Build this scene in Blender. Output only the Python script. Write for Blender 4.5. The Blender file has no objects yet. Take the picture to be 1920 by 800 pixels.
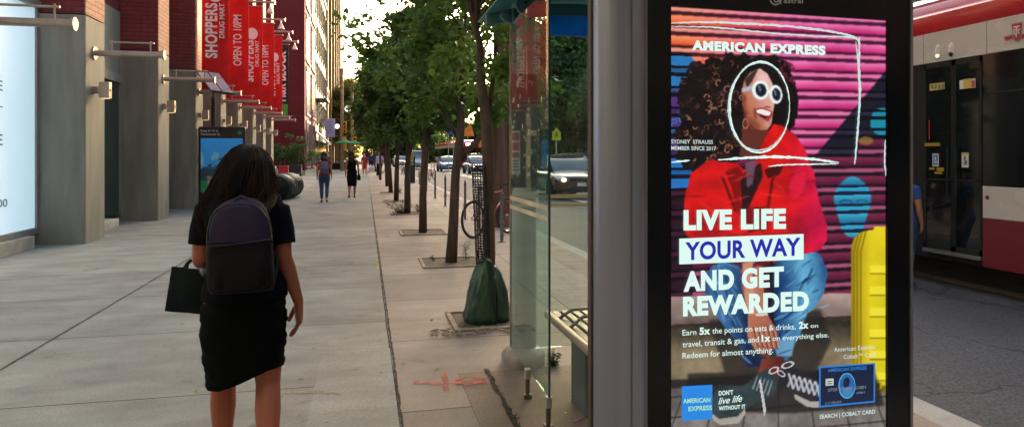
import bpy, bmesh, math, random
import numpy as np
from mathutils import Vector, Matrix, noise
random.seed(7)
R = math.radians
SC = bpy.context.scene
COL = SC.collection
# ------------------------------------------------------------------ camera geometry
YAW = R(12.4); FP = 1250.0; HC = 1.5
CF = Vector((math.sin(YAW), math.cos(YAW), 0)); CR = Vector((math.cos(YAW), -math.sin(YAW), 0))
CP = Vector((0, 0, HC))
def ray(u, v): return CF + CR*((u-960)/FP) + Vector((0, 0, (290-v)/FP))
def atd(u, v, d): return CP + ray(u, v)*d
def gnd(u, v, z=0.0):
    r = ray(u, v); return CP + r*((z-HC)/r.z)
def atX(u, v, X):
    r = ray(u, v); return CP + r*(X/r.x)
EXP = 2.66
ES = 1.0/2**EXP
def lin(c):
    return tuple(((x/255)/12.92 if x/255 <= .04045 else ((x/255+.055)/1.055)**2.4) for x in c)
# ------------------------------------------------------------------ materials
MATS = {}
def nd(nt, t, **k):
    n = nt.nodes.new(t)
    for a, b in k.items(): setattr(n, a, b)
    return n
def mat(name, col, rough=.6, metal=0., var=.18, sc=4., bump=.0, bsc=40., coat=0., spec=.5, col2=None, stretch=None, trans=0., noise_detail=6, alpha=1.):
    if name in MATS: return MATS[name]
    m = bpy.data.materials.new(name); m.use_nodes = True; nt = m.node_tree
    b = nt.nodes['Principled BSDF']; L = nt.links.new
    b.inputs['Roughness'].default_value = rough; b.inputs['Metallic'].default_value = metal
    b.inputs['Specular IOR Level'].default_value = spec
    if coat: b.inputs['Coat Weight'].default_value = coat; b.inputs['Coat Roughness'].default_value = .08
    tc = nd(nt, 'ShaderNodeTexCoord'); mp = nd(nt, 'ShaderNodeMapping')
    if stretch: mp.inputs['Scale'].default_value = stretch
    L(tc.outputs['Object'], mp.inputs[0])
    n = nd(nt, 'ShaderNodeTexNoise'); n.inputs['Scale'].default_value = sc; n.inputs['Detail'].default_value = noise_detail
    L(mp.outputs[0], n.inputs['Vector'])
    mx = nd(nt, 'ShaderNodeMix', data_type='RGBA')
    c2 = col2 or tuple(c*(1-var*1.5) for c in col)
    c1 = tuple(min(1, c*(1+var*.8)) for c in col) if not col2 else col
    mx.inputs[6].default_value = (*c2, 1); mx.inputs[7].default_value = (*c1, 1)
    rp = nd(nt, 'ShaderNodeMapRange'); rp.inputs[1].default_value = .3; rp.inputs[2].default_value = .7
    L(n.outputs[0], rp.inputs[0]); L(rp.outputs[0], mx.inputs[0]); L(mx.outputs[2], b.inputs['Base Color'])
    rr = nd(nt, 'ShaderNodeMapRange'); rr.inputs[3].default_value = max(.02, rough*.8); rr.inputs[4].default_value = min(1, rough*1.2)
    L(n.outputs[0], rr.inputs[0]); L(rr.outputs[0], b.inputs['Roughness'])
    if bump:
        n2 = nd(nt, 'ShaderNodeTexNoise'); n2.inputs['Scale'].default_value = bsc; n2.inputs['Detail'].default_value = 4
        L(mp.outputs[0], n2.inputs['Vector'])
        bp = nd(nt, 'ShaderNodeBump'); bp.inputs['Strength'].default_value = bump; bp.inputs['Distance'].default_value = .01
        L(n2.outputs[0], bp.inputs['Height']); L(bp.outputs[0], b.inputs['Normal'])
    if trans:
        tr = nd(nt, 'ShaderNodeBsdfTranslucent'); L(mx.outputs[2], tr.inputs[0])
        ms = nd(nt, 'ShaderNodeMixShader'); ms.inputs[0].default_value = trans
        L(b.outputs[0], ms.inputs[1]); L(tr.outputs[0], ms.inputs[2]); L(ms.outputs[0], nt.nodes['Material Output'].inputs[0])
    MATS[name] = m; return m
def emat(name, col, s=1.0, attr=None):
    """something that gives off light: lamp, screen, lit lens"""
    if name in MATS: return MATS[name]
    m = bpy.data.materials.new(name); m.use_nodes = True; nt = m.node_tree
    b = nt.nodes['Principled BSDF']; b.inputs['Base Color'].default_value = (.02, .02, .02, 1); b.inputs['Roughness'].default_value = .22
    b.inputs['Specular IOR Level'].default_value = .25
    b.inputs['Emission Color'].default_value = (*col, 1); b.inputs['Emission Strength'].default_value = s*ES
    if attr:
        a = nd(nt, 'ShaderNodeVertexColor'); a.layer_name = attr
        nt.links.new(a.outputs[0], b.inputs['Emission Color'])
    MATS[name] = m; return m
def glass(name, tint, rough=.0, refl=1.0, ior=1.18, haze=0.):
    """thin sheet glass: clear tinted pass-through plus a fresnel mirror"""
    m = bpy.data.materials.new(name); m.use_nodes = True; nt = m.node_tree; L = nt.links.new
    nt.nodes.remove(nt.nodes['Principled BSDF'])
    t = nd(nt, 'ShaderNodeBsdfTransparent'); t.inputs[0].default_value = (*tint, 1)
    g = nd(nt, 'ShaderNodeBsdfGlossy'); g.inputs['Roughness'].default_value = rough; g.inputs[0].default_value = (refl, refl, refl, 1)
    lw = nd(nt, 'ShaderNodeLayerWeight'); lw.inputs['Blend'].default_value = .5
    pw = nd(nt, 'ShaderNodeMath', operation='POWER'); pw.inputs[1].default_value = 5; L(lw.outputs['Facing'], pw.inputs[0])
    f = nd(nt, 'ShaderNodeMath', operation='MULTIPLY_ADD'); f.inputs[1].default_value = .5; f.inputs[2].default_value = .04; L(pw.outputs[0], f.inputs[0])
    ms = nd(nt, 'ShaderNodeMixShader')
    L(f.outputs[0], ms.inputs[0]); L(t.outputs[0], ms.inputs[1]); L(g.outputs[0], ms.inputs[2])
    out = ms.outputs[0]
    if haze:   # road dust and film on the pane
        df = nd(nt, 'ShaderNodeBsdfDiffuse'); df.inputs[0].default_value = (.42, .50, .46, 1); m2 = nd(nt, 'ShaderNodeMixShader')
        tn = nd(nt, 'ShaderNodeTexNoise'); tn.inputs['Scale'].default_value = 3; r = nd(nt, 'ShaderNodeMapRange'); r.inputs[3].default_value = haze*.6; r.inputs[4].default_value = haze*1.5; L(tn.outputs[0], r.inputs[0]); L(r.outputs[0], m2.inputs[0]); L(out, m2.inputs[1]); L(df.outputs[0], m2.inputs[2]); out = m2.outputs[0]
    L(out, nt.nodes['Material Output'].inputs[0]); MATS[name] = m; return m
# ------------------------------------------------------------------ mesh builder
class MB:
    def __init__(s): s.v = []; s.f = []; s.m = []; s.mi = 0
    def add(s, vs, fs):
        o = len(s.v); s.v += [tuple(x) for x in vs]; s.f += [tuple(i+o for i in f) for f in fs]; s.m += [s.mi]*len(fs); return s
    def box(s, c, d, rot=None):
        M = (rot.to_matrix() if hasattr(rot, 'to_matrix') else rot) if rot is not None else None
        vs = []
        for i in range(8):
            p = Vector(((i & 1)-.5, ((i >> 1) & 1)-.5, ((i >> 2) & 1)-.5)); p = Vector((p.x*d[0], p.y*d[1], p.z*d[2]))
            if M is not None: p = M @ p
            vs.append(p+Vector(c))
        return s.add(vs, [(0, 2, 3, 1), (4, 5, 7, 6), (0, 1, 5, 4), (2, 6, 7, 3), (0, 4, 6, 2), (1, 3, 7, 5)])
    def b2(s, x0, x1, y0, y1, z0, z1): return s.box(((x0+x1)/2, (y0+y1)/2, (z0+z1)/2), (abs(x1-x0), abs(y1-y0), abs(z1-z0)))
    def loft(s, rings, cap=True, close=True):
        n = len(rings[0]); vs = [p for r in rings for p in r]; fs = []
        for k in range(len(rings)-1):
            for i in range(n if close else n-1):
                j = (i+1) % n; fs.append((k*n+i, k*n+j, (k+1)*n+j, (k+1)*n+i))
        if cap: fs.append(tuple(range(n-1, -1, -1))); fs.append(tuple((len(rings)-1)*n+i for i in range(n)))
        return s.add(vs, fs)
    def tube(s, pts, rad, n=8, caps=True, round_=False, flat=1.0, ref=None):
        pts = [Vector(p) for p in pts]; k = len(pts)
        if not hasattr(rad, '__len__'): rad = [rad]*k
        rad = list(rad)
        if round_:
            a = (pts[0]-pts[1]).normalized(); b = (pts[-1]-pts[-2]).normalized(); r0 = rad[0]; r1 = rad[-1]
            pts = [pts[0]+a*r0*.95, pts[0]+a*r0*.7]+pts+[pts[-1]+b*r1*.7, pts[-1]+b*r1*.95]
            rad = [r0*.25, r0*.72]+rad+[r1*.72, r1*.25]; k = len(pts)
        rings = []; t0 = (pts[1]-pts[0]).normalized()
        up = Vector(ref) if ref else (Vector((0, 0, 1)) if abs(t0.z) < .9 else Vector((0, 1, 0)))
        x = t0.cross(up).normalized()
        for i in range(k):
            t = (pts[min(i+1, k-1)]-pts[max(i-1, 0)]).normalized()
            x = (x - t*x.dot(t)).normalized(); y = t.cross(x)
            rings.append([pts[i]+(x*math.cos(a)+y*math.sin(a)*flat)*rad[i] for a in [2*math.pi*j/n for j in range(n)]])
        return s.loft(rings, caps)
    def cyl(s, p0, p1, r0, r1=None, n=16): return s.tube([p0, p1], [r0, r0 if r1 is None else r1], n)
    def lathe(s, prof, c=(0, 0, 0), n=24, ax='z'):
        rings = []
        for r, h in prof:
            ring = []
            for j in range(n):
                a = 2*math.pi*j/n; x, y = r*math.cos(a), r*math.sin(a)
                p = (x, y, h) if ax == 'z' else ((h, x, y) if ax == 'x' else (y, h, x))
                ring.append(Vector(p)+Vector(c))
            rings.append(ring)
        return s.loft(rings, True)
    def prism(s, poly, f, t0, t1):
        """poly: 2D points; f(a,b,t)->3D"""
        n = len(poly); vs = [f(a, b, t0) for a, b in poly]+[f(a, b, t1) for a, b in poly]
        fs = [tuple(range(n)), tuple(range(2*n-1, n-1, -1))]+[(i, i+n, (i+1) % n+n, (i+1) % n) for i in range(n)]
        return s.add(vs, fs)
    def ball(s, c, r, n=12, m=8):
        if not hasattr(r, '__len__'): r = (r, r, r)
        rings = []
        for k in range(m+1):
            a = math.pi*(k+.02)/(m+.04)-math.pi/2
            rings.append([Vector(c)+Vector((r[0]*math.cos(a)*math.cos(2*math.pi*j/n), r[1]*math.cos(a)*math.sin(2*math.pi*j/n), r[2]*math.sin(a))) for j in range(n)])
        return s.loft(rings)
    def ringz(s, c, R_, r, n=32, m=8, ax='x'):
        """torus"""
        rings = []
        for i in range(n):
            a = 2*math.pi*i/n; ring = []
            for j in range(m):
                b = 2*math.pi*j/m; q = R_+r*math.cos(b); h = r*math.sin(b)
                p = {'x': (h, q*math.cos(a), q*math.sin(a)), 'y': (q*math.cos(a), h, q*math.sin(a)), 'z': (q*math.cos(a), q*math.sin(a), h)}[ax]
                ring.append(Vector(c)+Vector(p))
            rings.append(ring)
        vs = [p for r_ in rings for p in r_]; fs = []
        for k in range(n):
            for j in range(m):
                fs.append((k*m+j, k*m+(j+1) % m, ((k+1) % n)*m+(j+1) % m, ((k+1) % n)*m+j))
        return s.add(vs, fs)
    def build(s, name, mats, parent=None, smooth=False, bevel=0., M=None, auto=None, seg=2):
        me = bpy.data.meshes.new(name)
        vs = [M @ Vector(v) for v in s.v] if M is not None else s.v
        me.from_pydata(vs, [], s.f)
        for m in (mats if isinstance(mats, (list, tuple)) else [mats]): me.materials.append(m)
        me.polygons.foreach_set('material_index', s.m)
        bm = bmesh.new(); bm.from_mesh(me); bmesh.ops.recalc_face_normals(bm, faces=bm.faces); bm.to_mesh(me); bm.free()
        if smooth: me.polygons.foreach_set('use_smooth', [True]*len(me.polygons))
        if smooth and auto: me.set_sharp_from_angle(angle=R(auto))
        me.update()
        o = bpy.data.objects.new(name, me); COL.objects.link(o)
        if parent is not None: o.parent = parent
        if bevel:
            b = o.modifiers.new('bevel', 'BEVEL'); b.width = bevel; b.segments = seg; b.limit_method = 'ANGLE'; b.angle_limit = R(40)
        return o
def tag(o, label, cat, group=None, kind=None):
    o['label'] = label; o['category'] = cat
    if group: o['group'] = group
    if kind: o['kind'] = kind
    return o
def thing(name, label, cat, loc=(0, 0, 0), rz=0., group=None, kind=None):
    o = bpy.data.objects.new(name, None); COL.objects.link(o); o.location = loc; o.rotation_euler = (0, 0, rz); o.empty_display_size = .1
    return tag(o, label, cat, group, kind)
def struct(o): o['kind'] = 'structure'; return o
def children(o): return [c for c in bpy.data.objects if c.parent == o]
def copy_tree(o, loc=None, rz=None, label=None, parent=None, scale=None):
    c = o.copy(); COL.objects.link(c)
    if parent is not None: c.parent = parent
    if loc is not None: c.location = loc
    if rz is not None: c.rotation_euler = (0, 0, rz)
    if scale is not None: c.scale = scale if hasattr(scale, '__len__') else (scale,)*3
    if label: c['label'] = label
    for ch in children(o): copy_tree(ch, parent=c)
    return c
# ------------------------------------------------------------------ text
def text2d(s, bold=0., shear=0.):
    c = bpy.data.curves.new('t', 'FONT'); c.body = s; c.offset = bold; c.shear = shear; c.resolution_u = 4; c.space_character = 1+max(0, bold-.01)*2.2
    o = bpy.data.objects.new('t', c); m = o.to_mesh()
    vs = [(v.co.x, v.co.y) for v in m.vertices]; fs = [tuple(p.vertices) for p in m.polygons]
    o.to_mesh_clear(); bpy.data.objects.remove(o); bpy.data.curves.remove(c)
    return vs, fs
def text_norm(s, bold=0., shear=0.):
    vs, fs = text2d(s, bold, shear)
    xs = [v[0] for v in vs]
    x0, x1 = min(xs), max(xs)
    return [((x-x0)/(x1-x0), y) for x, y in vs], fs
def text_mb(mb, s, f, bold=0., shear=0., cap=.73):
    """f(a,b): a 0..1 along the line, b 0..1 baseline..cap height -> 3D"""
    vs, fs = text_norm(s, bold, shear)
    mb.add([f(a, b/cap) for a, b in vs], fs)
    return mb
# ------------------------------------------------------------------ world, sun, camera
SUN_EL, SUN_AZ = R(11), R(27)
w = bpy.data.worlds.new('World'); SC.world = w; w.use_nodes = True
sk = w.node_tree.nodes.new('ShaderNodeTexSky'); sk.sky_type = 'NISHITA'; sk.sun_disc = False
sk.sun_elevation = SUN_EL; sk.sun_rotation = SUN_AZ; sk.air_density = 1.; sk.dust_density = 4.; sk.ozone_density = 1.
wb_ = w.node_tree.nodes.new('ShaderNodeVectorMath'); wb_.operation = 'MULTIPLY'; wb_.inputs[1].default_value = (1.06, 1.0, .92)
w.node_tree.links.new(sk.outputs[0], wb_.inputs[0]); w.node_tree.links.new(wb_.outputs[0], w.node_tree.nodes['Background'].inputs[0]); w.node_tree.nodes['Background'].inputs[1].default_value = .15
sl = bpy.data.lights.new('sun', 'SUN'); sl.energy = 2.2; sl.angle = R(.6); sl.color = (1, .80, .52)
so = bpy.data.objects.new('sun', sl); COL.objects.link(so)
sd = Vector((math.sin(SUN_AZ)*math.cos(SUN_EL), math.cos(SUN_AZ)*math.cos(SUN_EL), math.sin(SUN_EL)))
so.rotation_euler = sd.to_track_quat('Z', 'Y').to_euler()
cam = bpy.data.cameras.new('camera'); co = bpy.data.objects.new('camera', cam); COL.objects.link(co); SC.camera = co
co.location = CP; co.rotation_euler = (R(90), 0, -YAW); cam.sensor_width = 36; cam.lens = 36*FP/1920; cam.shift_y = -110/1920
cam.clip_end = 3000; cam.clip_start = .05
SC.view_settings.view_transform = 'Standard'; SC.view_settings.look = 'None'; SC.view_settings.exposure = EXP; SC.view_settings.gamma = 1
SC.view_settings.use_curve_mapping = False
SC.cycles.use_denoising = True
SC.cycles.max_bounces = 8; SC.cycles.transparent_max_bounces = 12; SC.cycles.sample_clamp_indirect = 6

# ================================================================== GROUND
def ground_mat(name, col, col2, bw=2.68, bh=1.6, ox=0., oy=0., mort=.006, mcol=(.04, .035, .03), off=0., rough=.8, stain=.5, varc=.12):
    m = bpy.data.materials.new(name); m.use_nodes = True; nt = m.node_tree; L = nt.links.new
    b = nt.nodes['Principled BSDF']; b.inputs['Roughness'].default_value = rough; b.inputs['Specular IOR Level'].default_value = .35
    tc = nd(nt, 'ShaderNodeTexCoord'); mp = nd(nt, 'ShaderNodeMapping'); mp.inputs['Location'].default_value = (ox, oy, 0)
    L(tc.outputs['Object'], mp.inputs[0])
    dn = nd(nt, 'ShaderNodeTexNoise'); dn.inputs['Scale'].default_value = 1.3; dn.inputs['Detail'].default_value = 5
    L(tc.outputs['Object'], dn.inputs['Vector'])
    dm = nd(nt, 'ShaderNodeVectorMath', operation='SCALE'); dm.inputs['Scale'].default_value = .03; L(dn.outputs['Color'], dm.inputs[0])
    da = nd(nt, 'ShaderNodeVectorMath', operation='ADD'); L(mp.outputs[0], da.inputs[0]); L(dm.outputs[0], da.inputs[1])
    br = nd(nt, 'ShaderNodeTexBrick'); br.offset = off; br.inputs['Scale'].default_value = 1
    br.inputs['Brick Width'].default_value = bw; br.inputs['Row Height'].default_value = bh; br.inputs['Mortar Size'].default_value = mort
    br.inputs['Mortar Smooth'].default_value = .3; br.inputs['Bias'].default_value = 0
    br.inputs['Color1'].default_value = (1+varc, 1+varc, 1+varc, 1); br.inputs['Color2'].default_value = (1-varc, 1-varc, 1-varc*.9, 1); br.inputs['Mortar'].default_value = (.12, .11, .1, 1)
    L(da.outputs[0], br.inputs['Vector'])
    n1 = nd(nt, 'ShaderNodeTexNoise'); n1.inputs['Scale'].default_value = .9; n1.inputs['Detail'].default_value = 8; n1.inputs['Roughness'].default_value = .65
    L(tc.outputs['Object'], n1.inputs['Vector'])
    n2 = nd(nt, 'ShaderNodeTexNoise'); n2.inputs['Scale'].default_value = 60; n2.inputs['Detail'].default_value = 3
    L(tc.outputs['Object'], n2.inputs['Vector'])
    st = nd(nt, 'ShaderNodeMapping'); st.inputs['Scale'].default_value = (.8, 1.9, 1); L(tc.outputs['Object'], st.inputs[0])
    n3 = nd(nt, 'ShaderNodeTexNoise'); n3.inputs['Scale'].default_value = 2.; n3.inputs['Detail'].default_value = 7; L(st.outputs[0], n3.inputs['Vector'])
    mr = nd(nt, 'ShaderNodeMapRange'); mr.inputs[1].default_value = .35; mr.inputs[2].default_value = .68; L(n1.outputs[0], mr.inputs[0])
    mx = nd(nt, 'ShaderNodeMix', data_type='RGBA'); mx.inputs[6].default_value = (*col2, 1); mx.inputs[7].default_value = (*col, 1); L(mr.outputs[0], mx.inputs[0])
    def mul(a, bsock, lo, hi):
        r = nd(nt, 'ShaderNodeMapRange'); r.inputs[1].default_value = .3; r.inputs[2].default_value = .7; r.inputs[3].default_value = lo; r.inputs[4].default_value = hi
        L(bsock, r.inputs[0]); x = nd(nt, 'ShaderNodeVectorMath', operation='SCALE'); L(a, x.inputs[0]); L(r.outputs[0], x.inputs['Scale']); return x.outputs[0]
    c = mul(mx.outputs[2], n2.outputs[0], .86, 1.12); c = mul(c, n3.outputs[0], 1-.28*stain, 1+.14*stain)
    vo = nd(nt, 'ShaderNodeTexVoronoi'); vo.inputs['Scale'].default_value = 3.2; vo.inputs['Randomness'].default_value = 1
    L(tc.outputs['Object'], vo.inputs['Vector'])
    gs = nd(nt, 'ShaderNodeMapRange'); gs.inputs[1].default_value = .05; gs.inputs[2].default_value = .075; gs.inputs[3].default_value = .6; gs.inputs[4].default_value = 1
    L(vo.outputs['Distance'], gs.inputs[0]); x = nd(nt, 'ShaderNodeVectorMath', operation='SCALE'); L(c, x.inputs[0]); L(gs.outputs[0], x.inputs['Scale']); c = x.outputs[0]
    n5 = nd(nt, 'ShaderNodeTexNoise'); n5.inputs['Scale'].default_value = 2.4; n5.inputs['Detail'].default_value = 10; n5.inputs['Roughness'].default_value = .7; n5.inputs['Distortion'].default_value = 1.2
    L(tc.outputs['Object'], n5.inputs['Vector']); g5 = nd(nt, 'ShaderNodeMapRange'); g5.inputs[1].default_value = .56; g5.inputs[2].default_value = .70; g5.inputs[3].default_value = 1; g5.inputs[4].default_value = .74
    L(n5.outputs[0], g5.inputs[0]); x5 = nd(nt, 'ShaderNodeVectorMath', operation='SCALE'); L(c, x5.inputs[0]); L(g5.outputs[0], x5.inputs['Scale']); c = x5.outputs[0]
    mm = nd(nt, 'ShaderNodeVectorMath', operation='MULTIPLY'); L(c, mm.inputs[0]); L(br.outputs['Color'], mm.inputs[1])
    L(mm.outputs[0], b.inputs['Base Color'])
    bp = nd(nt, 'ShaderNodeBump'); bp.inputs['Strength'].default_value = .35; bp.inputs['Distance'].default_value = .006
    iv = nd(nt, 'ShaderNodeMath', operation='SUBTRACT'); L(n2.outputs[0], iv.inputs[0]); L(br.outputs['Fac'], iv.inputs[1])
    L(iv.outputs[0], bp.inputs['Height']); L(bp.outputs[0], b.inputs['Normal'])
    MATS[name] = m; return m
def sheet(name, x0, x1, y0, y1, z, m, t=.1, nx=1, ny=1):
    mb = MB(); mb.b2(x0, x1, y0, y1, z-t, z); o = mb.build(name, m); return struct(o)
M_left = ground_mat('sidewalk_grey', (.305, .305, .265), (.225, .22, .195), bw=2.68, bh=1.62, ox=2.48+2.68*4, oy=.35, stain=.8, varc=.15)
M_right = ground_mat('sidewalk_tan', (.345, .295, .25), (.25, .21, .175), bw=1.75, bh=1.5, ox=1.55, oy=.55, stain=.6, varc=.16)
M_pav = ground_mat('pavers_tan', (.33, .25, .20), (.23, .17, .14), bw=.6, bh=.3, mort=.006, off=.5, stain=.4, varc=.12)
M_curb = ground_mat('curb_concrete', (.42, .39, .35), (.32, .30, .27), bw=.5, bh=3.0, mort=.01, stain=.4)
M_track = ground_mat('track_concrete', (.42, .39, .35), (.33, .31, .28), bw=3.2, bh=6.0, stain=.5)
M_farwalk = ground_mat('far_walk', (.3, .28, .25), (.24, .22, .2), bw=2, bh=1.8)
ZR = -.13
sheet('ground', -400, 400, -60, 1500, ZR-.15, mat('earth', (.16, .14, .11), .9, var=.2, sc=.1), t=.2)
sheet('sidewalk', -9.0, .2, -3, 160, 0, M_left, t=.25)
sheet('sidewalk', .2, 2.62, -3, 160, 0, M_right, t=.25)
sheet('sidewalk', 2.62, 3.12, -3, 160, 0, M_pav, t=.25)
sheet('curb', 3.12, 3.33, -3, 160, .0, M_curb, t=.25)
sheet('sidewalk', 16.9, 22, -12, 116, 0, M_farwalk, t=.25)
# asphalt with aggregate and cracks
def asphalt():
    m = bpy.data.materials.new('asphalt'); m.use_nodes = True; nt = m.node_tree; L = nt.links.new
    b = nt.nodes['Principled BSDF']; b.inputs['Roughness'].default_value = .75; b.inputs['Specular IOR Level'].default_value = .4
    tc = nd(nt, 'ShaderNodeTexCoord')
    n1 = nd(nt, 'ShaderNodeTexNoise'); n1.inputs['Scale'].default_value = .7; n1.inputs['Detail'].default_value = 7; L(tc.outputs['Object'], n1.inputs['Vector'])
    n2 = nd(nt, 'ShaderNodeTexVoronoi'); n2.inputs['Scale'].default_value = 75; L(tc.outputs['Object'], n2.inputs['Vector'])
    r1 = nd(nt, 'ShaderNodeMapRange'); r1.inputs[1].default_value = .3; r1.inputs[2].default_value = .7; r1.inputs[3].default_value = .042; r1.inputs[4].default_value = .068; L(n1.outputs[0], r1.inputs[0])
    r2 = nd(nt, 'ShaderNodeMapRange'); r2.inputs[1].default_value = 0; r2.inputs[2].default_value = 1; r2.inputs[3].default_value = .55; r2.inputs[4].default_value = 1.7
    sp = nd(nt, 'ShaderNodeSeparateColor'); L(n2.outputs['Color'], sp.inputs[0]); L(sp.outputs[0], r2.inputs[0])
    mu = nd(nt, 'ShaderNodeMath', operation='MULTIPLY'); L(r1.outputs[0], mu.inputs[0]); L(r2.outputs[0], mu.inputs[1])
    # long cracks
    dn = nd(nt, 'ShaderNodeTexNoise'); dn.inputs['Scale'].default_value = 1.6; dn.inputs['Detail'].default_value = 6; L(tc.outputs['Object'], dn.inputs['Vector'])
    ds = nd(nt, 'ShaderNodeVectorMath', operation='SCALE'); ds.inputs['Scale'].default_value = .9; L(dn.outputs['Color'], ds.inputs[0])
    da = nd(nt, 'ShaderNodeVectorMath', operation='ADD'); L(tc.outputs['Object'], da.inputs[0]); L(ds.outputs[0], da.inputs[1])
    vc = nd(nt, 'ShaderNodeTexVoronoi', feature='DISTANCE_TO_EDGE'); vc.inputs['Scale'].default_value = .42; L(da.outputs[0], vc.inputs['Vector'])
    rc = nd(nt, 'ShaderNodeMapRange'); rc.inputs[1].default_value = .0; rc.inputs[2].default_value = .009; rc.inputs[3].default_value = .25; rc.inputs[4].default_value = 1; L(vc.outputs['Distance'], rc.inputs[0])
    m2 = nd(nt, 'ShaderNodeMath', operation='MULTIPLY'); L(mu.outputs[0], m2.inputs[0]); L(rc.outputs[0], m2.inputs[1])
    cb = nd(nt, 'ShaderNodeCombineColor'); L(m2.outputs[0], cb.inputs[0]); L(m2.outputs[0], cb.inputs[1])
    m3 = nd(nt, 'ShaderNodeMath', operation='MULTIPLY'); m3.inputs[1].default_value = 1.08; L(m2.outputs[0], m3.inputs[0]); L(m3.outputs[0], cb.inputs[2])
    L(cb.outputs[0], b.inputs['Base Color'])
    bp = nd(nt, 'ShaderNodeBump'); bp.inputs['Strength'].default_value = .6; bp.inputs['Distance'].default_value = .006; L(n2.outputs['Distance'], bp.inputs['Height']); L(bp.outputs[0], b.inputs['Normal'])
    return m
M_asph = asphalt()
sheet('road', 3.33, 7.3, -12, 400, ZR, M_asph)
sheet('road', 12.9, 16.9, -12, 400, ZR, M_asph)
sheet('tram_trackbed', 7.3, 12.9, -12, 400, ZR, M_track)
M_paint = mat('road_paint', (.72, .70, .65), .7, var=.12, sc=9)
M_rail = mat('rail_steel', (.25, .22, .2), .35, .9)
mb = MB()
for X in (7.35, 12.85): mb.b2(X-.07, X+.07, 19, 300, ZR, ZR+.004)
struct(mb.build('lane_marking', M_paint))
mb = MB(); mb.b2(7.42, 7.47, 20, 21, ZR, ZR+.004)
for X in (7.6, 9.04, 10.9, 12.34): mb.b2(X-.035, X+.035, -12, 300, ZR, ZR+.005)
struct(mb.build('tram_rail', M_rail))
# expansion joint with soil and weeds beside the shelter, wandering crack in the slabs
def crackline(pts, wdt, z=.0065, jag=.012, seg=.06):
    P = []
    for a, b in zip(pts[:-1], pts[1:]):
        n = max(2, int((Vector(b)-Vector(a)).length/seg))
        P += [Vector(a).lerp(Vector(b), i/n) for i in range(n)]
    P.append(Vector(pts[-1])); L_, R_ = [], []
    for i, p in enumerate(P):
        t = (P[min(i+1, len(P)-1)]-P[max(i-1, 0)]).normalized(); nn = Vector((-t.y, t.x, 0))
        o = random.uniform(-jag, jag); w_ = wdt*random.uniform(.5, 1.3)/2
        L_.append(p+nn*(o+w_)+Vector((0, 0, z))); R_.append(p+nn*(o-w_)+Vector((0, 0, z)))
    mb = MB(); n = len(P); mb.add(L_+R_, [(i, i+1, n+i+1, n+i) for i in range(n-1)]); return mb
M_soil = mat('dark_soil', (.035, .03, .02), .95, var=.4, sc=30, bump=.5)
j = crackline([(.2, 2.5, 0), (.2, 9, 0), (.2, 26, 0)], .016, jag=.003)
struct(j.build('sidewalk_seam', M_soil))
j = crackline([(-2.48, 3, 0), (-2.48, 9, 0), (-2.48, 16, 0)], .012, jag=.004)
struct(j.build('sidewalk_seam', M_soil))
j = crackline([gnd(912, 692), gnd(935, 738), gnd(972, 802)], .035, jag=.008)
struct(j.build('weedy_joint', M_soil))
mb = MB()
for i in range(160):
    t = random.random(); p = gnd(912, 692).lerp(gnd(972, 802), t)+Vector((random.gauss(0, .012), random.gauss(0, .012), .004)); a = random.random()*6.3; s_ = random.uniform(.006, .014)
    q = Vector((math.cos(a)*s_, math.sin(a)*s_, s_*.8)); k = Vector((-q.y, q.x, 0))*.5
    mb.add([p-k, p+k, p+q], [(0, 1, 2)])
M_moss = mat('moss', (.05, .07, .03), .9, var=.4, sc=20)
o = mb.build('moss', M_moss); o['kind'] = 'stuff'; tag(o, 'tiny moss and weeds growing in the joint beside the shelter', 'moss')
# pale repaired slab patch and dry leaves
def patch(x0, x1, y0, y1, m): mb = MB(); mb.b2(x0, x1, y0, y1, .0, .0035); struct(mb.build('slab_patch', m))
M_patch = ground_mat('patch_grey', (.36, .36, .32), (.29, .285, .255), bw=9, bh=30, ox=4.5, oy=9., stain=.7, varc=0); M_patch2 = ground_mat('patch_tan', (.27, .215, .17), (.21, .165, .13), bw=9, bh=30, ox=4.5, oy=9., stain=.7, varc=0)
patch(-.32, .185, 2.6, 5.25, M_patch); patch(.62, 1.75, 3.3, 4.55, M_patch2)
mb = MB(); rl = random.Random(31)
for i in range(150):
    x = rl.choice([rl.uniform(.3, 3.1), rl.uniform(-5, 3)]); y = rl.uniform(3.5, 26); a = rl.random()*6.3; s_ = rl.uniform(.012, .035); c_, q_ = math.cos(a)*s_, math.sin(a)*s_; z = .006
    mb.add([(x-c_, y-q_, z), (x+q_*.45, y-c_*.45, z+s_*.2), (x+c_, y+q_, z+s_*.35), (x-q_*.45, y+c_*.45, z+s_*.1)], [(0, 1, 2, 3)])
o = mb.build('dry_leaves', mat('leaf_litter', (.20, .13, .05), .8, col2=(.12, .12, .04), sc=1)); tag(o, 'dry leaves and scraps scattered over the sidewalk', 'leaf litter', kind='stuff')
# sprayed survey marks
def spray(name, lines, m, wdt, z=.005):
    mb = MB(); k = 0
    for pts in lines:
        P = [gnd(*p) for p in pts]; k += 1; c = crackline(P, wdt, z=z+k*.0008, jag=wdt*.15, seg=.03); mb.add(c.v, c.f)
    return struct(mb.build(name, m))
def spraymat(name, col, dens):
    m = mat(name, col, .8); nt = m.node_tree; b = nt.nodes['Principled BSDF']
    n = nd(nt, 'ShaderNodeTexNoise'); n.inputs['Scale'].default_value = 28; n.inputs['Detail'].default_value = 6
    tc = nd(nt, 'ShaderNodeTexCoord'); nt.links.new(tc.outputs['Object'], n.inputs['Vector'])
    r = nd(nt, 'ShaderNodeMapRange'); r.inputs[1].default_value = .30; r.inputs[2].default_value = .60; r.inputs[4].default_value = dens
    nt.links.new(n.outputs[0], r.inputs[0]); nt.links.new(r.outputs[0], b.inputs['Alpha']); return m
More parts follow.
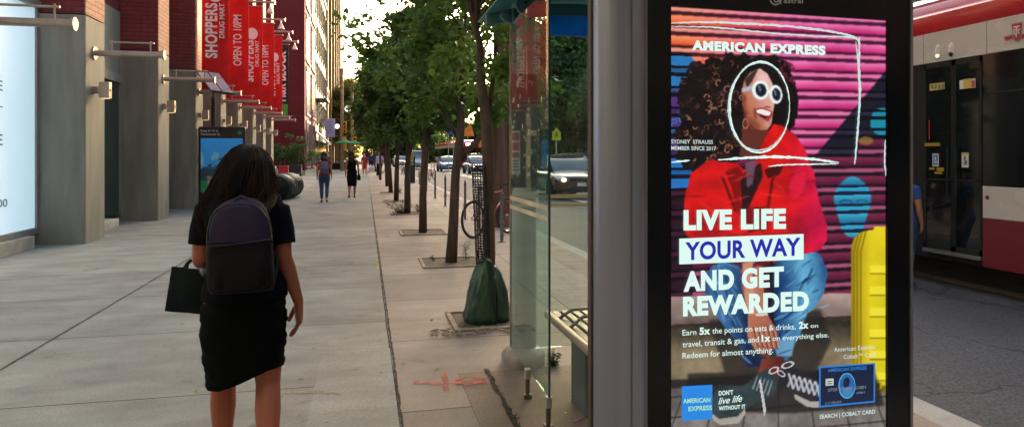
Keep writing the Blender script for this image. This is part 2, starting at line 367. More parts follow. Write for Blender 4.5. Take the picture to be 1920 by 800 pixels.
spray('paint_mark', [[(776, 717), (830, 720), (905, 716)], [(832, 700), (838, 733)], [(852, 714), (875, 708), (912, 712)], [(855, 718), (880, 722), (912, 717)]], spraymat('red_spray', (.62, .10, .075), .75), .04)
spray('paint_mark', [[(365, 737), (395, 734), (420, 735)], [(365, 737), (372, 729)], [(448, 733), (483, 731)], [(520, 738), (600, 735), (640, 740)]], spraymat('yellow_spray', (.5, .42, .12), .75), .02)
spray('paint_mark', [[(707, 488), (709, 505)]], spraymat('lime_spray', (.5, .5, .05), 1.), .03)
# ================================================================== LEFT BUILDING
M_conc = mat('pillar_concrete', (.225, .215, .17), .8, var=.22, sc=1.6, bump=.3, bsc=30, stretch=(2.2, 2.2, .4), noise_detail=12)
M_ledge = mat('ledge_concrete', (.42, .39, .32), .8, var=.2, sc=3, bump=.2)
def brickmat(name, c1, c2, mort, sc=1.0, axis='yz'):
    m = bpy.data.materials.new(name); m.use_nodes = True; nt = m.node_tree; L = nt.links.new
    b = nt.nodes['Principled BSDF']; b.inputs['Roughness'].default_value = .85
    tc = nd(nt, 'ShaderNodeTexCoord'); sp = nd(nt, 'ShaderNodeSeparateXYZ'); cb = nd(nt, 'ShaderNodeCombineXYZ'); L(tc.outputs['Object'], sp.inputs[0])
    ad = nd(nt, 'ShaderNodeMath', operation='ADD'); L(sp.outputs[0], ad.inputs[0]); L(sp.outputs[1], ad.inputs[1])
    L(ad.outputs[0], cb.inputs[0]); L(sp.outputs[2], cb.inputs[1])
    br = nd(nt, 'ShaderNodeTexBrick'); br.inputs['Scale'].default_value = sc; br.inputs['Brick Width'].default_value = .30; br.inputs['Row Height'].default_value = .095
    br.inputs['Mortar Size'].default_value = .007; br.inputs['Color1'].default_value = (*c1, 1); br.inputs['Color2'].default_value = (*c2, 1); br.inputs['Mortar'].default_value = (*mort, 1)
    L(cb.outputs[0], br.inputs['Vector'])
    n = nd(nt, 'ShaderNodeTexNoise'); n.inputs['Scale'].default_value = 2.5; n.inputs['Detail'].default_value = 6; L(tc.outputs['Object'], n.inputs['Vector'])
    r = nd(nt, 'ShaderNodeMapRange'); r.inputs[3].default_value = .75; r.inputs[4].default_value = 1.2; L(n.outputs[0], r.inputs[0])
    s_ = nd(nt, 'ShaderNodeVectorMath', operation='SCALE'); L(br.outputs['Color'], s_.inputs[0]); L(r.outputs[0], s_.inputs['Scale']); L(s_.outputs[0], b.inputs['Base Color'])
    bp = nd(nt, 'ShaderNodeBump'); bp.inputs['Strength'].default_value = .5; bp.inputs['Distance'].default_value = .01; bp.invert = True
    L(br.outputs['Fac'], bp.inputs['Height']); L(bp.outputs[0], b.inputs['Normal']); return m
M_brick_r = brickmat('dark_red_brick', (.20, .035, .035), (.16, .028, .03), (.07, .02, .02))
M_brick_lit = brickmat('orange_brick', (.50, .27, .17), (.44, .22, .14), (.22, .11, .08))  # paler copy of the red brick, sunlight put into its colour
M_steel = mat('painted_steel', (.36, .30, .25), .45, .5, var=.1, sc=8)
M_greengl = mat('dark_green_glass', (.02, .05, .04), .06, var=.1, spec=.9)
M_panel = mat('grey_green_panel', (.22, .23, .19), .6, var=.12, sc=2)
M_winframe = mat('window_frame_grey', (.28, .27, .24), .5, .3, var=.1)
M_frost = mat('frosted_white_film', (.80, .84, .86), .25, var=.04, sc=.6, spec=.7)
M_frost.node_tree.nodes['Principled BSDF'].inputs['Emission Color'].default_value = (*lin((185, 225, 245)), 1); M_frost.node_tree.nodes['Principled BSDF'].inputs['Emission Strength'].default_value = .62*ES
M_dark = mat('black_metal', (.02, .02, .02), .5, .3)
M_ink = mat('grey_lettering', (.16, .17, .18), .6)
bld = thing('brick_building', 'red brick building with concrete pillars and steel tube brackets lining the left of the sidewalk', 'building', (-4.6, 0, 0))
def bb(mb, name, m, parent=None, **k): return mb.build(name, m, parent or bld, M=Matrix.Translation((4.7, 0, 0)), **k)
YP = [9.25, 13.35, 17.4, 20.8, 24.1, 27.1, 30.4, 33.3, 36.0]
PW = .86
BT = 15.0
for k, y in enumerate(YP):
    mb = MB(); mb.b2(-5.85, -4.7, y-PW, y, -.02, 3.85); bb(mb, 'pillar', M_conc, bevel=.02)
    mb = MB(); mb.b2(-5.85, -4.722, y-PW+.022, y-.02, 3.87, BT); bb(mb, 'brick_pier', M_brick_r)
    mb = MB(); mb.b2(-4.719, -4.70, y-PW+.02, y-.02, 3.868, BT); bb(mb, 'brick_facing', M_brick_lit)  # street face of the same pier, in the painted sunlit tone
# side brackets + sconces
for k, y in enumerate(YP):
    yc = y-.5 if k else y-.12
    mb = MB(); z = 3.26 if k else 3.10
    mb.cyl((-4.70, yc, z), (-4.675, yc, z), .11, n=20); mb.tube([(-4.69, yc, z), (-3.58, yc, z)], .052, 14); mb.cyl((-3.60, yc, z), (-3.57, yc, z), .085, n=20)
    mb.tube([(-4.46, yc, z+.2), (-3.74, yc, z+.2)], .016, 8)
    for x in (-4.42, -3.80): mb.tube([(x, yc, z), (x, yc, z+.235)], .014, 8)
    bb(mb, 'tube_bracket', M_steel, smooth=True, auto=40)
    if k >= 1:
        mb = MB(); z2 = 7.25; mb.tube([(-4.69, yc, z2), (-3.45, yc, z2)], .045, 12); mb.cyl((-3.47, yc, z2), (-3.44, yc, z2), .075)
        br = bb(mb, 'upper_bracket', M_steel, smooth=True, auto=40)
        mb = MB(); mb.tube([(-3.62, yc, z2), (-3.62, yc, z2-.14)], .02, 8); mb.lathe([(.035, -.14), (.05, -.2), (.14, -.40), (.135, -.40), (.03, -.22)], (-3.62, yc, z2), 20)
        bb(mb, 'lamp_shade', mat('white_enamel', (.75, .72, .66), .4, var=.05), smooth=True, auto=50)
    if not k: continue
    mb = MB(); zs = 2.62 if k else 2.6
    mb.b2(-4.70, -4.62, yc-.05, yc+.05, zs-.06, zs+.06); mb.b2(-4.62, -4.42, yc-.02, yc+.02, zs-.012, zs+.012)
    mb.b2(-4.60, -4.44, yc-.075, yc+.075, zs-.14, zs+.14)
    lt = bb(mb, 'wall_lamp', M_steel, bevel=.006)
    mb = MB(); mb.b2(-4.58, -4.46, yc-.055, yc+.055, zs-.146, zs-.141); bb(mb, 'lamp_lens', emat('warm_lens', lin((255, 214, 150)), 1.6))
# bays
segs = [(-3, 3), (3.2, YP[0]-PW)]+[(YP[i], YP[i+1]-PW) for i in range(len(YP)-1)]
for k, (a, b) in enumerate(segs[1:]):
    if b <= a: continue
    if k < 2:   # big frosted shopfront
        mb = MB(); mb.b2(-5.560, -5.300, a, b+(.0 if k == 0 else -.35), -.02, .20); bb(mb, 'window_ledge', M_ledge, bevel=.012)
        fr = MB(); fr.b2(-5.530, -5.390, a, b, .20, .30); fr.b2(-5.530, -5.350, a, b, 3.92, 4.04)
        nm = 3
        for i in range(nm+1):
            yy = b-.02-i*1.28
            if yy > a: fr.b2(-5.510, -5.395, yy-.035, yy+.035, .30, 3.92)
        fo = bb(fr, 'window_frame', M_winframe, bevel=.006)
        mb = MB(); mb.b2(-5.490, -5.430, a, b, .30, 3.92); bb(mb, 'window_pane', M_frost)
        mb = MB(); mb.b2(-5.660, -5.410, a, b, 4.05, 4.9); bb(mb, 'head_panel', M_panel)
    else:
        mb = MB(); mb.b2(-5.560, -5.150, a+.02, b-1.1, -.02, .17); bb(mb, 'window_ledge', M_ledge, bevel=.012)
        mb = MB(); mb.b2(-5.560, -5.490, a, b, .17, 3.1); bb(mb, 'window_pane', M_greengl)
        mb = MB(); mb.b2(-5.590, -5.430, a, b, 3.1, 3.3)
        for yy in (a+.04, (a+b)/2, b-.04): mb.b2(-5.510, -5.470, yy-.03, yy+.03, .17, 3.1)
        bb(mb, 'window_frame', M_winframe)
        mb = MB(); mb.b2(-5.590, -5.490, a, b, 3.3, 4.7); bb(mb, 'wall_panel', M_panel)
    mb = MB(); mb.b2(-5.710, -5.530, a, b, 4.9 if k < 2 else 4.7, BT); bb(mb, 'spandrel_wall', M_brick_r)
    for z in (5.6, 9.6):
        mb = MB(); mb.b2(-5.530, -5.510, a+.25, b-.25, z, z+2.6); wf = bb(mb, 'window_pane', M_greengl)
        mb = MB(); mb.b2(-5.550, -5.490, a+.17, b-.17, z-.12, z); mb.b2(-5.520, -5.495, (a+b)/2-.03, (a+b)/2+.03, z, z+2.6); bb(mb, 'window_sill', M_ledge)
mb = MB(); mb.b2(-16, -5.9, 3.2, 36.5, -.02, BT); bb(mb, 'back_wall', M_brick_r)
# grey doorway box behind the stop display
mb = MB(); mb.b2(-5.2, -4.62, 25.0, 25.9, 2.25, 2.45); bb(mb, 'door_canopy', M_dark)
# lettering on the frosted window
def bayq(y0, y1, z0, z1, X=-5.613): return lambda a, b: (X, y0+(y1-y0)*a, z0+(z1-z0)*b)
for s, (u0, u1), (v0, v1) in (('SALE', (-60, 6), (174, 150)), ('DEAL', (-60, 6), (204, 180)), ('4600', (-26, 13), (393, 376))):
    pass
for s, u0, u1, vb, vt in (('E', -9, 5, 168, 148), ('L', -9, 5, 200, 184), ('E', -9, 5, 272, 250), ('-4600', -32, 14, 393, 377)):
    X = -5.323; a0 = atX(u0, vb, X); a1 = atX(u1, vb, X); a2 = atX(u0, vt, X); h = a2.z-a0.z; X -= .1
    mb = text_mb(MB(), s, lambda a, b: (X+.004*0, a0.y+(a1.y-a0.y)*a, a0.z+h*b), .01)
    bb(mb, 'lettering', M_ink)
# ------------------------------------------------------------------ banners
M_red = mat('red_banner_fabric', (.60, .024, .022), .75, var=.14, sc=2.0, bump=.25, bsc=5, trans=.2, spec=.2)
M_white = mat('white_print', (.80, .74, .72), .7, var=.04)
M_blackb = mat('black_banner', (.015, .015, .017), .7, trans=.05)
M_greenb = mat('green_print', (.06, .42, .05), .7)
bl = [('widest red pharmacy banner, nearest the camera, hanging behind the solar panels', 'A', 1), ('red opening hours banner between the first and the middle pharmacy banner', 'B', 2),
      ('red pharmacy banner with pale oval, middle of the row', 'A', 3), ('narrow red opening hours banner right of the middle pharmacy banner', 'B', 4),
      ('smallest red pharmacy banner with oval, beside the black banner', 'A', 5)]
def vtext(s, x0, x1, z0, z1, Y):
    """reads bottom to top: along +z, letter tops toward -x"""
    return lambda a, b: (x1-(x1-x0)*b, Y, z0+(z1-z0)*a)
def wavy(mb, x0, x1, z0, z1, Y, ph, t=.006):
    nz, nx = 24, 5; F_, B_ = [], []
    for i in range(nz+1):
        for j in range(nx+1):
            z = z0+(z1-z0)*i/nz; x = x0+(x1-x0)*j/nx
            y = Y+.012*math.sin(z*1.9+ph)*math.sin(math.pi*i/nz)+.008*math.sin(x*9+ph+z*.7)*math.sin(math.pi*i/nz)
            F_.append((x, y-t/2, z)); B_.append((x, y+t/2, z))
    k = nx+1; fs = []; N = len(F_)
    for i in range(nz):
        for j in range(nx):
            a = i*k+j; fs.append((a, a+1, a+k+1, a+k)); fs.append((a+N, a+k+N, a+k+1+N, a+1+N))
    for i in range(nz):
        for j in (0, nx): a = i*k+j; fs.append((a, a+k, a+k+N, a+N))
    mb.add(F_+B_, fs)
for (lab, kind, k) in bl+[('black banner with white lettering and green square, farthest of the row', 'H', 6)]:
    k += 2; y = YP[k]-.5
    xa, xb, z0, z1 = -4.52, -3.80, 3.34, 7.08
    if k <= 3: z1 = 7.6
    t = thing('hanging_banner', lab, 'banner', ((xa+xb)/2, y, z0), 0, 'vertical banners along the building')
    Mx = Matrix.Translation((-(xa+xb)/2, -y, -z0))
    mb = MB(); wavy(mb, xa, xb, z0, z1, y, k)
    mb.build('cloth', M_blackb if kind == 'H' else M_red, t, M=Mx, smooth=True)
    for zz_ in (z1+.01, z0-.01): mb = MB(); mb.tube([(xa-.03, y, zz_), (xb+.03, y, zz_)], .018, 8); mb.build('rod', M_steel, t, M=Mx)
    Yf = y-.032; mb = MB(); wd = xb-xa; xm = (xa+xb)/2
    if kind == 'A':
        zz = 4.23
        text_mb(mb, 'SHOPPERS', vtext('', xm-.27, xm+.04, zz, zz+1.56, Yf), .035)
        text_mb(mb, 'DRUG MART', vtext('', xm+.10, xm+.24, zz+.58, zz+1.56, Yf), .02)
        mb.add([(xm+.0+.2*math.cos(a), Yf, zz+1.81+.22*math.sin(a)) for a in [2*math.pi*i/24 for i in range(24)]], [tuple(range(24))])
    elif kind == 'B':
        text_mb(mb, 'OPEN TO 10PM', vtext('', xm-.13, xm+.13, 4.45, 6.13, Yf), .02)
    else:
        text_mb(mb, 'H&R BLOCK', vtext('', xm-.24, xm+.2, 4.2, 6.75, Yf), .04)
    mb.build('lettering', M_white, t, M=Mx)
    if kind == 'H':
        mb = MB(); mb.b2(xa+.05, xb-.05, Yf, Yf+.004, z0+.08, z0+.72); mb.build('green_square', M_greenb, t, M=Mx)
# ------------------------------------------------------------------ stop display (lit poster totem) + solar pole
M_blk = mat('black_powder_coat', (.012, .014, .016), .35, var=.2)
d0 = gnd(372, 391); d1x = d0.x+1.22
tt = thing('transit_display', 'black standing transit display with lit sky picture beside the pillars', 'display', ((d0.x+d1x)/2, d0.y+.1, 0))
W2, HT = 1.22, 2.28
mb = MB(); mb.b2(-W2/2, W2/2, -.09, .09, .0, HT); mb.build('case', M_blk, tt, bevel=.02)
mb = MB(); mb.b2(-W2/2-.03, -W2/2+.02, -.07, .07, 0, HT-.04); mb.build('side_frame', mat('grey_metal', (.3, .3, .3), .4, .8), tt)
def vgrid(name, parent, x0, x1, z0, z1, Y, nx, nz, img, mname, s):
    """flat printed / lit picture: a grid whose vertex colours hold the picture"""
    me = bpy.data.meshes.new(name); xs = np.linspace(x0, x1, nx); zs = np.linspace(z0, z1, nz)
    X_, Z_ = np.meshgrid(xs, zs); co_ = np.stack([X_.ravel(), np.full(X_.size, Y), Z_.ravel()], 1)
    idx = np.arange(nx*nz).reshape(nz, nx); fs = np.stack([idx[:-1, :-1].ravel(), idx[:-1, 1:].ravel(), idx[1:, 1:].ravel(), idx[1:, :-1].ravel()], 1)
    me.from_pydata(co_.tolist(), [], fs.tolist())
    at = me.color_attributes.new('pic', 'FLOAT_COLOR', 'POINT'); rgba = np.ones((nx*nz, 4), np.float32); rgba[:, :3] = img.reshape(-1, 3); at.data.foreach_set('color', rgba.ravel())
    me.materials.append(emat(mname, (1, 1, 1), s, 'pic')); o = bpy.data.objects.new(name, me); COL.objects.link(o); o.parent = parent; return o
def slin(a): a = np.asarray(a, float)/255; return np.where(a <= .04045, a/12.92, ((a+.055)/1.055)**2.4)
rng = np.random.default_rng(3)
def fbm(h, w_, base=4, octs=5, seed=0):
    r = np.random.default_rng(seed); out = np.zeros((h, w_)); amp = 1; tot = 0
    for o in range(octs):
        n = base*2**o; g = r.random((max(2, int(n*h/w_))+2, n+2))
        yy = np.linspace(0, g.shape[0]-1.001, h); xx = np.linspace(0, g.shape[1]-1.001, w_); y0 = yy.astype(int); x0 = xx.astype(int)
        fy = (yy-y0)[:, None]; fx = (xx-x0)[None]; fy = fy*fy*(3-2*fy); fx = fx*fx*(3-2*fx)
        out += amp*((g[y0][:, x0]*(1-fx)+g[y0][:, x0+1]*fx)*(1-fy)+(g[y0+1][:, x0]*(1-fx)+g[y0+1][:, x0+1]*fx)*fy); tot += amp; amp *= .5
    return out/tot
nx, nz = 90, 150; Zt = np.linspace(0, 1, nz)[:, None]*np.ones((1, nx)); Xt = np.linspace(0, 1, nx)[None]*np.ones((nz, 1))
f1 = fbm(nz, nx, 5, 5, 1); f2 = fbm(nz, nx, 9, 4, 2)
img = slin([40, 100, 140])*(1-Zt[..., None])+slin([35, 125, 190])*Zt[..., None]
img = np.where((f1[..., None] > .56) & (Zt[..., None] < .75) & (Zt[..., None] > .5), slin([90, 140, 165]), img)
tre = (Zt < .42+.30*(f2-.3)+.12*np.exp(-((Xt-.62)/.2)**2)) & (Zt < .68)
img = np.where(tre[..., None], slin([24, 48, 58])*(.6+.8*f1[..., None]), img)
img = np.where((Zt < .22)[..., None], slin([20, 95, 60])*(.4+1.1*f1[..., None]), img)
img = np.where(((Zt < .3) & (Zt > .16) & (f1 > .52) & (Xt < .6))[..., None], slin([110, 90, 80]), img)
vgrid('screen', tt, -W2/2+.06, W2/2-.06, .45, HT-.32, -.094, nx, nz, img, 'stop_picture', .62)
mb = MB()
for s, z in (('King St W &', HT-.14), ('Tecumseth St', HT-.235)):
    text_mb(mb, s, lambda a, b: (-W2/2+.06+a*(.46 if 'K' in s else .50), -.096, z+.055*b), .01)
mb.build('lettering', M_white, tt)
mb = MB(); mb.lathe([(.06, 0), (.06, .004)], (W2/2-.14, 0, 0), 20, 'y'); o = mb.build('green_dot', mat('teal_green', (.02, .22, .13), .5), tt, M=Matrix.Translation((0, -.096, HT-.16)))
o.data.update()
ps = atd(399, 235, 18.85)
sp_ = thing('solar_light_pole', 'dark pole with two tilted solar panels above the transit display', 'solar pole', (ps.x, ps.y+.05, 0))
mb = MB(); mb.tube([(0, 0, 0), (0, 0, 3.12)], .055, 12); mb.lathe([(.11, 0), (.11, .02), (.06, .03)], (0, 0, 0)); mb.build('pole', M_blk, sp_, smooth=True, auto=40)
cs = [atd(366, 131, 18.5), atd(410, 137, 18.5), atd(439, 176, 17.3), atd(396, 170, 17.3)]
cs = [c-Vector(sp_.location) for c in cs]
def panel(a, b, c, d, nm):
    n = (b-a).cross(d-a).normalized(); n = n if n.z > 0 else -n
    mb = MB(); mb.add([a, b, c, d]+[p-n*.04 for p in (a, b, c, d)], [(0, 1, 2, 3), (7, 6, 5, 4), (0, 4, 5, 1), (1, 5, 6, 2), (2, 6, 7, 3), (3, 7, 4, 0)])
    po = mb.build('solar_panel', M_blk, sp_)
    m = lambda p, q, r_, s_: [p.lerp(r_, .035)+n*.004, q.lerp(s_, .035)+n*.004, r_.lerp(p, .035)+n*.004, s_.lerp(q, .035)+n*.004]
    q = m(a, b, c, d); mb = MB(); mb.add(q, [(0, 1, 2, 3)]); mb.build('cell_glass', M_cell, po)
M_cell = mat('solar_cell', (.42, .40, .44), .35, var=.3, sc=6, coat=1)
h1, h2 = cs[0].lerp(cs[1], .48), cs[3].lerp(cs[2], .48)
panel(cs[0], h1, h2, cs[3], ''); panel(cs[0].lerp(cs[1], .52), cs[1], cs[2], cs[3].lerp(cs[2], .52), '')
mb = MB(); mid = (cs[0]+cs[2])/2; mb.tube([(0, 0, 3.05), tuple(mid-Vector((0, 0, .04)))], .03, 8); mb.tube([tuple(cs[0].lerp(cs[3], .5)-Vector((0, 0, .05))), tuple(cs[1].lerp(cs[2], .5)-Vector((0, 0, .05)))], .02, 8)
mb.build('panel_arm', M_blk, sp_)

# ================================================================== OTHER BUILDINGS
def building(name, label, x0, x1, y0, y1, H, wall, face='+x', rows=(4, 6), win=None, sill=None, winw=1.2, winh=1.8, z0=4.2, dz=3.4, cat='building', inset=.06, frame=None, south=0):
    cx = (x0+x1)/2; t = thing(name, label, cat, (cx, y0, 0)); Mx = Matrix.Translation((-cx, -y0, 0))
    mb = MB(); mb.b2(x0, x1, y0, y1, -.15, H); mb.build('wall', wall, t, M=Mx)
    mb = MB(); mb.b2(x0-.15, x1+.15, y0-.15, y1+.15, H, H+.45); mb.build('cornice', sill or M_ledge, t, M=Mx)
    nc, nr = rows; fx = x1 if face == '+x' else x0; s = 1 if face == '+x' else -1
    for r in range(nr):
        for c in range(nc):
            yc = y0+(c+.5)*(y1-y0)/nc; z = z0+r*dz
            if z+winh > H-.4: continue
            mb = MB(); mb.b2(fx+s*.003, fx+s*(.003+.02), yc-winw/2, yc+winw/2, z, z+winh)
            wo = mb.build('window', win or M_greengl, t, M=Mx)
            mb = MB(); mb.b2(fx, fx+s*.12, yc-winw/2-.1, yc+winw/2+.1, z-.14, z); mb.b2(fx, fx+s*.09, yc-winw/2-.06, yc-winw/2, z, z+winh); mb.b2(fx, fx+s*.09, yc+winw/2, yc+winw/2+.06, z, z+winh); mb.b2(fx, fx+s*.10, yc-winw/2-.1, yc+winw/2+.1, z+winh, z+winh+.18)
            mb.b2(fx+s*.024, fx+s*.05, yc-.03, yc+.03, z, z+winh)
            mb.build('window_frame', frame or sill or M_ledge, wo, M=Mx)
    if south:
        for r in range(nr):
            for c in range(south):
                xc = x0+(c+.5)*(x1-x0)/south; z = z0+r*dz
                if z+winh > H-.4: continue
                mb = MB(); mb.b2(xc-winw/2, xc+winw/2, y0-.023, y0-.003, z, z+winh); wo = mb.build('window', win or M_greengl, t, M=Mx)
                mb = MB(); mb.b2(xc-winw/2-.08, xc+winw/2+.08, y0-.12, y0, z-.14, z); mb.b2(xc-.03, xc+.03, y0-.05, y0-.024, z, z+winh); mb.build('window_frame', frame or sill or M_ledge, wo, M=Mx)
    return t, Mx
M_maroon = mat('maroon_render', (.12, .018, .018), .85, spec=.1, var=.12, sc=.5, noise_detail=10)
M_beige = mat('weathered_stone', (.10, .082, .055), .85, var=.3, sc=.8, bump=.3, bsc=4)
M_gold = mat('yellow_brick', (.22, .125, .04), .8, var=.2, sc=.7)
M_glassb = mat('blue_grey_glass', (.10, .16, .2), .15, var=.25, sc=.4, spec=.8)
t, Mx = building('maroon_building', 'flat maroon building standing out behind the banners', -16, -4.35, 51, 61.5, 22, M_maroon, rows=(2, 5), win=mat('slate_blue_window', (.06, .08, .11), .2), z0=.6, dz=4.0, winw=3.4, winh=3.3, sill=M_maroon, frame=mat('pinkish_trim', (.40, .20, .17), .7))
mb = MB(); mb.b2(-16.0, -4.30, 50.95, 61.5, -.0, .35); mb.build('base_course', M_ledge, t, M=Mx)
for zz in (4.3, 8.8, 13.3): mb = MB(); mb.b2(-16, -4.34, 50.985, 51.0, zz, zz+.03); mb.build('wall_joint', M_brick_r, t, M=Mx)
t, Mx = building('stone_building', 'weathered beige stone building with dark fire escape beyond the maroon wall', -16, -4.7, 61.6, 84, 19, M_beige, rows=(7, 4), z0=4.6, dz=3.6, winw=1.3, winh=2.2, frame=M_beige, win=mat('dull_dark_window', (.035, .035, .03), .6, spec=.1))
mb = MB()
for z in (6.8,):
    mb.b2(-4.68, -3.6, 66, 70.5, z, z+.08)
    for i in range(19): mb.b2(-3.63, -3.60, 66+i*.25-.012, 66+i*.25+.012, z, z+1.1)
    mb.b2(-3.66, -3.58, 66, 70.5, z+1.08, z+1.14); mb.tube([(-4.6, 66.3, z), (-3.7, 66.3, z+.05), ], .05, 6)
    for yy in (66, 70.5): mb.tube([(-4.68, yy, z-1.2), (-3.65, yy, z)], .04, 6)
mb.build('fire_escape', M_dark, t, M=Mx)
mb = MB(); mb.prism([(-4.68, 3.9), (-3.3, 2.6), (-3.3, 2.45), (-4.68, 3.75)], lambda a, b, t_: (a, t_, b), 64, 68.5); mb.build('awning', mat('white_canvas', (.75, .75, .78), .8), t, M=Mx)
# doorway awnings / shop bands
mb = MB(); mb.b2(-4.7, -4.62, 62.5, 83, .4, 2.9); mb.build('shop_window', M_greengl, t, M=Mx)
t, Mx = building('yellow_brick_building', 'tall yellow brick building glowing in low sun far down the left side', -20, -4.9, 84.5, 135, 34, M_gold, rows=(11, 8), z0=4.6, dz=3.6, winw=1.5, winh=2.1, frame=M_gold, win=mat('amber_window', (.12, .08, .04), .6, spec=.1))
for i in range(6):
    mb = MB(); yy = 86+i*8.6; mb.b2(-4.9, -4.55, yy, yy+.8, 0, 34); mb.build('pilaster', M_gold, t, M=Mx)
t, Mx = building('setback_block', 'tan stepped block at the end of the yellow building', -20, -5.6, 150, 185, 34, mat('tan_render', (.45, .33, .2), .8), rows=(6, 8), z0=4, dz=3.6)
t, Mx = building('glass_tower', 'pale blue grey tower far off above the yellow trees', -26, -10.5, 360, 372, 44, M_glassb, rows=(3, 9), z0=10, dz=3.7, winw=2.6, winh=2.4, sill=mat('pale_spandrel', (.4, .42, .42), .6), south=5)
# across the street
M_bk1 = brickmat('brown_brick', (.24, .11, .08), (.20, .09, .07), (.15, .11, .09)); M_bk2 = brickmat('ochre_brick', (.32, .2, .12), (.28, .17, .10), (.2, .16, .12))
M_grey = mat('grey_render', (.30, .29, .27), .8, var=.15, sc=.7)
building('brown_brick_house', 'brown brick building rising behind the tram roof', 21.6, 34, -14, 22, 14.5, M_bk1, '-x', (9, 3), z0=4.4)
building('ochre_brick_house', 'ochre brick building across the road behind the shelter glass', 21.8, 34, 22.2, 52, 13.8, M_bk2, '-x', (7, 3), z0=4.4)
building('grey_rendered_house', 'grey rendered building across the road behind the trees', 21.5, 34, 52.2, 86, 14.8, M_grey, '-x', (8, 3), z0=4.4)
building('red_brick_house', 'dark red brick building at the far end across the road', 21.7, 34, 86.2, 114, 14, M_bk1, '-x', (6, 3), z0=4.4)
# behind the camera: added blocks, unseen but mirrored, that shut out sky light
building('corner_building', 'grey corner building farther back along the sidewalk', -16, -5.6, -60, 3.0, 26, M_grey, rows=(8, 6), z0=4.4)
building('office_block', 'tall grey office block across the road behind the viewer', 21.6, 40, -60, -14.5, 30, M_grey, '-x', (8, 6), z0=4.4)
building('end_block', 'broad dark brick block closing the street behind the viewer', -40, 60, -100, -70, 42, M_bk1, '-x', (3, 8), z0=4.4, south=0)
# ================================================================== TREES
M_bark = mat('bark', (.085, .055, .038), .9, var=.35, sc=14, bump=.8, bsc=30, stretch=(1, 1, .25))
M_leaf = mat('leaf_green', (.14, .25, .04), .5, col2=(.055, .125, .026), sc=1.6, trans=.5)
M_leafd = mat('leaf_dark', (.10, .20, .036), .5, col2=(.035, .088, .022), sc=1.2, trans=.45)
M_leafy = mat('leaf_yellow_green', (.22, .20, .03), .55, col2=(.10, .12, .02), sc=.8, trans=.45)
def leaf_mesh(name, clumps, per, size, m, seed, spread=.28, flat=.7):
    r = np.random.default_rng(seed); N = len(clumps)*per
    c = np.repeat(np.array([c[:3] for c in clumps]), per, 0); cr = np.repeat(np.array([c[3] for c in clumps]), per)
    off = r.normal(size=(N, 3)); off /= np.linalg.norm(off, axis=1)[:, None]; off *= (r.random(N)**.45)[:, None]*cr[:, None]; off[:, 2] *= flat
    p = c+off; nrm = r.normal(size=(N, 3))*.8+off/np.maximum(cr[:, None], .01)*.5+np.array([0, 0, .7]); nrm /= np.linalg.norm(nrm, axis=1)[:, None]
    a = r.normal(size=(N, 3)); a -= nrm*(a*nrm).sum(1)[:, None]; a /= np.linalg.norm(a, axis=1)[:, None]; b = np.cross(nrm, a)
    s = size*r.uniform(.6, 1.35, N)[:, None]
    V = np.stack([p-a*s, p-b*s*.5-a*s*.1, p+a*s, p+b*s*.5-a*s*.1], 1); V[:, 2] -= nrm*s*.25; V[:, 0] -= nrm*s*.15
    me = bpy.data.meshes.new(name); V = V.reshape(-1, 3); F_ = np.arange(N*4).reshape(N, 4)
    me.vertices.add(N*4); me.vertices.foreach_set('co', V.ravel()); me.loops.add(N*4); me.loops.foreach_set('vertex_index', F_.ravel())
    me.polygons.add(N); me.polygons.foreach_set('loop_start', np.arange(N)*4); me.polygons.foreach_set('loop_total', np.full(N, 4)); me.materials.append(m); me.update(calc_edges=True); return me
def tree_parts(seed, trunk_pts, trunk_r, cz, rx, rz, nc, per, leaf, m, cr=.5, limbs=7, low=None, cx=0, cy=0, extra=()):
    rnd = random.Random(seed); mb = MB()
    tp = [Vector(p) for p in trunk_pts]; mb.tube(tp, trunk_r, 10)
    top = tp[-1]; clumps = list(extra)
    for i in range(nc):
        while True:
            q = Vector((rnd.uniform(-1, 1), rnd.uniform(-1, 1), rnd.uniform(-1, 1)))
            if q.length < 1 and q.length > .25*rnd.random(): break
        wide = 1-.45*max(0, q.z)
        clumps.append((cx+q.x*rx*wide, cy+q.y*rx*wide, cz+q.z*rz, cr*rnd.uniform(.6, 1.25)))
    for i in range(limbs):
        c = clumps[int(rnd.random()*len(clumps))]; t = rnd.uniform(.35, .95); k = t*(len(tp)-1); a = tp[int(k)].lerp(tp[min(int(k)+1, len(tp)-1)], k-int(k)); e = Vector(c[:3])
        if e.z < a.z-.3: e.z = a.z+.2
        r0 = trunk_r[min(int(k), len(trunk_r)-1)]*.5; mid = a.lerp(e, .5)+Vector((rnd.uniform(-.1, .1), rnd.uniform(-.1, .1), rnd.uniform(.0, .2)))
        mb.tube([a, a.lerp(mid, .5)+Vector((0, 0, .04)), mid, e], [r0, r0*.75, r0*.55, r0*.2], 7)
        for j in range(2):
            e2 = e+Vector((rnd.uniform(-.5, .5), rnd.uniform(-.5, .5), rnd.uniform(-.2, .5))); mb.tube([mid.lerp(e, .5*j+.2), e2], [r0*.3, r0*.1], 5)
    return mb, leaf_mesh('crown', clumps, per, leaf, m, seed)
def place_tree(name, label, loc, rz, trunk_mb, crown_me, group, scale=1., cat='tree'):
    t = thing(name, label, cat, loc, rz, group); trunk_mb.build('trunk', M_bark, t, smooth=True)
    o = bpy.data.objects.new('crown', crown_me); COL.objects.link(o); o.parent = t; t.scale = (scale,)*3; return t
G = 'young trees lining the sidewalk'
pA = gnd(914, 600); pA = Vector((pA.x, pA.y, 0))
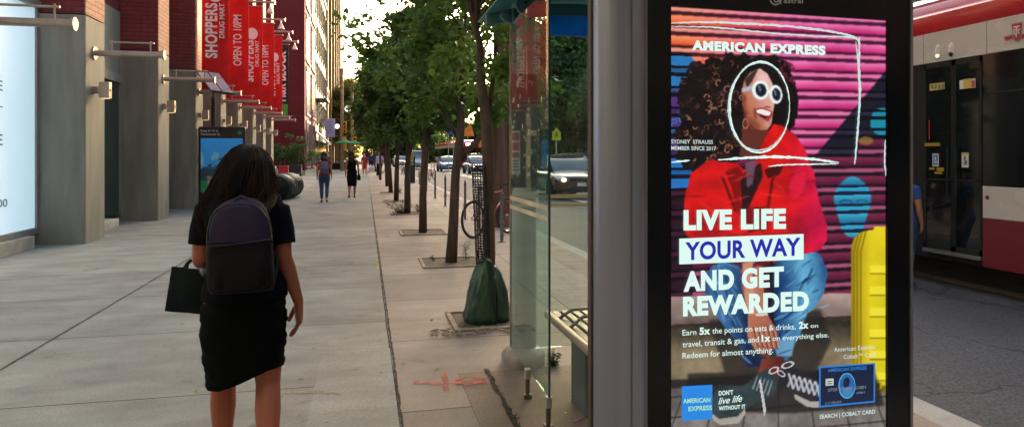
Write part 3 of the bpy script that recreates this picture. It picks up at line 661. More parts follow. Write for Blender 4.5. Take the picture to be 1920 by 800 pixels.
# near tree: mostly above the frame; its lower sprays hang into view
mb, me = tree_parts(11, [(0, 0, 0), (.02, 0, .6), (.01, .0, 1.3), (-.01, 0, 1.8), (-.05, .05, 2.15), (-.06, .05, 2.5), (-.17, .1, 2.95), (-.2, .1, 4.2)], [.060, .053, .050, .052, .043, .033, .028, .015], 4.3, 1.15, 1.45, 60, 170, .05, M_leaf, .38, 9, cx=.1,
                    extra=[(.14, -.05, 2.30, .2), (.22, .0, 2.6, .28), (.35, .3, 2.25, .3), (.15, .9, 2.2, .35), (.6, .6, 2.15, .3), (-.25, .7, 2.45, .28), (.45, 1.1, 2.0, .3), (.1, .6, 1.95, .22)])
place_tree('street_tree', 'nearest sidewalk tree, rising from the green watering bag with black mesh round its trunk', pA, 0, mb, me, G)
p2 = gnd(846, 492)
mb, me = tree_parts(12, [(0, 0, 0), (.03, 0, .5), (.06, 0, 1.2), (.12, 0, 1.7), (.17, .0, 2.3), (.2, .1, 3.4), (.15, .1, 4.6)], [.085, .07, .062, .06, .05, .04, .02], 3.4, 1.25, 1.45, 42, 110, .062, M_leaf, .40, 8, cx=-.05,
                    extra=[(-.9, 0, 2.5, .22), (-1.1, 0, 2.9, .2)])
lim = Vector((.09, 0, 1.45)); mb.tube([lim, lim+Vector((.2, .0, .16)), lim+Vector((.42, 0, .42)), lim+Vector((.55, 0, .8)), lim+Vector((.85, .1, 1.2))], [.05, .045, .04, .035, .02], 8)
place_tree('street_tree', 'second sidewalk tree from the shelter, with a low forked limb', p2, 0, mb, me, G)
p3 = gnd(793, 436)
mb, me = tree_parts(13, [(0, 0, 0), (-.0, 0, .8), (.05, 0, 1.6), (.06, 0, 2.6), (.0, 0, 3.8), (0, 0, 5.)], [.08, .07, .07, .06, .04, .02], 3.3, .95, 1.6, 62, 125, .07, M_leafd, .36, 8, cx=.38,
                    extra=[(-1.1, 0, 3.0, .18)])
t3 = place_tree('street_tree', 'third sidewalk tree, straight dark trunk in a square pit', p3, 0, mb, me, G)
p4 = gnd(764, 400)
mb, me = tree_parts(14, [(0, 0, 0), (.0, 0, .9), (.03, 0, 1.9), (.02, 0, 3.0), (.0, 0, 4.6)], [.085, .075, .065, .05, .02], 3.5, 1.15, 1.75, 90, 120, .085, M_leafd, .40, 7, cx=.15)
t4 = place_tree('street_tree', 'fourth sidewalk tree with a weedy shrub at its foot', p4, 0, mb, me, G)
for i, (uv, rz, s, lab) in enumerate([((743, 377), 1.1, .98, 'fifth sidewalk tree, next beyond the weedy shrub'), ((733, 361), 2.4, 1.02, 'sixth sidewalk tree, close behind the fifth'),
                                      ((726, 349), 4.0, 1.05, 'seventh sidewalk tree, beside the parking machine'), ((713, 337), 5.2, 1.0, 'eighth sidewalk tree, slim trunk near the red dress walker'),
                                      ((708, 329), .4, 1.08, 'ninth sidewalk tree, near the pedestrian in the white shirt'), ((704, 322), 2.0, 1.15, 'tenth and farthest sidewalk tree in the row')]):
    p = gnd(*uv); o = copy_tree(t4, p, rz, lab, scale=(s*(.92+.04*i), s, s*(1.06-.03*i))); o.rotation_euler = (R([2, -2.5, 3, -1.5, 2.5, -2][i]), R([-2, 2, 1, -3, 1.5, 2][i]), rz)
for i, (x, y, rz) in enumerate([(1.2, 68, .5), (1.5, 76, 1.9), (1.1, 85, 3.3)]):
    copy_tree(t4, (x, y, 0), rz, ['dark tree beyond the sidewalk row, left of the far tram', 'dark tree further beyond the sidewalk row by the signals', 'last dark tree at the end of the sidewalk row'][i], scale=1.45)
# big trees across the road
mb, me = tree_parts(21, [(0, 0, 0), (.1, 0, 2), (.0, .1, 4), (.1, 0, 6), (0, 0, 9)], [.26, .21, .18, .13, .05], 6.0, 3.9, 4.6, 190, 190, .17, M_leafd, 1.15, 10)
big = place_tree('roadside_tree', 'large dark tree across the road directly behind the shelter glass', (18.6, 34, 0), 0, mb, me, 'large trees across the road', 1.)
labs = ['large tree across the road behind the silver parked car', 'large tree across the road left of the wooden utility pole', 'large tree across the road above the dark pickup', 'broad tree across the road above the oncoming blue car',
        'dark tree across the road behind the second sidewalk tree', 'far tree across the road above the distant tram', 'farthest large tree across the road', 'large tree across the road nearest the tram, behind the display panel', 'large tree across the road in line with the shelter column']
for i, (x, y, s) in enumerate([(18.3, 43, 1.1), (17.6, 55, 1.45), (18.0, 63, 1.2), (18.6, 71, 1.0), (18.3, 82, .72), (18.8, 95, .7), (18.5, 110, .72), (18.9, 17.5, .8), (18.6, 25.5, .95)]):
    copy_tree(big, (x, y, 0), i*1.7+.6, labs[i], scale=s)
for i, (x, y, rz, s) in enumerate([(.9, -3.2, .3, 1.35), (1.1, -8.5, 2, 1.4), (-3.0, -6.0, 1, 1.5)]):  # unseen trees added behind the viewer to cut overhead sky light
    copy_tree(t4, (x, y, 0), rz, ['tree standing just behind the viewer beside the shelter', 'tree farther behind the viewer near the curb', 'tree behind the viewer near the buildings'][i], scale=s)
# sunlit yellow-green trees at the end of the street
mb, me = tree_parts(31, [(0, 0, 0), (.1, 0, 3), (.0, .1, 6), (0, 0, 10)], [.26, .2, .15, .05], 8.0, 4.2, 5.2, 110, 130, .26, M_leafy, 1.3, 8)
yt = place_tree('sunlit_tree', 'tall yellow green tree lit by the sun beside the yellow building', (-2.2, 104, 0), 0, mb, me, 'sunlit trees at the end of the street', .95)
for i, (x, y, s) in enumerate([(.2, 124, 1.15), (4.5, 140, 1.2), (-3.4, 150, 1.3), (9, 158, 1.2), (14.5, 150, 1.1)]):
    copy_tree(yt, (x, y, 0), i*1.3+1, ['sunlit tree behind the amber traffic signals', 'sunlit tree above the green patio umbrellas', 'leftmost sunlit tree at the far end', 'hazy sunlit tree in the middle of the far end', 'rightmost sunlit tree at the far end'][i], scale=s)
tl = []
rr = random.Random(77)
for i in range(260): tl.append((rr.uniform(-22, 60), 175+rr.uniform(-6, 6), abs(rr.gauss(0, 4.5))+.5, 2.2))
o = bpy.data.objects.new('distant_wood', leaf_mesh('wood', tl, 60, .6, M_leafy, 9)); COL.objects.link(o); tag(o, 'far off mass of trees closing the end of the street', 'distant trees', kind='stuff')
tl = []
for i in range(120): tl.append((rr.uniform(2.5, 17), 128+rr.uniform(-3, 3), abs(rr.gauss(0, 2.2))+.4, 1.4))
o = bpy.data.objects.new('distant_wood', leaf_mesh('wood', tl, 70, .4, M_leafd, 10)); COL.objects.link(o); tag(o, 'dark low greenery beyond the distant tram', 'distant trees', kind='stuff')
# tree pits
M_pitedge = mat('pit_edge', (.27, .22, .17), .8, var=.2, sc=8, bump=.3)
for i, (p, r) in enumerate([(pA, .30), (p2, .38), (p3, .40), (p4, .38), (gnd(743, 377), .4), (gnd(733, 361), .4)]):
    mb = MB(); r2 = r+.045
    mb.b2(p.x-r2, p.x+r2, p.y-r2, p.y-r, -.02, .022); mb.b2(p.x-r2, p.x+r2, p.y+r, p.y+r2, -.02, .022); mb.b2(p.x-r2, p.x-r, p.y-r+.002, p.y+r-.002, -.02, .02); mb.b2(p.x+r, p.x+r2, p.y-r+.002, p.y+r-.002, -.02, .02)
    struct(mb.build('tree_pit_kerb', M_pitedge, bevel=.006))
    mb = MB(); mb.b2(p.x-r+.003, p.x+r-.003, p.y-r+.003, p.y+r-.003, -.02, .008); struct(mb.build('tree_pit_soil', mat('pit_soil', (.12, .09, .065), .95, var=.4, sc=25, bump=.6)))
# weeds
M_weed = mat('weed_green', (.07, .13, .03), .6, col2=(.04, .08, .02), sc=8, trans=.3)
def weed(label, p, h, n, spread, seed, lw=.03, ll=.12, name='weed'):
    rnd = random.Random(seed); mb = MB(); t = thing(name, label, 'weed', p)
    st = MB()
    for i in range(n):
        a = rnd.random()*6.28; s = rnd.random()**.6*spread; hh = h*rnd.uniform(.4, 1); tip = Vector((math.cos(a)*s, math.sin(a)*s, hh)); base = Vector((math.cos(a)*s*.15, math.sin(a)*s*.15, 0)); mid = base.lerp(tip, .5)+Vector((0, 0, hh*.18))
        st.tube([base, mid, tip], [.004, .003, .0015], 4)
        for k in range(9):
            q = base.lerp(mid, k/4.) if k < 4 else mid.lerp(tip, (k-4)/4.); b = rnd.random()*6.28; d = Vector((math.cos(b), math.sin(b), rnd.uniform(-.1, .6))).normalized(); sd_ = d.cross(Vector((0, 0, 1))).normalized()*lw*.5; L_ = ll*rnd.uniform(.5, 1)
            mb.add([q, q+d*L_*.5+sd_, q+d*L_-Vector((0, 0, .01)), q+d*L_*.5-sd_], [(0, 1, 2, 3)])
    st.build('stem', M_weed, t); mb.build('leaves', M_weed, t); return t
weed('leafy weed shrub at the foot of the fourth tree', gnd(752, 400), .34, 26, .42, 1, .05, .14)
weed('small weed tuft between two tree pits near the third tree', gnd(784, 398), .25, 12, .14, 2)
weed('tall thin weed standing in the second tree pit, right side', gnd(874, 488), .30, 5, .06, 3, .02, .09)
weed('tiny weed at left end of the second tree pit', gnd(812, 490), .10, 5, .05, 4, .012, .05)
weed('small green weed behind the light pole base', gnd(1036, 685), .12, 9, .06, 5, .025, .05)
weed('low weeds at the foot of the fifth tree', gnd(748, 361), .22, 16, .25, 6, .03, .1)
weed('weeds in the pit of the eighth tree', gnd(716, 326), .35, 16, .5, 7, .05, .15)
# loose mulch and litter by the watering bag
mb = MB(); rr = random.Random(5)
for i in range(140):
    x = pA.x+rr.uniform(-.55, .1); y = pA.y-rr.uniform(.26, .5); s_ = rr.uniform(.008, .022); a = rr.random()*6.3
    mb.box((x, y, .01+s_*.3), (s_*1.8, s_*.7, s_*.5), Matrix.Rotation(a, 3, 'Z'))
o = mb.build('mulch', mat('mulch_chips', (.30, .24, .18), .9, var=.4, sc=40)); tag(o, 'scattered wood chips along the edge of the first tree pit', 'mulch', kind='stuff')
# ------------------------------------------------------------------ watering bag
M_bag = mat('green_pvc', (.010, .055, .026), .32, var=.3, sc=7, bump=1., bsc=11, spec=.6)
wb = thing('watering_bag', 'dark green zipped watering bag wrapped round the foot of the nearest tree', 'watering bag', (pA.x, pA.y-.02, .01))
def bagshape(x0, x1, h, seed, ph, yb=0.):
    rnd = random.Random(seed); rings = []; n = 44; K = 26
    for i in range(K+1):
        t = i/K; z = h*t; tp = (1-t**4)**.7*(1-.42*t); cx = (x0+x1)/2*(.25+.75*tp); rx = (x1-x0)/2*(.26+.74*tp)*(1-.12*max(0, (t-.9)/.1)); ry = .17*(.35+.65*tp)
        if t < .06: rx *= .93+t; ry *= .93+t
        ring = []
        for j in range(n):
            a = 2*math.pi*j/n; w_ = 1+.05*math.sin(5*a+ph+t*4)*(.4+t)+.03*math.sin(13*a+2*ph-t*9)+.10*noise.noise(Vector((a*4.5, t*9, ph+3)))+.05*noise.noise(Vector((a*2, t*6, ph)))
            ring.append((cx+rx*w_*math.cos(a), yb+ry*w_*math.sin(a), z+.012*math.sin(3*a+ph)*t))
        rings.append(ring)
    return MB().loft(rings)
bagshape(-.225, .085, .56, 1, .3, -.02).build('left_panel', M_bag, wb, smooth=True); bagshape(.01, .215, .50, 2, 2.1, .03).build('right_panel', M_bag, wb, smooth=True)
mb = MB(); mb.tube([(.035, -.19, .0), (.03, -.185, .2), (.02, -.15, .4), (.01, -.1, .54)], .007, 6); mb.build('zip', M_blk, wb)
mb = MB(); mb.tube([(-.085, -.02, .55), (-.10, -.03, .62), (-.08, -.03, .655), (-.055, -.03, .62), (-.05, -.02, .55)], .008, 6, flat=.4); mb.build('loop', M_blk, wb)
# black plastic mesh round trunk
tg = thing('trunk_guard', 'black plastic mesh guard wrapped loosely round the nearest tree trunk', 'tree guard', (pA.x-.045, pA.y-.03, .5))
mb = MB(); n = 16; Hh = .92; rg = .062
for j in range(n):
    a = 2*math.pi*j/n; mb.tube([(rg*math.cos(a)+.0+(-.035)*(zz/Hh)*1.2, rg*math.sin(a), zz) for zz in (0, Hh*.35, Hh*.7, Hh)], .0032, 4)
for i in range(40):
    z = Hh*i/39; mb.ringz((-.035*1.2*z/Hh, 0, z), rg, .0032, 16, 4, 'z')
mb.build('mesh', M_dark, tg)
# ------------------------------------------------------------------ wooden utility pole
M_pole = mat('weathered_pole_wood', (.16, .095, .065), .9, var=.35, sc=9, bump=.6, bsc=24, stretch=(1, 1, .08))
pp = gnd(939, 425); up = thing('utility_pole', 'thick brown wooden utility pole behind the nearest tree', 'utility pole', (pp.x, pp.y, 0))
mb = MB(); mb.tube([(0, 0, 0), (0, 0, 4), (0, 0, 9.5)], [.175, .16, .13], 20); mb.build('shaft', M_pole, up, smooth=True, auto=40)
mb = MB(); mb.box((0, 0, 8.8), (2.2, .1, .12)); mb.build('crossarm', M_pole, up)
mb = MB(); mb.tube([(.15, -.1, 0), (.15, -.1, 5)], .03, 8); mb.build('conduit', mat('rust_conduit', (.2, .07, .04), .8), up)
# ------------------------------------------------------------------ street light pole just beyond the shelter glass
M_galv = mat('painted_grey_pole', (.42, .43, .40), .5, .1, var=.1, sc=3)
lp = gnd(992, 694); lpt = thing('street_light_pole', 'wide grey street light pole on a domed base behind the shelter glass', 'light pole', (lp.x, lp.y+.17, 0))
mb = MB(); mb.tube([(0, 0, .05), (0, 0, 7.0)], [.095, .075], 28); mb.build('shaft', M_galv, lpt, smooth=True, auto=40)
mb = MB(); mb.lathe([(.155, 0), (.158, .07), (.150, .085), (.12, .115), (.098, .125)], n=36); mb.build('base_cover', mat('cast_grey_base', (.36, .34, .31), .5, .2, var=.25, sc=8), lpt, smooth=True, auto=50)
mb = MB(); mb.tube([(0, 0, 1.27), (0, 0, 2.07)], .101, 28); wrap = mb.build('poster_wrap', mat('black_poster_residue', (.012, .012, .011), .8, var=.3, sc=20, bump=.5), lpt, smooth=True, auto=40)
rr = random.Random(9); mb = MB()
for i in range(34):
    a = rr.uniform(-2.6, -.6); z = rr.uniform(1.35, 2.04); s_ = rr.uniform(.006, .014); r_ = .1035; h = s_*rr.uniform(.8, 2.6); da = s_/r_
    mb.add([(r_*math.cos(a-da), r_*math.sin(a-da), z-h), (r_*math.cos(a+da*.7), r_*math.sin(a+da*.7), z-h*.8), (r_*math.cos(a+da), r_*math.sin(a+da), z+h), (r_*math.cos(a-da*.6), r_*math.sin(a-da*.6), z+h*.7)], [(0, 1, 2, 3)])
mb.build('paper_scraps', mat('torn_paper', (.75, .68, .62), .8, var=.2), wrap)
def curved(mb, a0, a1, z0, z1, r_=.1045, n=6):
    vs = [(r_*math.cos(a0+(a1-a0)*i/n), r_*math.sin(a0+(a1-a0)*i/n), z) for z in (z0, z1) for i in range(n+1)]
    mb.add(vs, [(i, i+1, n+1+i+1, n+1+i) for i in range(n)])
a0, a1 = -2.75, -2.02
fl = MB(); curved(fl, a0, a1, 1.36, 1.67); fo = fl.build('flyer', mat('flyer_paper', (.75, .62, .64), .7), wrap)
mb = MB()
for z0, z1, c in ((1.60, 1.655, 0), (1.53, 1.585, 0), (1.48, 1.515, 0)): curved(mb, a0+.06, a1-.06, z0, z1, .1053)
mb.build('flyer_print', mat('flyer_red', (.55, .04, .10), .7), fo)
mb = MB()
for z in (1.45, 1.43, 1.41, 1.385): curved(mb, a0+.1, a1-.15, z, z+.011, .1053)
mb.build('flyer_text', M_ink, fo)
mb = MB(); curved(mb, -1.55, -1.30, 1.43, 1.465); mb.build('sticker', mat('yellow_sticker', (.6, .5, .12), .6), wrap)

# ------------------------------------------------------------------ bike posts
M_post = mat('grey_post_metal', (.20, .19, .17), .55, .5, var=.25, sc=14)
def bikepost(label, p):
    t = thing('bike_post', label, 'bike post', p, 0, 'steel bike posts along the curb')
    mb = MB(); mb.tube([(0, 0, 0), (0, 0, .82)], .03, 10); mb.lathe([(.07, 0), (.07, .012), (.034, .02)]); mb.ball((0, 0, .82), .034); mb.lathe([(.045, .30), (.045, .36)], n=12); mb.build('post', M_post, t, smooth=True, auto=40)
    mb = MB(); mb.tube([(0, -.07, .66), (0, .07, .66)], .014, 6); mb.b2(-.018, .018, -.02, .02, .72, .90); mb.build('head', M_post, t, bevel=.006)
    return t
for lab, uv in (('nearest bike post, with the bicycle locked to it', (941, 453)), ('second bike post, right behind the bicycle', (898, 430)), ('third bike post, alone between the second tree and the pole', (872, 411)), ('fourth bike post, left of the second tree trunk', (835, 387)), ('fifth bike post, right of the third tree', (816, 372)), ('sixth bike post, beside the parked bikes', (806, 367))):
    bikepost(lab, gnd(*uv) if 'sixth' not in lab else gnd(800, 359))
# ------------------------------------------------------------------ bicycle
M_tyre = mat('tyre_rubber', (.015, .015, .015), .7); M_chrome = mat('chrome', (.6, .6, .6), .2, 1.)
def bicycle(label, loc, rz, framecol='red', lean=.06):
    M_fr = mat('bike_%s' % framecol, {'red': (.35, .02, .04), 'black': (.02, .02, .03), 'silver': (.3, .32, .35)}[framecol], .35, .2)
    t = thing('bicycle', label, 'bicycle', loc, rz); t.rotation_euler = (lean, 0, rz)
    Rw = .34
    for x in (-.52, .52):
        mb = MB(); mb.ringz((x, 0, Rw), Rw-.018, .018, 40, 8, 'y'); w_ = mb.build('wheel', M_tyre, t, smooth=True)
        mb = MB(); mb.ringz((x, 0, Rw), Rw-.045, .009, 36, 6, 'y'); mb.cyl((x, -.04, Rw), (x, .04, Rw), .02, n=10)
        for i in range(20):
            a = i*math.pi/10; mb.tube([(x+.015*math.cos(a+.6), .02*(-1)**i, Rw+.015*math.sin(a+.6)), (x+(Rw-.045)*math.cos(a), 0, Rw+(Rw-.045)*math.sin(a))], .0016, 3)
        mb.build('rim', M_chrome, w_)
    bbk = (-.08, 0, .28); st = (-.20, 0, .78); hd = (.36, 0, .80); hl = (.40, 0, .66); mb = MB()
    for a, b, r_ in ((bbk, st, .017), (bbk, hl, .02), (st, hd, .016), (hd, hl, .02), (bbk, (-.52, .05, Rw), .011), (bbk, (-.52, -.05, Rw), .011), ((-.19, 0, .73), (-.52, .05, Rw), .009), ((-.19, 0, .73), (-.52, -.05, Rw), .009)): mb.tube([a, b], r_, 8)
    mb.build('frame', M_fr, t, smooth=True)
    mb = MB(); mb.tube([hl, (.44, .05, .6), (.52, .05, Rw)], .012, 6); mb.tube([hl, (.44, -.05, .6), (.52, -.05, Rw)], .012, 6); mb.build('fork', M_fr, t)
    mb = MB(); mb.tube([(.36, 0, .8), (.345, 0, .92), (.38, 0, .94)], .013, 8); mb.tube([(.26, -.29, .97), (.36, -.25, .96), (.40, -.12, .94), (.40, .12, .94), (.36, .25, .96), (.26, .29, .97)], .012, 8); hb = mb.build('handlebar', M_dark, t, smooth=True)
    mb = MB(); mb.tube([(.22, -.295, .975), (.32, -.27, .965)], .017, 8); mb.tube([(.22, .295, .975), (.32, .27, .965)], .017, 8); mb.build('grip', M_tyre, hb)
    mb = MB(); mb.tube([st, (-.225, 0, .88)], .013, 8); mb.build('seat_post', M_chrome, t)
    mb = MB(); mb.loft([[(-.36+.0, s*.07, .90), (-.36, s*.02, .925), (-.36, -s*.02, .925), (-.36, -s*.07, .90), (-.36, 0, .885)] for s in (1,)]+[[(-.22, .055, .90), (-.22, .02, .915), (-.22, -.02, .915), (-.22, -.055, .90), (-.22, 0, .88)], [(-.08, .018, .905), (-.08, .01, .915), (-.08, -.01, .915), (-.08, -.018, .905), (-.08, 0, .89)]]); mb.build('saddle', M_dark, t, bevel=.008)
    mb = MB(); mb.ringz((bbk[0], .05, bbk[2]), .09, .006, 24, 5, 'y'); mb.tube([(bbk[0], .05, bbk[2]), (bbk[0]+.12, .06, bbk[2]-.12)], .009, 6); mb.tube([(bbk[0], -.05, bbk[2]), (bbk[0]-.12, -.06, bbk[2]+.12)], .009, 6)
    mb.tube([(bbk[0], .05, bbk[2]+.09), (-.52, .05, Rw+.035)], .004, 4); mb.tube([(bbk[0], .05, bbk[2]-.09), (-.52, .05, Rw-.035)], .004, 4)
    cr_ = mb.build('crank', M_chrome, t)
    mb = MB(); mb.box((bbk[0]+.12, .1, bbk[2]-.12), (.09, .08, .02)); mb.box((bbk[0]-.12, -.1, bbk[2]+.12), (.09, .08, .02)); mb.build('pedal', M_dark, cr_)
    return t
b0 = gnd(920, 444); bicycle('bicycle with red frame locked to the nearest bike post behind the tree', (b0.x+.05, b0.y+.18, 0), R(42), 'red', -.04)
b1 = gnd(793, 345); bicycle('dark bicycle parked nearest in the group beyond the third tree', (b1.x-.1, b1.y, 0), R(78), 'black')
b2_ = gnd(786, 337); bicycle('silver bicycle standing behind the dark one past the third tree', (b2_.x+.15, b2_.y, 0), R(100), 'silver')
b3 = gnd(806, 340); bicycle('red framed bicycle at the back of the group beyond the third tree', (b3.x+.2, b3.y+1, 0), R(70), 'red')
b4 = gnd(752, 330); bicycle('black bicycle parked between the fifth and sixth trees', (b4.x+.1, b4.y, 0), R(95), 'black')
# parking machine
pk = gnd(771, 343); t = thing('parking_machine', 'dark parking pay machine with yellow and green sign beside the trees', 'parking machine', (pk.x, pk.y, 0))
mb = MB(); mb.b2(-.2, .2, -.15, .15, 0, 1.45); mb.build('cabinet', mat('dark_slate_metal', (.03, .045, .06), .4, .3), t, bevel=.03)
mb = MB(); mb.b2(-.06, .04, -.02, .02, 1.4, 1.55); mb.build('neck', M_blk, t); mb = MB(); mb.b2(-.16, .12, -.03, .03, .95, 1.62); sg = mb.build('sign', mat('yellow_sign', (.62, .50, .05), .5), t, bevel=.01, M=Matrix.Translation((-.02, -.19, 0)))
mb = MB(); mb.b2(-.11, .07, -.225, -.221, 1.02, 1.33); gp = mb.build('green_field', mat('sign_green', (.02, .22, .08), .5), sg, M=Matrix.Translation((-.02, 0, 0)))
text_mb(MB(), 'P', lambda a, b: (-.08+.09*a, -.227, 1.08+.19*b), .03).build('letter', M_white, gp)
mb = MB(); mb.b2(-.13, .09, -.225, -.221, 1.40, 1.56); mb.build('orange_field', mat('sign_orange', (.6, .22, .03), .5), sg, M=Matrix.Translation((-.02, 0, 0)))
# ================================================================== BUS SHELTER
M_teal = mat('teal_metal', (.085, .20, .23), .4, .4, var=.1, sc=5)
M_canopy = mat('teal_canopy', (.10, .38, .36), .35, var=.12, sc=2, trans=.35)
M_alu = mat('brushed_aluminium', (.33, .35, .43), .36, .6, var=.06, sc=3, stretch=(8, 8, .2))
M_alud = mat('aluminium_dull', (.30, .30, .32), .45, .7, var=.1, sc=6)
M_gl1 = glass('shelter_glass', (.80, .92, .88), haze=.04); M_gl2 = glass('shelter_glass_end', (.86, .93, .90), haze=.03)
M_gedge = mat('glass_edge', (.02, .09, .08), .15, spec=.8)
sh = thing('bus_shelter', 'glass bus shelter with teal curved roof and slatted bench beside the lit display', 'bus shelter', (1.5, 3.5, 0))
def sb(mb, name, m, parent=None, **k): return mb.build(name, m, parent or sh, M=Matrix.Translation((-1.5, -3.5, 0)), **k)
ga = atd(1030, 737, 3.78); gb = atd(958, 663, 4.78)
XG = .975; y0 = atX(1030, 700, XG).y; y1 = atX(958, 700, XG).y; zg0 = .185
mb = MB(); mb.b2(XG-.005, XG+.005, y0+.004, y1, zg0, 2.40); side = sb(mb, 'side_glass', M_gl1)
mb = MB(); mb.b2(XG-.0055, XG+.0055, y0-.004, y0+.004, zg0, 2.38); sb(mb, 'glass_edge', M_gedge, side)
mb = MB(); mb.b2(XG-.006, XG+.006, y1, y1+.016, zg0, 2.4); sb(mb, 'glass_trim', mat('tan_trim', (.40, .33, .24), .5), side)
ye = y1+.04
mb = MB(); mb.b2(XG+.03, 2.25, ye-.005, ye+.005, .155, 2.22); endg = sb(mb, 'end_glass', M_gl2)
mb = MB()
for z in (1.135, 1.195): mb.b2(XG+.03, 2.25, ye-.0085, ye-.0060, z, z+.026)
for z in (1.135, 1.195): mb.b2(XG-.009, XG-.0065, y0+.01, y1-.01, z, z+.026)
sb(mb, 'safety_stripe', mat('cream_tape', (.75, .62, .45), .5), endg)
# end posts
for y in (y0+.02, y0+.50):
    mb = MB(); mb.tube([(XG, y, 0), (XG, y, .12)], .014, 10); mb.b2(XG-.022, XG+.022, y-.022, y+.022, 0, .03); sb(mb, 'glass_foot', mat('brown_post', (.15, .12, .10), .5, .4), smooth=False)
    mb = MB(); mb.b2(XG-.016, XG+.016, y-.024, y+.024, .125, .185); sb(mb, 'glass_clamp', mat('bright_clamp', (.55, .53, .50), .4, .6), bevel=.004)
for (x, y) in ((2.28, ye),):
    mb = MB(); mb.tube([(x, y, 0), (x, y, 2.5)], .035, 14); sb(mb, 'post', M_alu, smooth=True)
mb = MB(); mb.tube([(XG+.03, y1+.03, 1.9), (XG+.03, y1+.03, 2.5)], .016, 12); sb(mb, 'post', M_teal, smooth=True)
# blue header on the end
hb0 = atX(1030, 45, 1.33); mb = MB(); mb.b2(1.265, 2.26, ye-.02, ye+.02, 2.335, 2.475); sb(mb, 'header_sign', mat('header_blue', (.03, .36, .95), .4, trans=.6), bevel=.004)
# vaulted roof
def arch(x): t = (x-.86)/(2.35-.86); return 2.53+.11*math.sin(math.pi*min(1, max(0, t))**.9)
xs = [.86+(2.5-.86)*i/16 for i in range(17)]; yr0, yr1 = 1.6, 5.15
mb = MB(); mb.loft([[(x, y, arch(x)) for y in (yr0, yr1)]+[(x, y, arch(x)+.012) for y in (yr1, yr0)] for x in xs]); sb(mb, 'canopy', M_canopy)
for y in (yr1-.35, (yr0+yr1)/2, yr0+.2):
    mb = MB(); mb.loft([[(x, y-.02, arch(x)-.01), (x, y+.02, arch(x)-.01), (x, y+.02, arch(x)-.10), (x, y-.02, arch(x)-.10)] for x in xs]); sb(mb, 'roof_rib', M_teal)
# round bolted plates holding the canopy
for (u, v, d, ru, rv) in ((968, 31, 4.72, .115, .055), (998, 12, 4.5, .115, .075)):
    c = atd(u, v, d); mb = MB(); n = 28
    mb.loft([[c+Vector((ru*math.cos(2*math.pi*j/n), s, rv*math.sin(2*math.pi*j/n))) for j in range(n)] for s in (-.012, .012)]); pl = sb(mb, 'bracket_plate', M_teal, bevel=.003)
    mb = MB()
    for dx, dz in ((-.05, .015), (.0, -.01), (.045, .02)): mb.cyl(c+Vector((dx, -.012, dz)), c+Vector((dx, -.022, dz)), .009, n=8)
    sb(mb, 'bolt', M_dark, pl)
mb = MB(); c1 = atd(1000, 45, 4.75); mb.tube([(XG+.03, y1+.02, 2.38), (XG+.2, y1, 2.6), (XG+.6, y1, 2.74)], .03, 10); mb.tube([(XG+.0, y0+.25, 2.45), (XG+.3, y0+.2, 2.62)], .025, 10); sb(mb, 'roof_arm', M_teal, smooth=True)
# bench
M_slat = mat('bench_slat', (.30, .25, .22), .5, var=.1, sc=5); M_bleg = mat('bench_leg_grey', (.13, .16, .16), .6)
bx0, bx1, by0, by1, bz = 1.185, 1.60, 2.75, 4.28, .46
bnch = thing('bench', 'slatted cream bench with grey leg panel inside the glass shelter', 'bench', (1.4, 3.5, 0)); bMx = Matrix.Translation((-1.4, -3.5, 0))
for i in range(6):
    x = bx0+.045+i*.066; mb = MB(); mb.b2(x-.024, x+.024, by0, by1, bz-.022, bz+(0.003 if i else 0)); mb.build('seat_slat', M_slat, bnch, M=bMx, bevel=.006)
mb = MB(); mb.tube([(bx0, by0, bz-.02), (bx0, by1, bz-.02)], .028, 12); mb.build('front_rail', mat('bench_rail', (.42, .30, .26), .4), bnch, M=bMx, smooth=True)
for y in (3.32, by1-.07):
    mb = MB(); mb.b2(bx0+.02, bx1-.02, y-.02, y+.02, bz-.05, bz-.024); mb.build('cross_bar', M_bleg, bnch, M=bMx)
lg = gnd(1072, 728); mb = MB(); mb.b2(bx0+.04, bx1-.08, 3.62, 3.90, 0, bz-.03); mb.build('leg', M_bleg, bnch, M=bMx, bevel=.01)
mb = MB(); mb.b2(bx0+.04, bx1-.08, 2.9, 3.05, 0, bz-.03); mb.build('leg', M_bleg, bnch, M=bMx, bevel=.01)
for y in (3.75,):
    mb = MB(); mb.tube([(bx0+.02, y+.1, bz), (bx0+.1, y+.1, bz+.06), (bx1-.02, y+.1, bz+.075)], .011, 8); mb.build('seat_divider', M_alud, bnch, M=bMx, smooth=True)
mb = MB(); mb.tube([(bx0+.02, 4.08, bz), (bx0+.1, 4.08, bz+.05), (bx1-.02, 4.08, bz+.06)], .011, 8); mb.build('seat_divider', M_alud, bnch, M=bMx, smooth=True)
# litter
f = gnd(1083, 789); f2 = gnd(1100, 781); mb = MB(); a = math.atan2(f2.y-f.y, f2.x-f.x)
mb.box((.045, 0, .006), (.09, .008, .005)); mb.box((-.005, 0, .006), (.035, .020, .004)); 
for q in (-.007, 0, .007): mb.box((-.032, q, .006), (.028, .003, .003))
o = mb.build('plastic_fork', mat('purple_plastic', (.42, .12, .50), .3)); o.location = f; o.rotation_euler = (0, 0, a); tag(o, 'small purple plastic fork lying on the ground by the bench', 'fork')
mb = MB(); mb.ball((0, 0, .004), (.008, .008, .005), 8, 5); o = mb.build('cigarette_filter', M_white); o.location = gnd(1060, 774); tag(o, 'tiny white scrap lying in front of the bench leg', 'litter')
mb = MB(); 
for k in range(4): mb.add([Vector((.012*k, 0, 0)), Vector((.015*k+.02, .004, .0)), Vector((.006*k+.01, .0, .075-.012*k)), Vector((.004*k-.004, .01, .08-.01*k))], [(0, 1, 2, 3)])
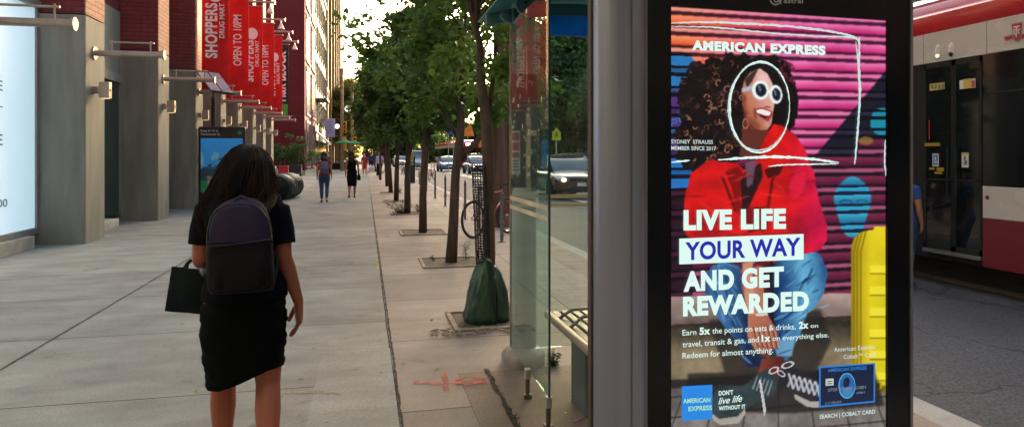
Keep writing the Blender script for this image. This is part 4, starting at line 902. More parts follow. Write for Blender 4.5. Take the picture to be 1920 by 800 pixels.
o = mb.build('dead_leaf', mat('dry_leaf', (.16, .09, .06), .8)); o.location = gnd(957, 669); tag(o, 'curled dry brown leaf leaning on the light pole base', 'dead leaf')

# ================================================================== LIT ADVERTISING DISPLAY
pa = Vector((1.07, 2.22, 0)); pe = Vector((.9986, .0524, 0)).normalized(); pn = Vector((pe.y, -pe.x, 0))
PZ = math.atan2(pe.y, pe.x)
adp = thing('advertising_display', 'tall lit advertising display in a black frame at the near end of the shelter', 'advertising display', pa, PZ)
def pl(u, v):
    r = ray(u, v); t = (pa-CP).dot(pn)/r.dot(pn); p = CP+r*t
    return (p-pa).dot(pe), p.z
def onp(u, v, k=0.): x, z = pl(u, v); return (x, -k, z)
sx0, sz1 = pl(1257, 13); sx1, _ = pl(1662, 38); fx0 = pl(1211, 300)[0]; fx1 = pl(1703, 300)[0]; sz0 = .28; FT = 2.36
mb = MB(); mb.b2(fx0, fx1, .012, .20, .10, FT); mb.build('cabinet', M_blk, adp)
M_bez = mat('black_bezel_glass', (.006, .008, .010), .22, var=.1, spec=.3)
mb = MB(); mb.b2(fx0, sx0, -.006, .011, .10, FT); mb.b2(sx1, fx1, -.006, .011, .10, FT); mb.b2(sx0, sx1, -.006, .011, sz1, FT); mb.b2(sx0, sx1, -.006, .011, .10, sz0); mb.build('bezel', M_bez, adp)
mb = MB(); mb.b2(fx1, fx1+.012, -.012, .20, .10, FT); mb.b2(fx0-.008, fx0, -.012, .2, .10, FT); mb.build('edge_trim', M_alud, adp)
mb = MB(); mb.b2(fx0+.05, fx1-.05, .03, .17, 0, .099); mb.build('plinth', M_alud, adp)
# rounded aluminium upright at the left (extruded profile with a groove)
prof = []
def colpt(x, y): prof.append((x, y))
xl, xr = pl(1119, 300)[0], fx0-.006
for i in range(11): a = math.pi+ (math.pi/2)*i/10; colpt(xl+.085+.085*math.cos(a), .03+.07*math.sin(a))
colpt(xl+.105, -.041); colpt(xl+.109, -.033); colpt(xl+.114, -.033); colpt(xl+.118, -.041)
for i in range(9): a = -math.pi/2+(math.pi/2)*i/8; colpt(xr-.045+.045*math.cos(a), .004+.045*math.sin(a))
colpt(xr, .07); colpt(xl+.03, .07)
mb = MB(); mb.prism(prof, lambda a, b, t_: (a, b, t_), 0, 2.7); mb.build('upright', M_alu, adp, smooth=True, auto=25)
mb = MB(); mb.b2(xl-.004, xl+.028, .045, .075, 0, 2.6); mb.build('upright_strip', mat('brown_seal', (.10, .07, .055), .5), adp)
# --- picture raster, painted in picture space then laid flat on the screen plane
U0, U1, V0, V1, ST = 1256., 1664., 8., 955., 1.3
nu = int((U1-U0)/ST)+1; nv = int((V1-V0)/ST)+1
UU, VV = np.meshgrid(U0+ST*np.arange(nu), V0+ST*np.arange(nv))
IMG = np.zeros((nv, nu, 3))
N1 = fbm(nv, nu, 6, 6, 11); N2 = fbm(nv, nu, 18, 5, 12); N3 = fbm(nv, nu, 40, 4, 13)
def C(*c): return np.array(c, float)
def inpoly(P, U=None, V=None):
    U = UU if U is None else U; V = VV if V is None else V
    m = np.zeros(U.shape, bool); n = len(P)
    for i in range(n):
        x0, y0_ = P[i]; x1, y1_ = P[(i+1) % n]
        if y0_ == y1_: continue
        c = ((y0_ > V) != (y1_ > V)) & (U < (x1-x0)*(V-y0_)/(y1_-y0_)+x0); m ^= c
    return m
def smooth_mask(m, k=1):
    f_ = m.astype(float)
    for _ in range(k):
        f_ = (f_+np.roll(f_, 1, 0)+np.roll(f_, -1, 0)+np.roll(f_, 1, 1)+np.roll(f_, -1, 1))/5
    return f_
def paint(mask, col, a=1., soft=1):
    f_ = smooth_mask(mask, soft)*a if mask.dtype == bool else mask*a
    IMG[:] = IMG*(1-f_[..., None])+np.broadcast_to(col, IMG.shape)*f_[..., None]
def ell(cx, cy, rx, ry, th=0): c, s = math.cos(th), math.sin(th); x = (UU-cx)*c+(VV-cy)*s; y = -(UU-cx)*s+(VV-cy)*c; return (x/rx)**2+(y/ry)**2
def grad(c0, c1, t): t = np.clip(t, 0, 1)[..., None]; return C(*c0)*(1-t)+C(*c1)*t
def jit(a=6, b=5): return UU+a*(N2-.5)*2, VV+b*(N3-.5)*2
# shutters
sl_ = .062*(1-(VV-13)/259); v0 = VV-sl_*(UU-1460); ph = ((v0-112.5)/36.6) % 1.0
wide = ph < .46; thin = (ph > .60) & (ph < .80)
top = (v0 < 292)
pink = grad((240, 130, 185), (190, 30, 105), ph/.46)+(N1[..., None]-.5)*50
orange = grad((252, 150, 110), (225, 85, 35), ph/.46)
blend = np.clip((UU-1290)/190+ (N1-.5)*.8, 0, 1)[..., None]
wcol = orange*(1-blend)+pink*blend
tcol = (C(250, 160, 140)*(1-blend)+C(238, 125, 175)*blend)
dcol = (C(60, 14, 20)*(1-blend)+C(70, 12, 50)*blend)
base = np.where(wide[..., None], wcol, np.where(thin[..., None], tcol*.95, dcol))
mar = np.where(wide[..., None], grad((130, 40, 75), (72, 16, 44), ph/.46), np.where(thin[..., None], C(165, 80, 115), C(22, 10, 24)))
for _ in range(3): base = (base*2+np.roll(base, 1, 0)+np.roll(base, -1, 0)+np.roll(base, 1, 1)+np.roll(base, -1, 1))/6; mar = (mar*2+np.roll(mar, 1, 0)+np.roll(mar, -1, 0)+np.roll(mar, 1, 1)+np.roll(mar, -1, 1))/6
IMG[:] = base
diag = inpoly([(1675, 118), (1530, 292), (1480, 340), (1680, 340)]); paint(diag, np.where(wide[..., None], C(20, 22, 40), np.where(thin[..., None], C(60, 60, 100)*.6, C(10, 10, 18))), 1, 2)
lowr = (v0 > 292) | ((v0 > 262) & (UU > 1610)); paint(lowr, mar, 1, 2)
paint((ell(1655, 228, 22, 26) < 1) & (wide | thin), C(20, 150, 175), .9); paint((ell(1625, 264, 14, 8) < 1), C(150, 120, 50), .7, 2)
# left column
lft = (UU < 1300+26*(N2-.5)) & (v0 > 106) & (v0 < 300)
lc = np.where((N1 > .5)[..., None], C(40, 130, 200), C(90, 50, 130)); paint(lft, np.where(wide[..., None], lc*.9, np.where(thin[..., None], lc*.7, C(10, 10, 22))), 1)
lf2 = (UU < 1305) & (v0 > 296) & (v0 < 350); paint(lf2, np.where(wide[..., None], C(35, 110, 185), np.where(thin[..., None], C(20, 90, 160), C(12, 10, 25))), 1)
lf3 = (UU < 1300) & (v0 >= 350) & (v0 < 545); paint(lf3, np.where(wide[..., None], C(38, 14, 34), np.where(thin[..., None], C(90, 30, 70)*.7, C(10, 8, 16))), 1)
# blue face
fc = ell(1600, 388, 33+5*np.sin((VV-330)/18), 57) < 1
paint(fc, np.where(wide[..., None], grad((45, 175, 205), (25, 110, 150), ph/.46), np.where(thin[..., None], C(35, 160, 195), C(20, 30, 60))), .95, 2)
paint((np.abs(ell(1588, 380, 11, 5)-1) < .35) & (VV < 381), C(15, 40, 95), .8); paint((np.abs(ell(1618, 378, 9, 4)-1) < .35) & (VV < 379), C(15, 40, 95), .7)
# stone step, wall, pavement
lip = (VV > 556-.02*(UU-1258)) & (VV < 609-.05*(UU-1258)); paint(lip, grad((165, 140, 135), (105, 92, 84), (VV-556)/50)+(N2[..., None]-.5)*50, 1)
wl = (VV >= 609-.05*(UU-1258)) & (VV < 716-.06*(UU-1258)); paint(wl, grad((48, 42, 36), (128, 114, 88), (VV-605)/55)*(.75+.5*N1[..., None])+(N3[..., None]-.5)*26, 1)
fl_ = VV >= 716-.06*(UU-1258); paint(fl_, C(112, 106, 102)*(.6+.8*N1[..., None])+(N3[..., None]-.5)*24, 1)
for k in range(9):
    a = 745+k*34*(1+.12*k); ln = np.abs(VV-(a-.10*(UU-1258))) < 1.6; paint(ln & fl_, C(40, 38, 38), .8)
for k in range(7): ln = np.abs((UU-(1275+62*k))-(VV-760)*(.12*(k-3))) < 1.6; paint(ln & fl_, C(45, 42, 42), .7)
paint((VV > 712-.06*(UU-1258)) & (VV < 728-.06*(UU-1258)), C(24, 22, 22), .8, 3)
# suitcase
sc_ = inpoly([(1597, 735), (1597, 465), (1603, 445), (1618, 434), (1640, 430), (1640, 425), (1662, 424), (1662, 735)])
paint(sc_, grad((150, 125, 8), (225, 205, 28), (UU-1596)/38)*(.9+.2*N1[..., None]), 1)
for uu in (1603, 1609, 1616): paint(sc_ & (np.abs(UU-uu-((VV < 470)*(470-VV)*.25)) < 1.4), C(120, 98, 6), .8)
for k in range(6): vv = 497+k*40; paint(sc_ & (UU > 1632) & (VV > vv) & (VV < vv+15), C(245, 230, 60), .75); paint(sc_ & (UU > 1632) & (VV > vv+15) & (VV < vv+18), C(120, 100, 8), .7)
paint(sc_ & (VV > 722), C(60, 50, 10), .7, 2); paint((ell(1648, 722, 8, 9) < 1), C(190, 165, 15), .9); paint((ell(1648, 722, 4, 5) < 1), C(90, 75, 10), .9)
# shadow under seated figure
paint(inpoly([(1290, 700), (1640, 690), (1660, 760), (1480, 775), (1300, 770)]), C(16, 15, 18), .75, 6)
# jeans (behind arms)
def denim(P, c0=(70, 140, 190), c1=(12, 45, 90), cx=None, w_=60):
    m = inpoly(P, *jit(3, 3)); t = np.abs(UU-cx)/w_ if cx else N1
    paint(m, grad(c0, c1, t*.9+(N1-.5)*.6)+(N3[..., None]-.5)*26, 1)
paint(inpoly([(1330, 600), (1540, 580), (1560, 640), (1530, 700), (1360, 700)]), C(34, 31, 30), .8, 9)
denim([(1321, 542), (1326, 512), (1338, 496), (1360, 490), (1388, 500), (1396, 551), (1405, 606), (1412, 655), (1430, 671), (1427, 689), (1399, 686), (1388, 650), (1362, 615), (1335, 580)], (58, 110, 160), (10, 30, 66), 1350, 52)
denim([(1455, 486), (1470, 464), (1505, 457), (1538, 475), (1553, 509), (1549, 545), (1533, 570), (1514, 590), (1502, 628), (1491, 650), (1478, 676), (1449, 660), (1454, 625), (1450, 569), (1445, 523)], (96, 172, 208), (14, 52, 104), 1512, 50)
paint(inpoly([(1396, 500), (1446, 480), (1452, 520), (1452, 570), (1454, 625), (1440, 650), (1412, 640), (1402, 590)]), C(16, 18, 34), .92, 3)
paint(inpoly([(1424, 470), (1462, 466), (1456, 492), (1430, 500)]), C(190, 24, 22), 1, 1)
paint(inpoly([(1452, 640), (1492, 632), (1486, 668), (1458, 668)]), C(120, 170, 200), .8, 2)
# ankle, shoes
paint(inpoly([(1430, 672), (1466, 668), (1478, 690), (1458, 716), (1422, 702)]), grad((130, 55, 40), (70, 22, 22), (UU-1425)/50), 1)
sh1 = inpoly([(1336, 740), (1350, 722), (1395, 724), (1420, 702), (1440, 690), (1462, 710), (1455, 740), (1400, 765), (1385, 788), (1350, 794), (1338, 775)]); paint(sh1, C(42, 58, 62)*(.6+.8*N2[..., None]), 1)
paint(inpoly([(1336, 775), (1350, 785), (1385, 780), (1398, 765), (1400, 775), (1386, 793), (1352, 797), (1337, 786)]), C(178, 168, 158), .9)
sh2 = inpoly([(1462, 695), (1480, 684), (1510, 700), (1535, 715), (1538, 760), (1520, 752), (1490, 732), (1465, 722)]); paint(sh2, C(34, 34, 44)*(.7+.7*N2[..., None]), 1)
paint(inpoly([(1490, 738), (1520, 752), (1537, 752), (1537, 764), (1515, 763), (1492, 748)]), C(185, 178, 170), .9)
for k in range(6):
    x = 1478+k*10; paint(inpoly([(x, 700+k*3), (x+4, 699+k*3), (x+13, 728+k*3), (x+9, 730+k*3)]), C(205, 205, 210), .9); paint(inpoly([(x+10, 702+k*3), (x+14, 704+k*3), (x+2, 726+k*3), (x-2, 724+k*3)]), C(180, 180, 190), .8)
for k in range(5): x = 1420+k*7; paint(inpoly([(x, 706+k*2), (x+3, 704+k*2), (x-6, 730+k*3), (x-9, 728+k*3)]), C(150, 160, 170), .8)
# hair mass
hair = inpoly([(1300, 118), (1340, 108), (1400, 102), (1452, 104), (1484, 122), (1494, 160), (1494, 210), (1488, 250), (1440, 285), (1392, 300), (1375, 330), (1330, 338), (1300, 320), (1272, 302), (1262, 262), (1278, 215), (1268, 180), (1285, 140)], *jit(16, 14))
paint(hair, C(14, 10, 12)+(N2[..., None]-.5)*22, 1)
paint((ell(1478, 140, 16, 24) < 1) & (N3 > .5), C(110, 25, 55), .8, 0)
r_ = random.Random(4)
for i in range(190):
    cx, cy = r_.uniform(1266, 1396), r_.uniform(112, 338)
    if r_.random() < .35: cx, cy = r_.uniform(1325, 1372), r_.uniform(150, 300)
    j, i_ = int((cx-U0)/ST), int((cy-V0)/ST)
    if not hair[i_, j]: continue
    rr2 = r_.uniform(2.2, 5.5); a0 = r_.random()*6.3; an = np.arctan2(VV-cy, UU-cx); dd = np.hypot(UU-cx, VV-cy); m = (np.abs(dd-rr2) < 1.1) & (((an-a0) % 6.283) < 3.6)
    paint(m, C(*r_.choice([(120, 70, 52), (80, 44, 36), (48, 30, 30), (50, 30, 30), (180, 122, 90)])), .7, 0)
# jacket
jk = inpoly([(1296, 325), (1330, 300), (1384, 306), (1400, 322), (1425, 300), (1428, 268), (1450, 232), (1470, 236), (1492, 252), (1510, 280), (1528, 330), (1538, 380), (1550, 420), (1552, 450), (1538, 470), (1500, 478), (1440, 492), (1400, 462), (1340, 452), (1290, 444), (1281, 425), (1284, 380)], *jit(3, 3))
paint(jk, grad((226, 20, 22), (150, 8, 16), np.abs(N1-.5)*2.6+(N2-.5)*.4)+np.stack([0*UU, 0*UU, np.clip((UU-1470)/60, 0, 1)*45], -1), 1)
for P, c, a in ((([(1385, 312), (1398, 330), (1388, 372), (1398, 410), (1384, 400), (1372, 350), (1360, 322)]), (105, 6, 10), .8), ([(1398, 322), (1428, 305), (1432, 330), (1400, 400), (1392, 395), (1390, 340)], (26, 16, 22), .95), ([(1398, 305), (1420, 300), (1412, 345), (1402, 352)], (112, 88, 108), .8),
                ([(1434, 318), (1452, 312), (1470, 312), (1462, 328), (1440, 334)], (48, 8, 12), .9), ([(1448, 332), (1454, 332), (1438, 420), (1430, 440)], (70, 6, 12), .8), ([(1352, 330), (1358, 330), (1382, 392), (1380, 400)], (60, 5, 10), .8),
                ([(1286, 440), (1340, 430), (1400, 442), (1440, 436), (1500, 440), (1500, 450), (1400, 456), (1340, 448)], (128, 14, 34), .5), ([(1398, 392), (1436, 386), (1440, 430), (1404, 436)], (70, 8, 16), .6)):
    paint(inpoly(P), C(*c), a, 2)
for k in range(26):
    x, y = r_.uniform(1290, 1530), r_.uniform(310, 450); th = r_.uniform(-.7, .7); m = (ell(x, y, r_.uniform(12, 26), 1.8, th) < 1) & jk; paint(m, C(*r_.choice([(120, 6, 14), (245, 52, 58), (110, 4, 12)])), .55, 2)
paint((ell(1497, 345, 14, 30, .3) < 1) & jk, C(250, 30, 80), .5, 6)
# hands
paint(inpoly([(1392, 492), (1432, 488), (1436, 540), (1432, 590), (1428, 640), (1452, 650), (1444, 672), (1420, 660), (1402, 630), (1404, 590), (1392, 540)]), grad((196, 132, 106), (110, 58, 48), np.abs(UU-1412)/30+(N2-.5)*.5), 1)
for k in range(4): x = 1416+k*7; paint(inpoly([(x, 606+k*4), (x+6, 604+k*4), (x+18, 650), (x+12, 656)]), C(196, 130, 100)*(.75+.08*k), .85); paint(np.abs((UU-x-7)-(VV-610)*.3) < .9 * ((VV > 612) & (VV < 652)), C(80, 38, 32), .5, 0)
for k in range(60):
    x, y = r_.choice([(1345, 560), (1375, 600), (1360, 530), (1400, 650), (1500, 500), (1525, 540), (1480, 600), (1465, 640), (1510, 580)]); x += r_.gauss(0, 14); y += r_.gauss(0, 18)
    dm = (np.abs(IMG[..., 2]-IMG[..., 0]) > 25) & (VV > 470) & (VV < 690) & (UU < 1556) & (UU > 1325)
    m = (ell(x, y, r_.uniform(8, 22), r_.uniform(1.2, 2.4), r_.uniform(-1.3, -.3) if x > 1430 else r_.uniform(.3, 1.3)) < 1) & dm; paint(m, C(*r_.choice([(8, 28, 66), (120, 180, 215), (10, 34, 76), (90, 150, 195)])), .55, 1)
paint(inpoly([(1405, 500), (1446, 470), (1450, 560), (1440, 600), (1430, 560)]), C(70, 12, 24), .75, 3)
paint(inpoly([(1446, 480), (1452, 480), (1450, 640), (1440, 650)]), C(6, 18, 44), .7, 2)
for (P, c) in (([(1394, 494), (1412, 490), (1414, 560), (1420, 600), (1408, 602), (1398, 560)], (205, 140, 112)), ([(1414, 500), (1430, 498), (1434, 560), (1440, 606), (1428, 606), (1420, 566)], (182, 112, 88)), ([(1404, 590), (1440, 588), (1458, 620), (1462, 644), (1452, 656), (1430, 650), (1410, 630)], (176, 104, 80))): paint(inpoly(P), C(*c), .9, 1)
for k in range(5): x = 1412+k*9; paint(inpoly([(x, 612), (x+2, 611), (x+13, 650+k), (x+10, 652+k)]), C(92, 44, 36), .8, 0); paint(inpoly([(x+3, 612), (x+5, 611), (x+14, 646+k), (x+12, 648+k)]), C(214, 152, 124), .6, 0)
paint(inpoly([(1418, 588), (1440, 586), (1441, 591), (1419, 593)]), C(225, 225, 230), .8, 0)
for (x, y, a_, b_, t_) in ((1452, 694, 9, 5, -.5), (1478, 684, 11, 5, -.3), (1466, 700, 8, 4, .6)): paint((np.abs(ell(x, y, a_, b_, t_)-1) < .4), C(215, 215, 220), .85, 0)
paint(inpoly([(1424, 712), (1428, 712), (1438, 770), (1434, 780)]), C(210, 210, 214), .9, 0)
# face
face = inpoly([(1397, 150), (1408, 136), (1426, 128), (1440, 138), (1450, 158), (1455, 186), (1452, 204), (1450, 214), (1448, 232), (1440, 244), (1420, 243), (1404, 226), (1394, 200), (1391, 172)])
neck = inpoly([(1396, 212), (1420, 240), (1442, 246), (1424, 280), (1408, 300), (1388, 292)]); paint(neck, C(96, 44, 36), 1, 2)
paint(face, grad((228, 178, 172), (170, 92, 66), ((VV-140)/110+(1425-UU)/60)), 1)
paint(inpoly([(1397, 150), (1410, 136), (1424, 128), (1412, 152), (1402, 165)]), C(20, 12, 14), .8, 2); paint(inpoly([(1391, 170), (1400, 180), (1404, 215), (1396, 215)]), C(110, 52, 38), .7, 3)
paint(inpoly([(1436, 186), (1446, 190), (1452, 198), (1446, 204), (1436, 200)]), C(220, 160, 140), .8, 2); paint(ell(1440, 201, 7, 2) < 1, C(110, 48, 40), .7, 1)
paint(inpoly([(1416, 204), (1430, 202), (1448, 208), (1450, 214), (1442, 228), (1430, 222), (1418, 212)]), C(150, 48, 58), 1); paint(inpoly([(1419, 206), (1432, 205), (1447, 210), (1444, 217), (1432, 216), (1421, 211)]), C(242, 232, 222), 1, 0); paint(inpoly([(1424, 213), (1440, 218), (1436, 222), (1428, 219)]), C(48, 12, 16), .9, 1)
paint(ell(1408, 196, 10, 13, .3) < 1, C(196, 118, 88), .55, 5); paint(ell(1432, 150, 9, 10) < 1, C(240, 200, 200), .5, 4); paint(ell(1412, 232, 16, 8, .5) < 1, C(120, 60, 44), .6, 4); paint(ell(1440, 234, 7, 5) < 1, C(212, 150, 130), .6, 3)
paint(inpoly([(1414, 200), (1417, 203), (1421, 222), (1417, 224), (1413, 210)]), C(110, 52, 40), .6, 1)
paint((np.abs(ell(1399, 232, 5, 9)-1) < .3), C(190, 130, 90), .7, 0)
# glasses
paint(inpoly([(1392, 166), (1412, 160), (1412, 168), (1394, 173)]), C(170, 182, 200), 1)
for cx, cy, rx, ry in ((1427, 169, 15.5, 18), (1456, 177, 12, 17.5)): paint(ell(cx, cy, rx, ry, -.15) < 1, C(232, 246, 238), 1); paint(ell(cx+1, cy, rx*.66, ry*.68, -.15) < 1, C(20, 26, 42), 1); paint(inpoly([(cx-5, cy-8), (cx-1, cy-9), (cx+2, cy+2), (cx-1, cy+3)]), C(120, 130, 165), .8)
paint(inpoly([(1440, 168), (1447, 170), (1447, 176), (1440, 174)]), C(232, 246, 238), 1)
IMG = np.clip(IMG*1.0+(N3[..., None]-.5)*5, 0, 255)
# lay the raster flat on the plane
r0_, = [0]
me = bpy.data.meshes.new('screen')
rx_ = CF.x+CR.x*(UU-960)/FP; ry_ = CF.y+CR.y*(UU-960)/FP; rz_ = (290-VV)/FP
tt_ = (pa-CP).dot(pn)/(rx_*pn.x+ry_*pn.y); Xp = (rx_*tt_-pa.x)*pe.x+(ry_*tt_-pa.y)*pe.y; Zp = HC+rz_*tt_
Xp = np.clip(Xp, sx0, sx1); Zp = np.clip(Zp, sz0, sz1)
cof = np.stack([Xp.ravel(), np.full(Xp.size, 0.004), Zp.ravel()], 1); idx = np.arange(nu*nv).reshape(nv, nu)
fs = np.stack([idx[1:, :-1].ravel(), idx[1:, 1:].ravel(), idx[:-1, 1:].ravel(), idx[:-1, :-1].ravel()], 1)
me.vertices.add(len(cof)); me.vertices.foreach_set('co', cof.ravel()); me.loops.add(fs.size); me.loops.foreach_set('vertex_index', fs.ravel().astype(np.int32)); me.polygons.add(len(fs)); me.polygons.foreach_set('loop_start', np.arange(len(fs))*4); me.polygons.foreach_set('loop_total', np.full(len(fs), 4))
me.update(calc_edges=True)
at = me.color_attributes.new('pic', 'FLOAT_COLOR', 'POINT'); rgba = np.ones((nu*nv, 4), np.float32); rgba[:, :3] = slin(IMG).reshape(-1, 3); at.data.foreach_set('color', rgba.ravel())
me.materials.append(emat('screen_picture', (1, 1, 1), 1.0, 'pic')); scr = bpy.data.objects.new('screen', me); COL.objects.link(scr); scr.parent = adp
# lettering and chalk lines
M_tw = emat('lit_white', lin((222, 250, 242)), 1.0); M_tb = emat('lit_indigo', lin((40, 40, 170)), 1.0); M_ts = emat('lit_soft_white', lin((205, 225, 222)), 1.0); M_tlb = emat('lit_blue', lin((35, 135, 225)), 1.0); M_tc = emat('lit_mint', lin((170, 225, 190)), 1.0); M_tn = emat('lit_navy', lin((16, 30, 60)), 1.); M_tcb = emat('lit_card_blue', lin((40, 120, 200)), 1.)
def ptext(s, p0, p1, cap, m, k=-.002, bold=.02, shear=0., slant=0):
    """p0,p1: baseline ends; cap: cap height (pixels of the photo)"""
    def f(a, b): return onp(p0[0]+(p1[0]-p0[0])*a, p0[1]+(p1[1]-p0[1])*a-cap*b, -k if k < 0 else k)
    return text_mb(MB(), s, lambda a, b: onp(p0[0]+(p1[0]-p0[0])*a, p0[1]+(p1[1]-p0[1])*a-cap*b, abs(k)), bold, shear).build('lettering', m, scr)
def ppoly(P, m, k=.001, name='picture_shape'): mb = MB(); mb.add([onp(u, v, k) for u, v in P], [tuple(range(len(P)))]); return mb.build(name, m, scr)
def pline(P, w_, m, k=.0015, jit_=0.5, name='chalk_line', seed=0):
    rnd = random.Random(seed); Q = []
    for i in range(len(P)-1):
        n = max(2, int(math.hypot(P[i+1][0]-P[i][0], P[i+1][1]-P[i][1])/4)); Q += [(P[i][0]+(P[i+1][0]-P[i][0])*j/n, P[i][1]+(P[i+1][1]-P[i][1])*j/n) for j in range(n)]
    Q.append(P[-1]); n = len(Q); A, B = [], []
    for i, q in enumerate(Q):
        a, b = Q[max(0, i-1)], Q[min(n-1, i+1)]; dx, dy = b[0]-a[0], b[1]-a[1]; L_ = math.hypot(dx, dy) or 1; nx_, ny_ = -dy/L_, dx/L_; ww = w_/2*rnd.uniform(.6, 1.15)*min(1, .4+3*min(i, n-1-i)/n); jx = rnd.uniform(-jit_, jit_)
        A.append(onp(q[0]+nx_*(ww+jx), q[1]+ny_*(ww+jx), k)); B.append(onp(q[0]-nx_*(ww-jx), q[1]-ny_*(ww-jx), k))
    mb = MB(); mb.add(A+B, [(i, i+1, n+i+1, n+i) for i in range(n-1)]); return mb.build(name, m, scr)
def oval(cx, cy, rx, ry, th, a0=0, a1=2*math.pi, n=60): return [(cx+rx*math.cos(a)*math.cos(th)-ry*math.sin(a)*math.sin(th), cy+rx*math.cos(a)*math.sin(th)+ry*math.sin(a)*math.cos(th)) for a in [a0+(a1-a0)*i/n for i in range(n+1)]]
def spl(P, n=8):
    out = []
    for i in range(len(P)-1):
        p0, p1, p2, p3 = P[max(0, i-1)], P[i], P[i+1], P[min(len(P)-1, i+2)]
        for j in range(n):
            t = j/n; out.append(tuple(.5*((2*p1[c])+(-p0[c]+p2[c])*t+(2*p0[c]-5*p1[c]+4*p2[c]-p3[c])*t*t+(-p0[c]+3*p1[c]-3*p2[c]+p3[c])*t**3) for c in (0, 1)))
    return out+[P[-1]]
pline(oval(1424, 201, 56, 85, .03), 4, M_tw, .0015, .4, seed=1); pline(oval(1423, 200, 58, 82, .06, .6, 5.6), 2.6, M_ts, .0017, .5, seed=2)
pline(spl([(1258, 44), (1330, 42), (1420, 46), (1500, 52), (1570, 62), (1604, 72), (1610, 84)]), 4.5, M_ts, .0015, .6, seed=3); pline(spl([(1258, 50), (1340, 52), (1420, 60), (1520, 68), (1590, 70), (1612, 76)]), 3.2, M_ts, .0017, .6, seed=4)
pline(spl([(1611, 70), (1610, 120), (1612, 180), (1608, 240), (1602, 308)]), 4.5, M_ts, .0016, .6, seed=5); pline(spl([(1604, 78), (1609, 130), (1610, 200), (1604, 300)]), 2.8, M_ts, .0018, .5, seed=6)
pline(spl([(1346, 300), (1400, 296), (1460, 294), (1520, 298), (1572, 305)]), 5.5, M_tw, .0019, .6, seed=7); pline(spl([(1572, 307), (1520, 308), (1470, 309), (1440, 312)]), 3, M_tw, .0020, .5, seed=8)
pline([(1258, 304), (1293, 301)], 4, M_tw, .0019, .5, seed=9); pline([(1659, 262), (1658, 300), (1660, 330)], 3, M_ts, .0019, .5, seed=10)
ptext('AMERICAN EXPRESS', (1297, 93), (1547, 103), 16.5, M_tw, .0025, .06)
ptext('SYDNEY  STRAUSS', (1258, 269), (1336, 270), 7.5, M_ts, .0025, .01); ptext('MEMBER SINCE 2017', (1258, 281), (1342, 282), 7.5, M_ts, .0025, .01)
ptext('LIVE LIFE', (1281, 429), (1473, 426), 35, M_tw, .0025, .055)
ppoly([(1273, 495), (1506, 486), (1506, 438), (1273, 447)], M_tw, .0024, 'text_panel'); ptext('YOUR WAY', (1284, 486), (1500, 477), 33, M_tb, .003, .03)
ptext('AND GET', (1281, 544), (1469, 534), 35, M_tw, .0025, .055); ptext('REWARDED', (1280, 590), (1516, 579), 34, M_tw, .0025, .055)
ptext('Earn', (1279, 628), (1305, 626.5), 11, M_tw, .0025, .004); ptext('5x', (1311, 626), (1331, 625), 13, M_tw, .0025, .04); ptext('the points on eats & drinks,', (1335, 624.5), (1491, 616), 11, M_tw, .0025, .004); ptext('2x', (1497, 615), (1515, 614), 13, M_tw, .0025, .04); ptext('on', (1519, 613.5), (1533, 613), 8, M_tw, .0025, .004)
ptext('travel, transit & gas, and', (1279, 650), (1422, 640), 11, M_tw, .0025, .004); ptext('1x', (1427, 639.5), (1444, 638.5), 13, M_tw, .0025, .04); ptext('on everything else.', (1448, 638), (1553, 631), 9.5, M_tw, .0025, .004)
ptext('Redeem for almost anything.', (1279, 671), (1449, 660), 11, M_tw, .0025, .004)
ptext('American Express', (1563, 658.5), (1640, 653), 8.5, M_ts, .0025, .0); ptext('Cobalt™ Card', (1581, 672), (1640, 667.5), 8.5, M_ts, .0025, .0)
ppoly([(1278, 788), (1335, 784), (1335, 720), (1278, 723)], M_tlb, .0022, 'blue_square'); ppoly([(1279, 757), (1334, 754), (1334, 740), (1279, 742)], M_tlb, .0024, 'blue_bar')
ptext('AMERICAN', (1280, 754.5), (1331, 752), 8.5, M_tc, .003, .03); ptext('EXPRESS', (1290, 769), (1334, 766.5), 8.5, M_tc, .003, .03)
ptext("DON'T", (1347, 740), (1374, 738), 8.5, M_tw, .0025, .03); ptext('live life', (1346, 757), (1391, 751), 13, M_tw, .0025, .01, .35); ptext('WITHOUT IT', (1347, 768), (1397, 764), 7.5, M_tw, .0025, .03)
ppoly([(1535, 763), (1640, 753), (1640, 679), (1535, 686)], M_tcb, .0022, 'card_border'); ppoly([(1538, 759), (1637, 750), (1637, 682), (1538, 689)], M_tn, .0026, 'card_face')
ptext('AMERICAN EXPRESS', (1551, 696), (1624, 691), 6, M_tcb, .003, .03)
ppoly(oval(1587, 722, 16, 24, 0)[:-1], emat('lit_card_glow', lin((34, 98, 165)), 1.), .0028, 'card_emblem'); pline(oval(1587, 722, 15, 23, 0), 2, emat('lit_pale_blue', lin((90, 180, 225)), 1.), .003, .2); ppoly(oval(1586, 716, 6, 10, .2)[:-1], M_tn, .003, 'card_emblem'); ppoly([(1577, 740), (1580, 728), (1590, 724), (1597, 730), (1597, 738), (1588, 744)], emat('lit_steel_blue', lin((60, 130, 180)), 1.), .003, 'card_emblem')
ppoly([(1547, 722), (1562, 721), (1562, 708), (1547, 709)], emat('lit_chip', lin((190, 200, 190)), 1.), .003, 'card_chip'); ppoly([(1550, 719), (1559, 718.4), (1559, 717), (1550, 717.4)], M_tn, .0032, 'card_chip_line'); ppoly([(1550, 714.5), (1559, 714), (1559, 712.6), (1550, 713)], M_tn, .0032, 'card_chip_line')
M_tg = emat('lit_grey', lin((120, 140, 155)), 1.)
ptext('3759 876543 21001', (1551, 733), (1622, 727), 6, M_tg, .0034, .01); ptext('C F FROST', (1546, 757), (1577, 754), 4.5, M_tg, .0034, .01); ptext('1001', (1605, 737), (1620, 736), 4, M_tg, .0034, .01)
ptext('SEARCH | COBALT CARD', (1536, 783.5), (1640, 773.5), 7.5, M_ts, .0025, .02)
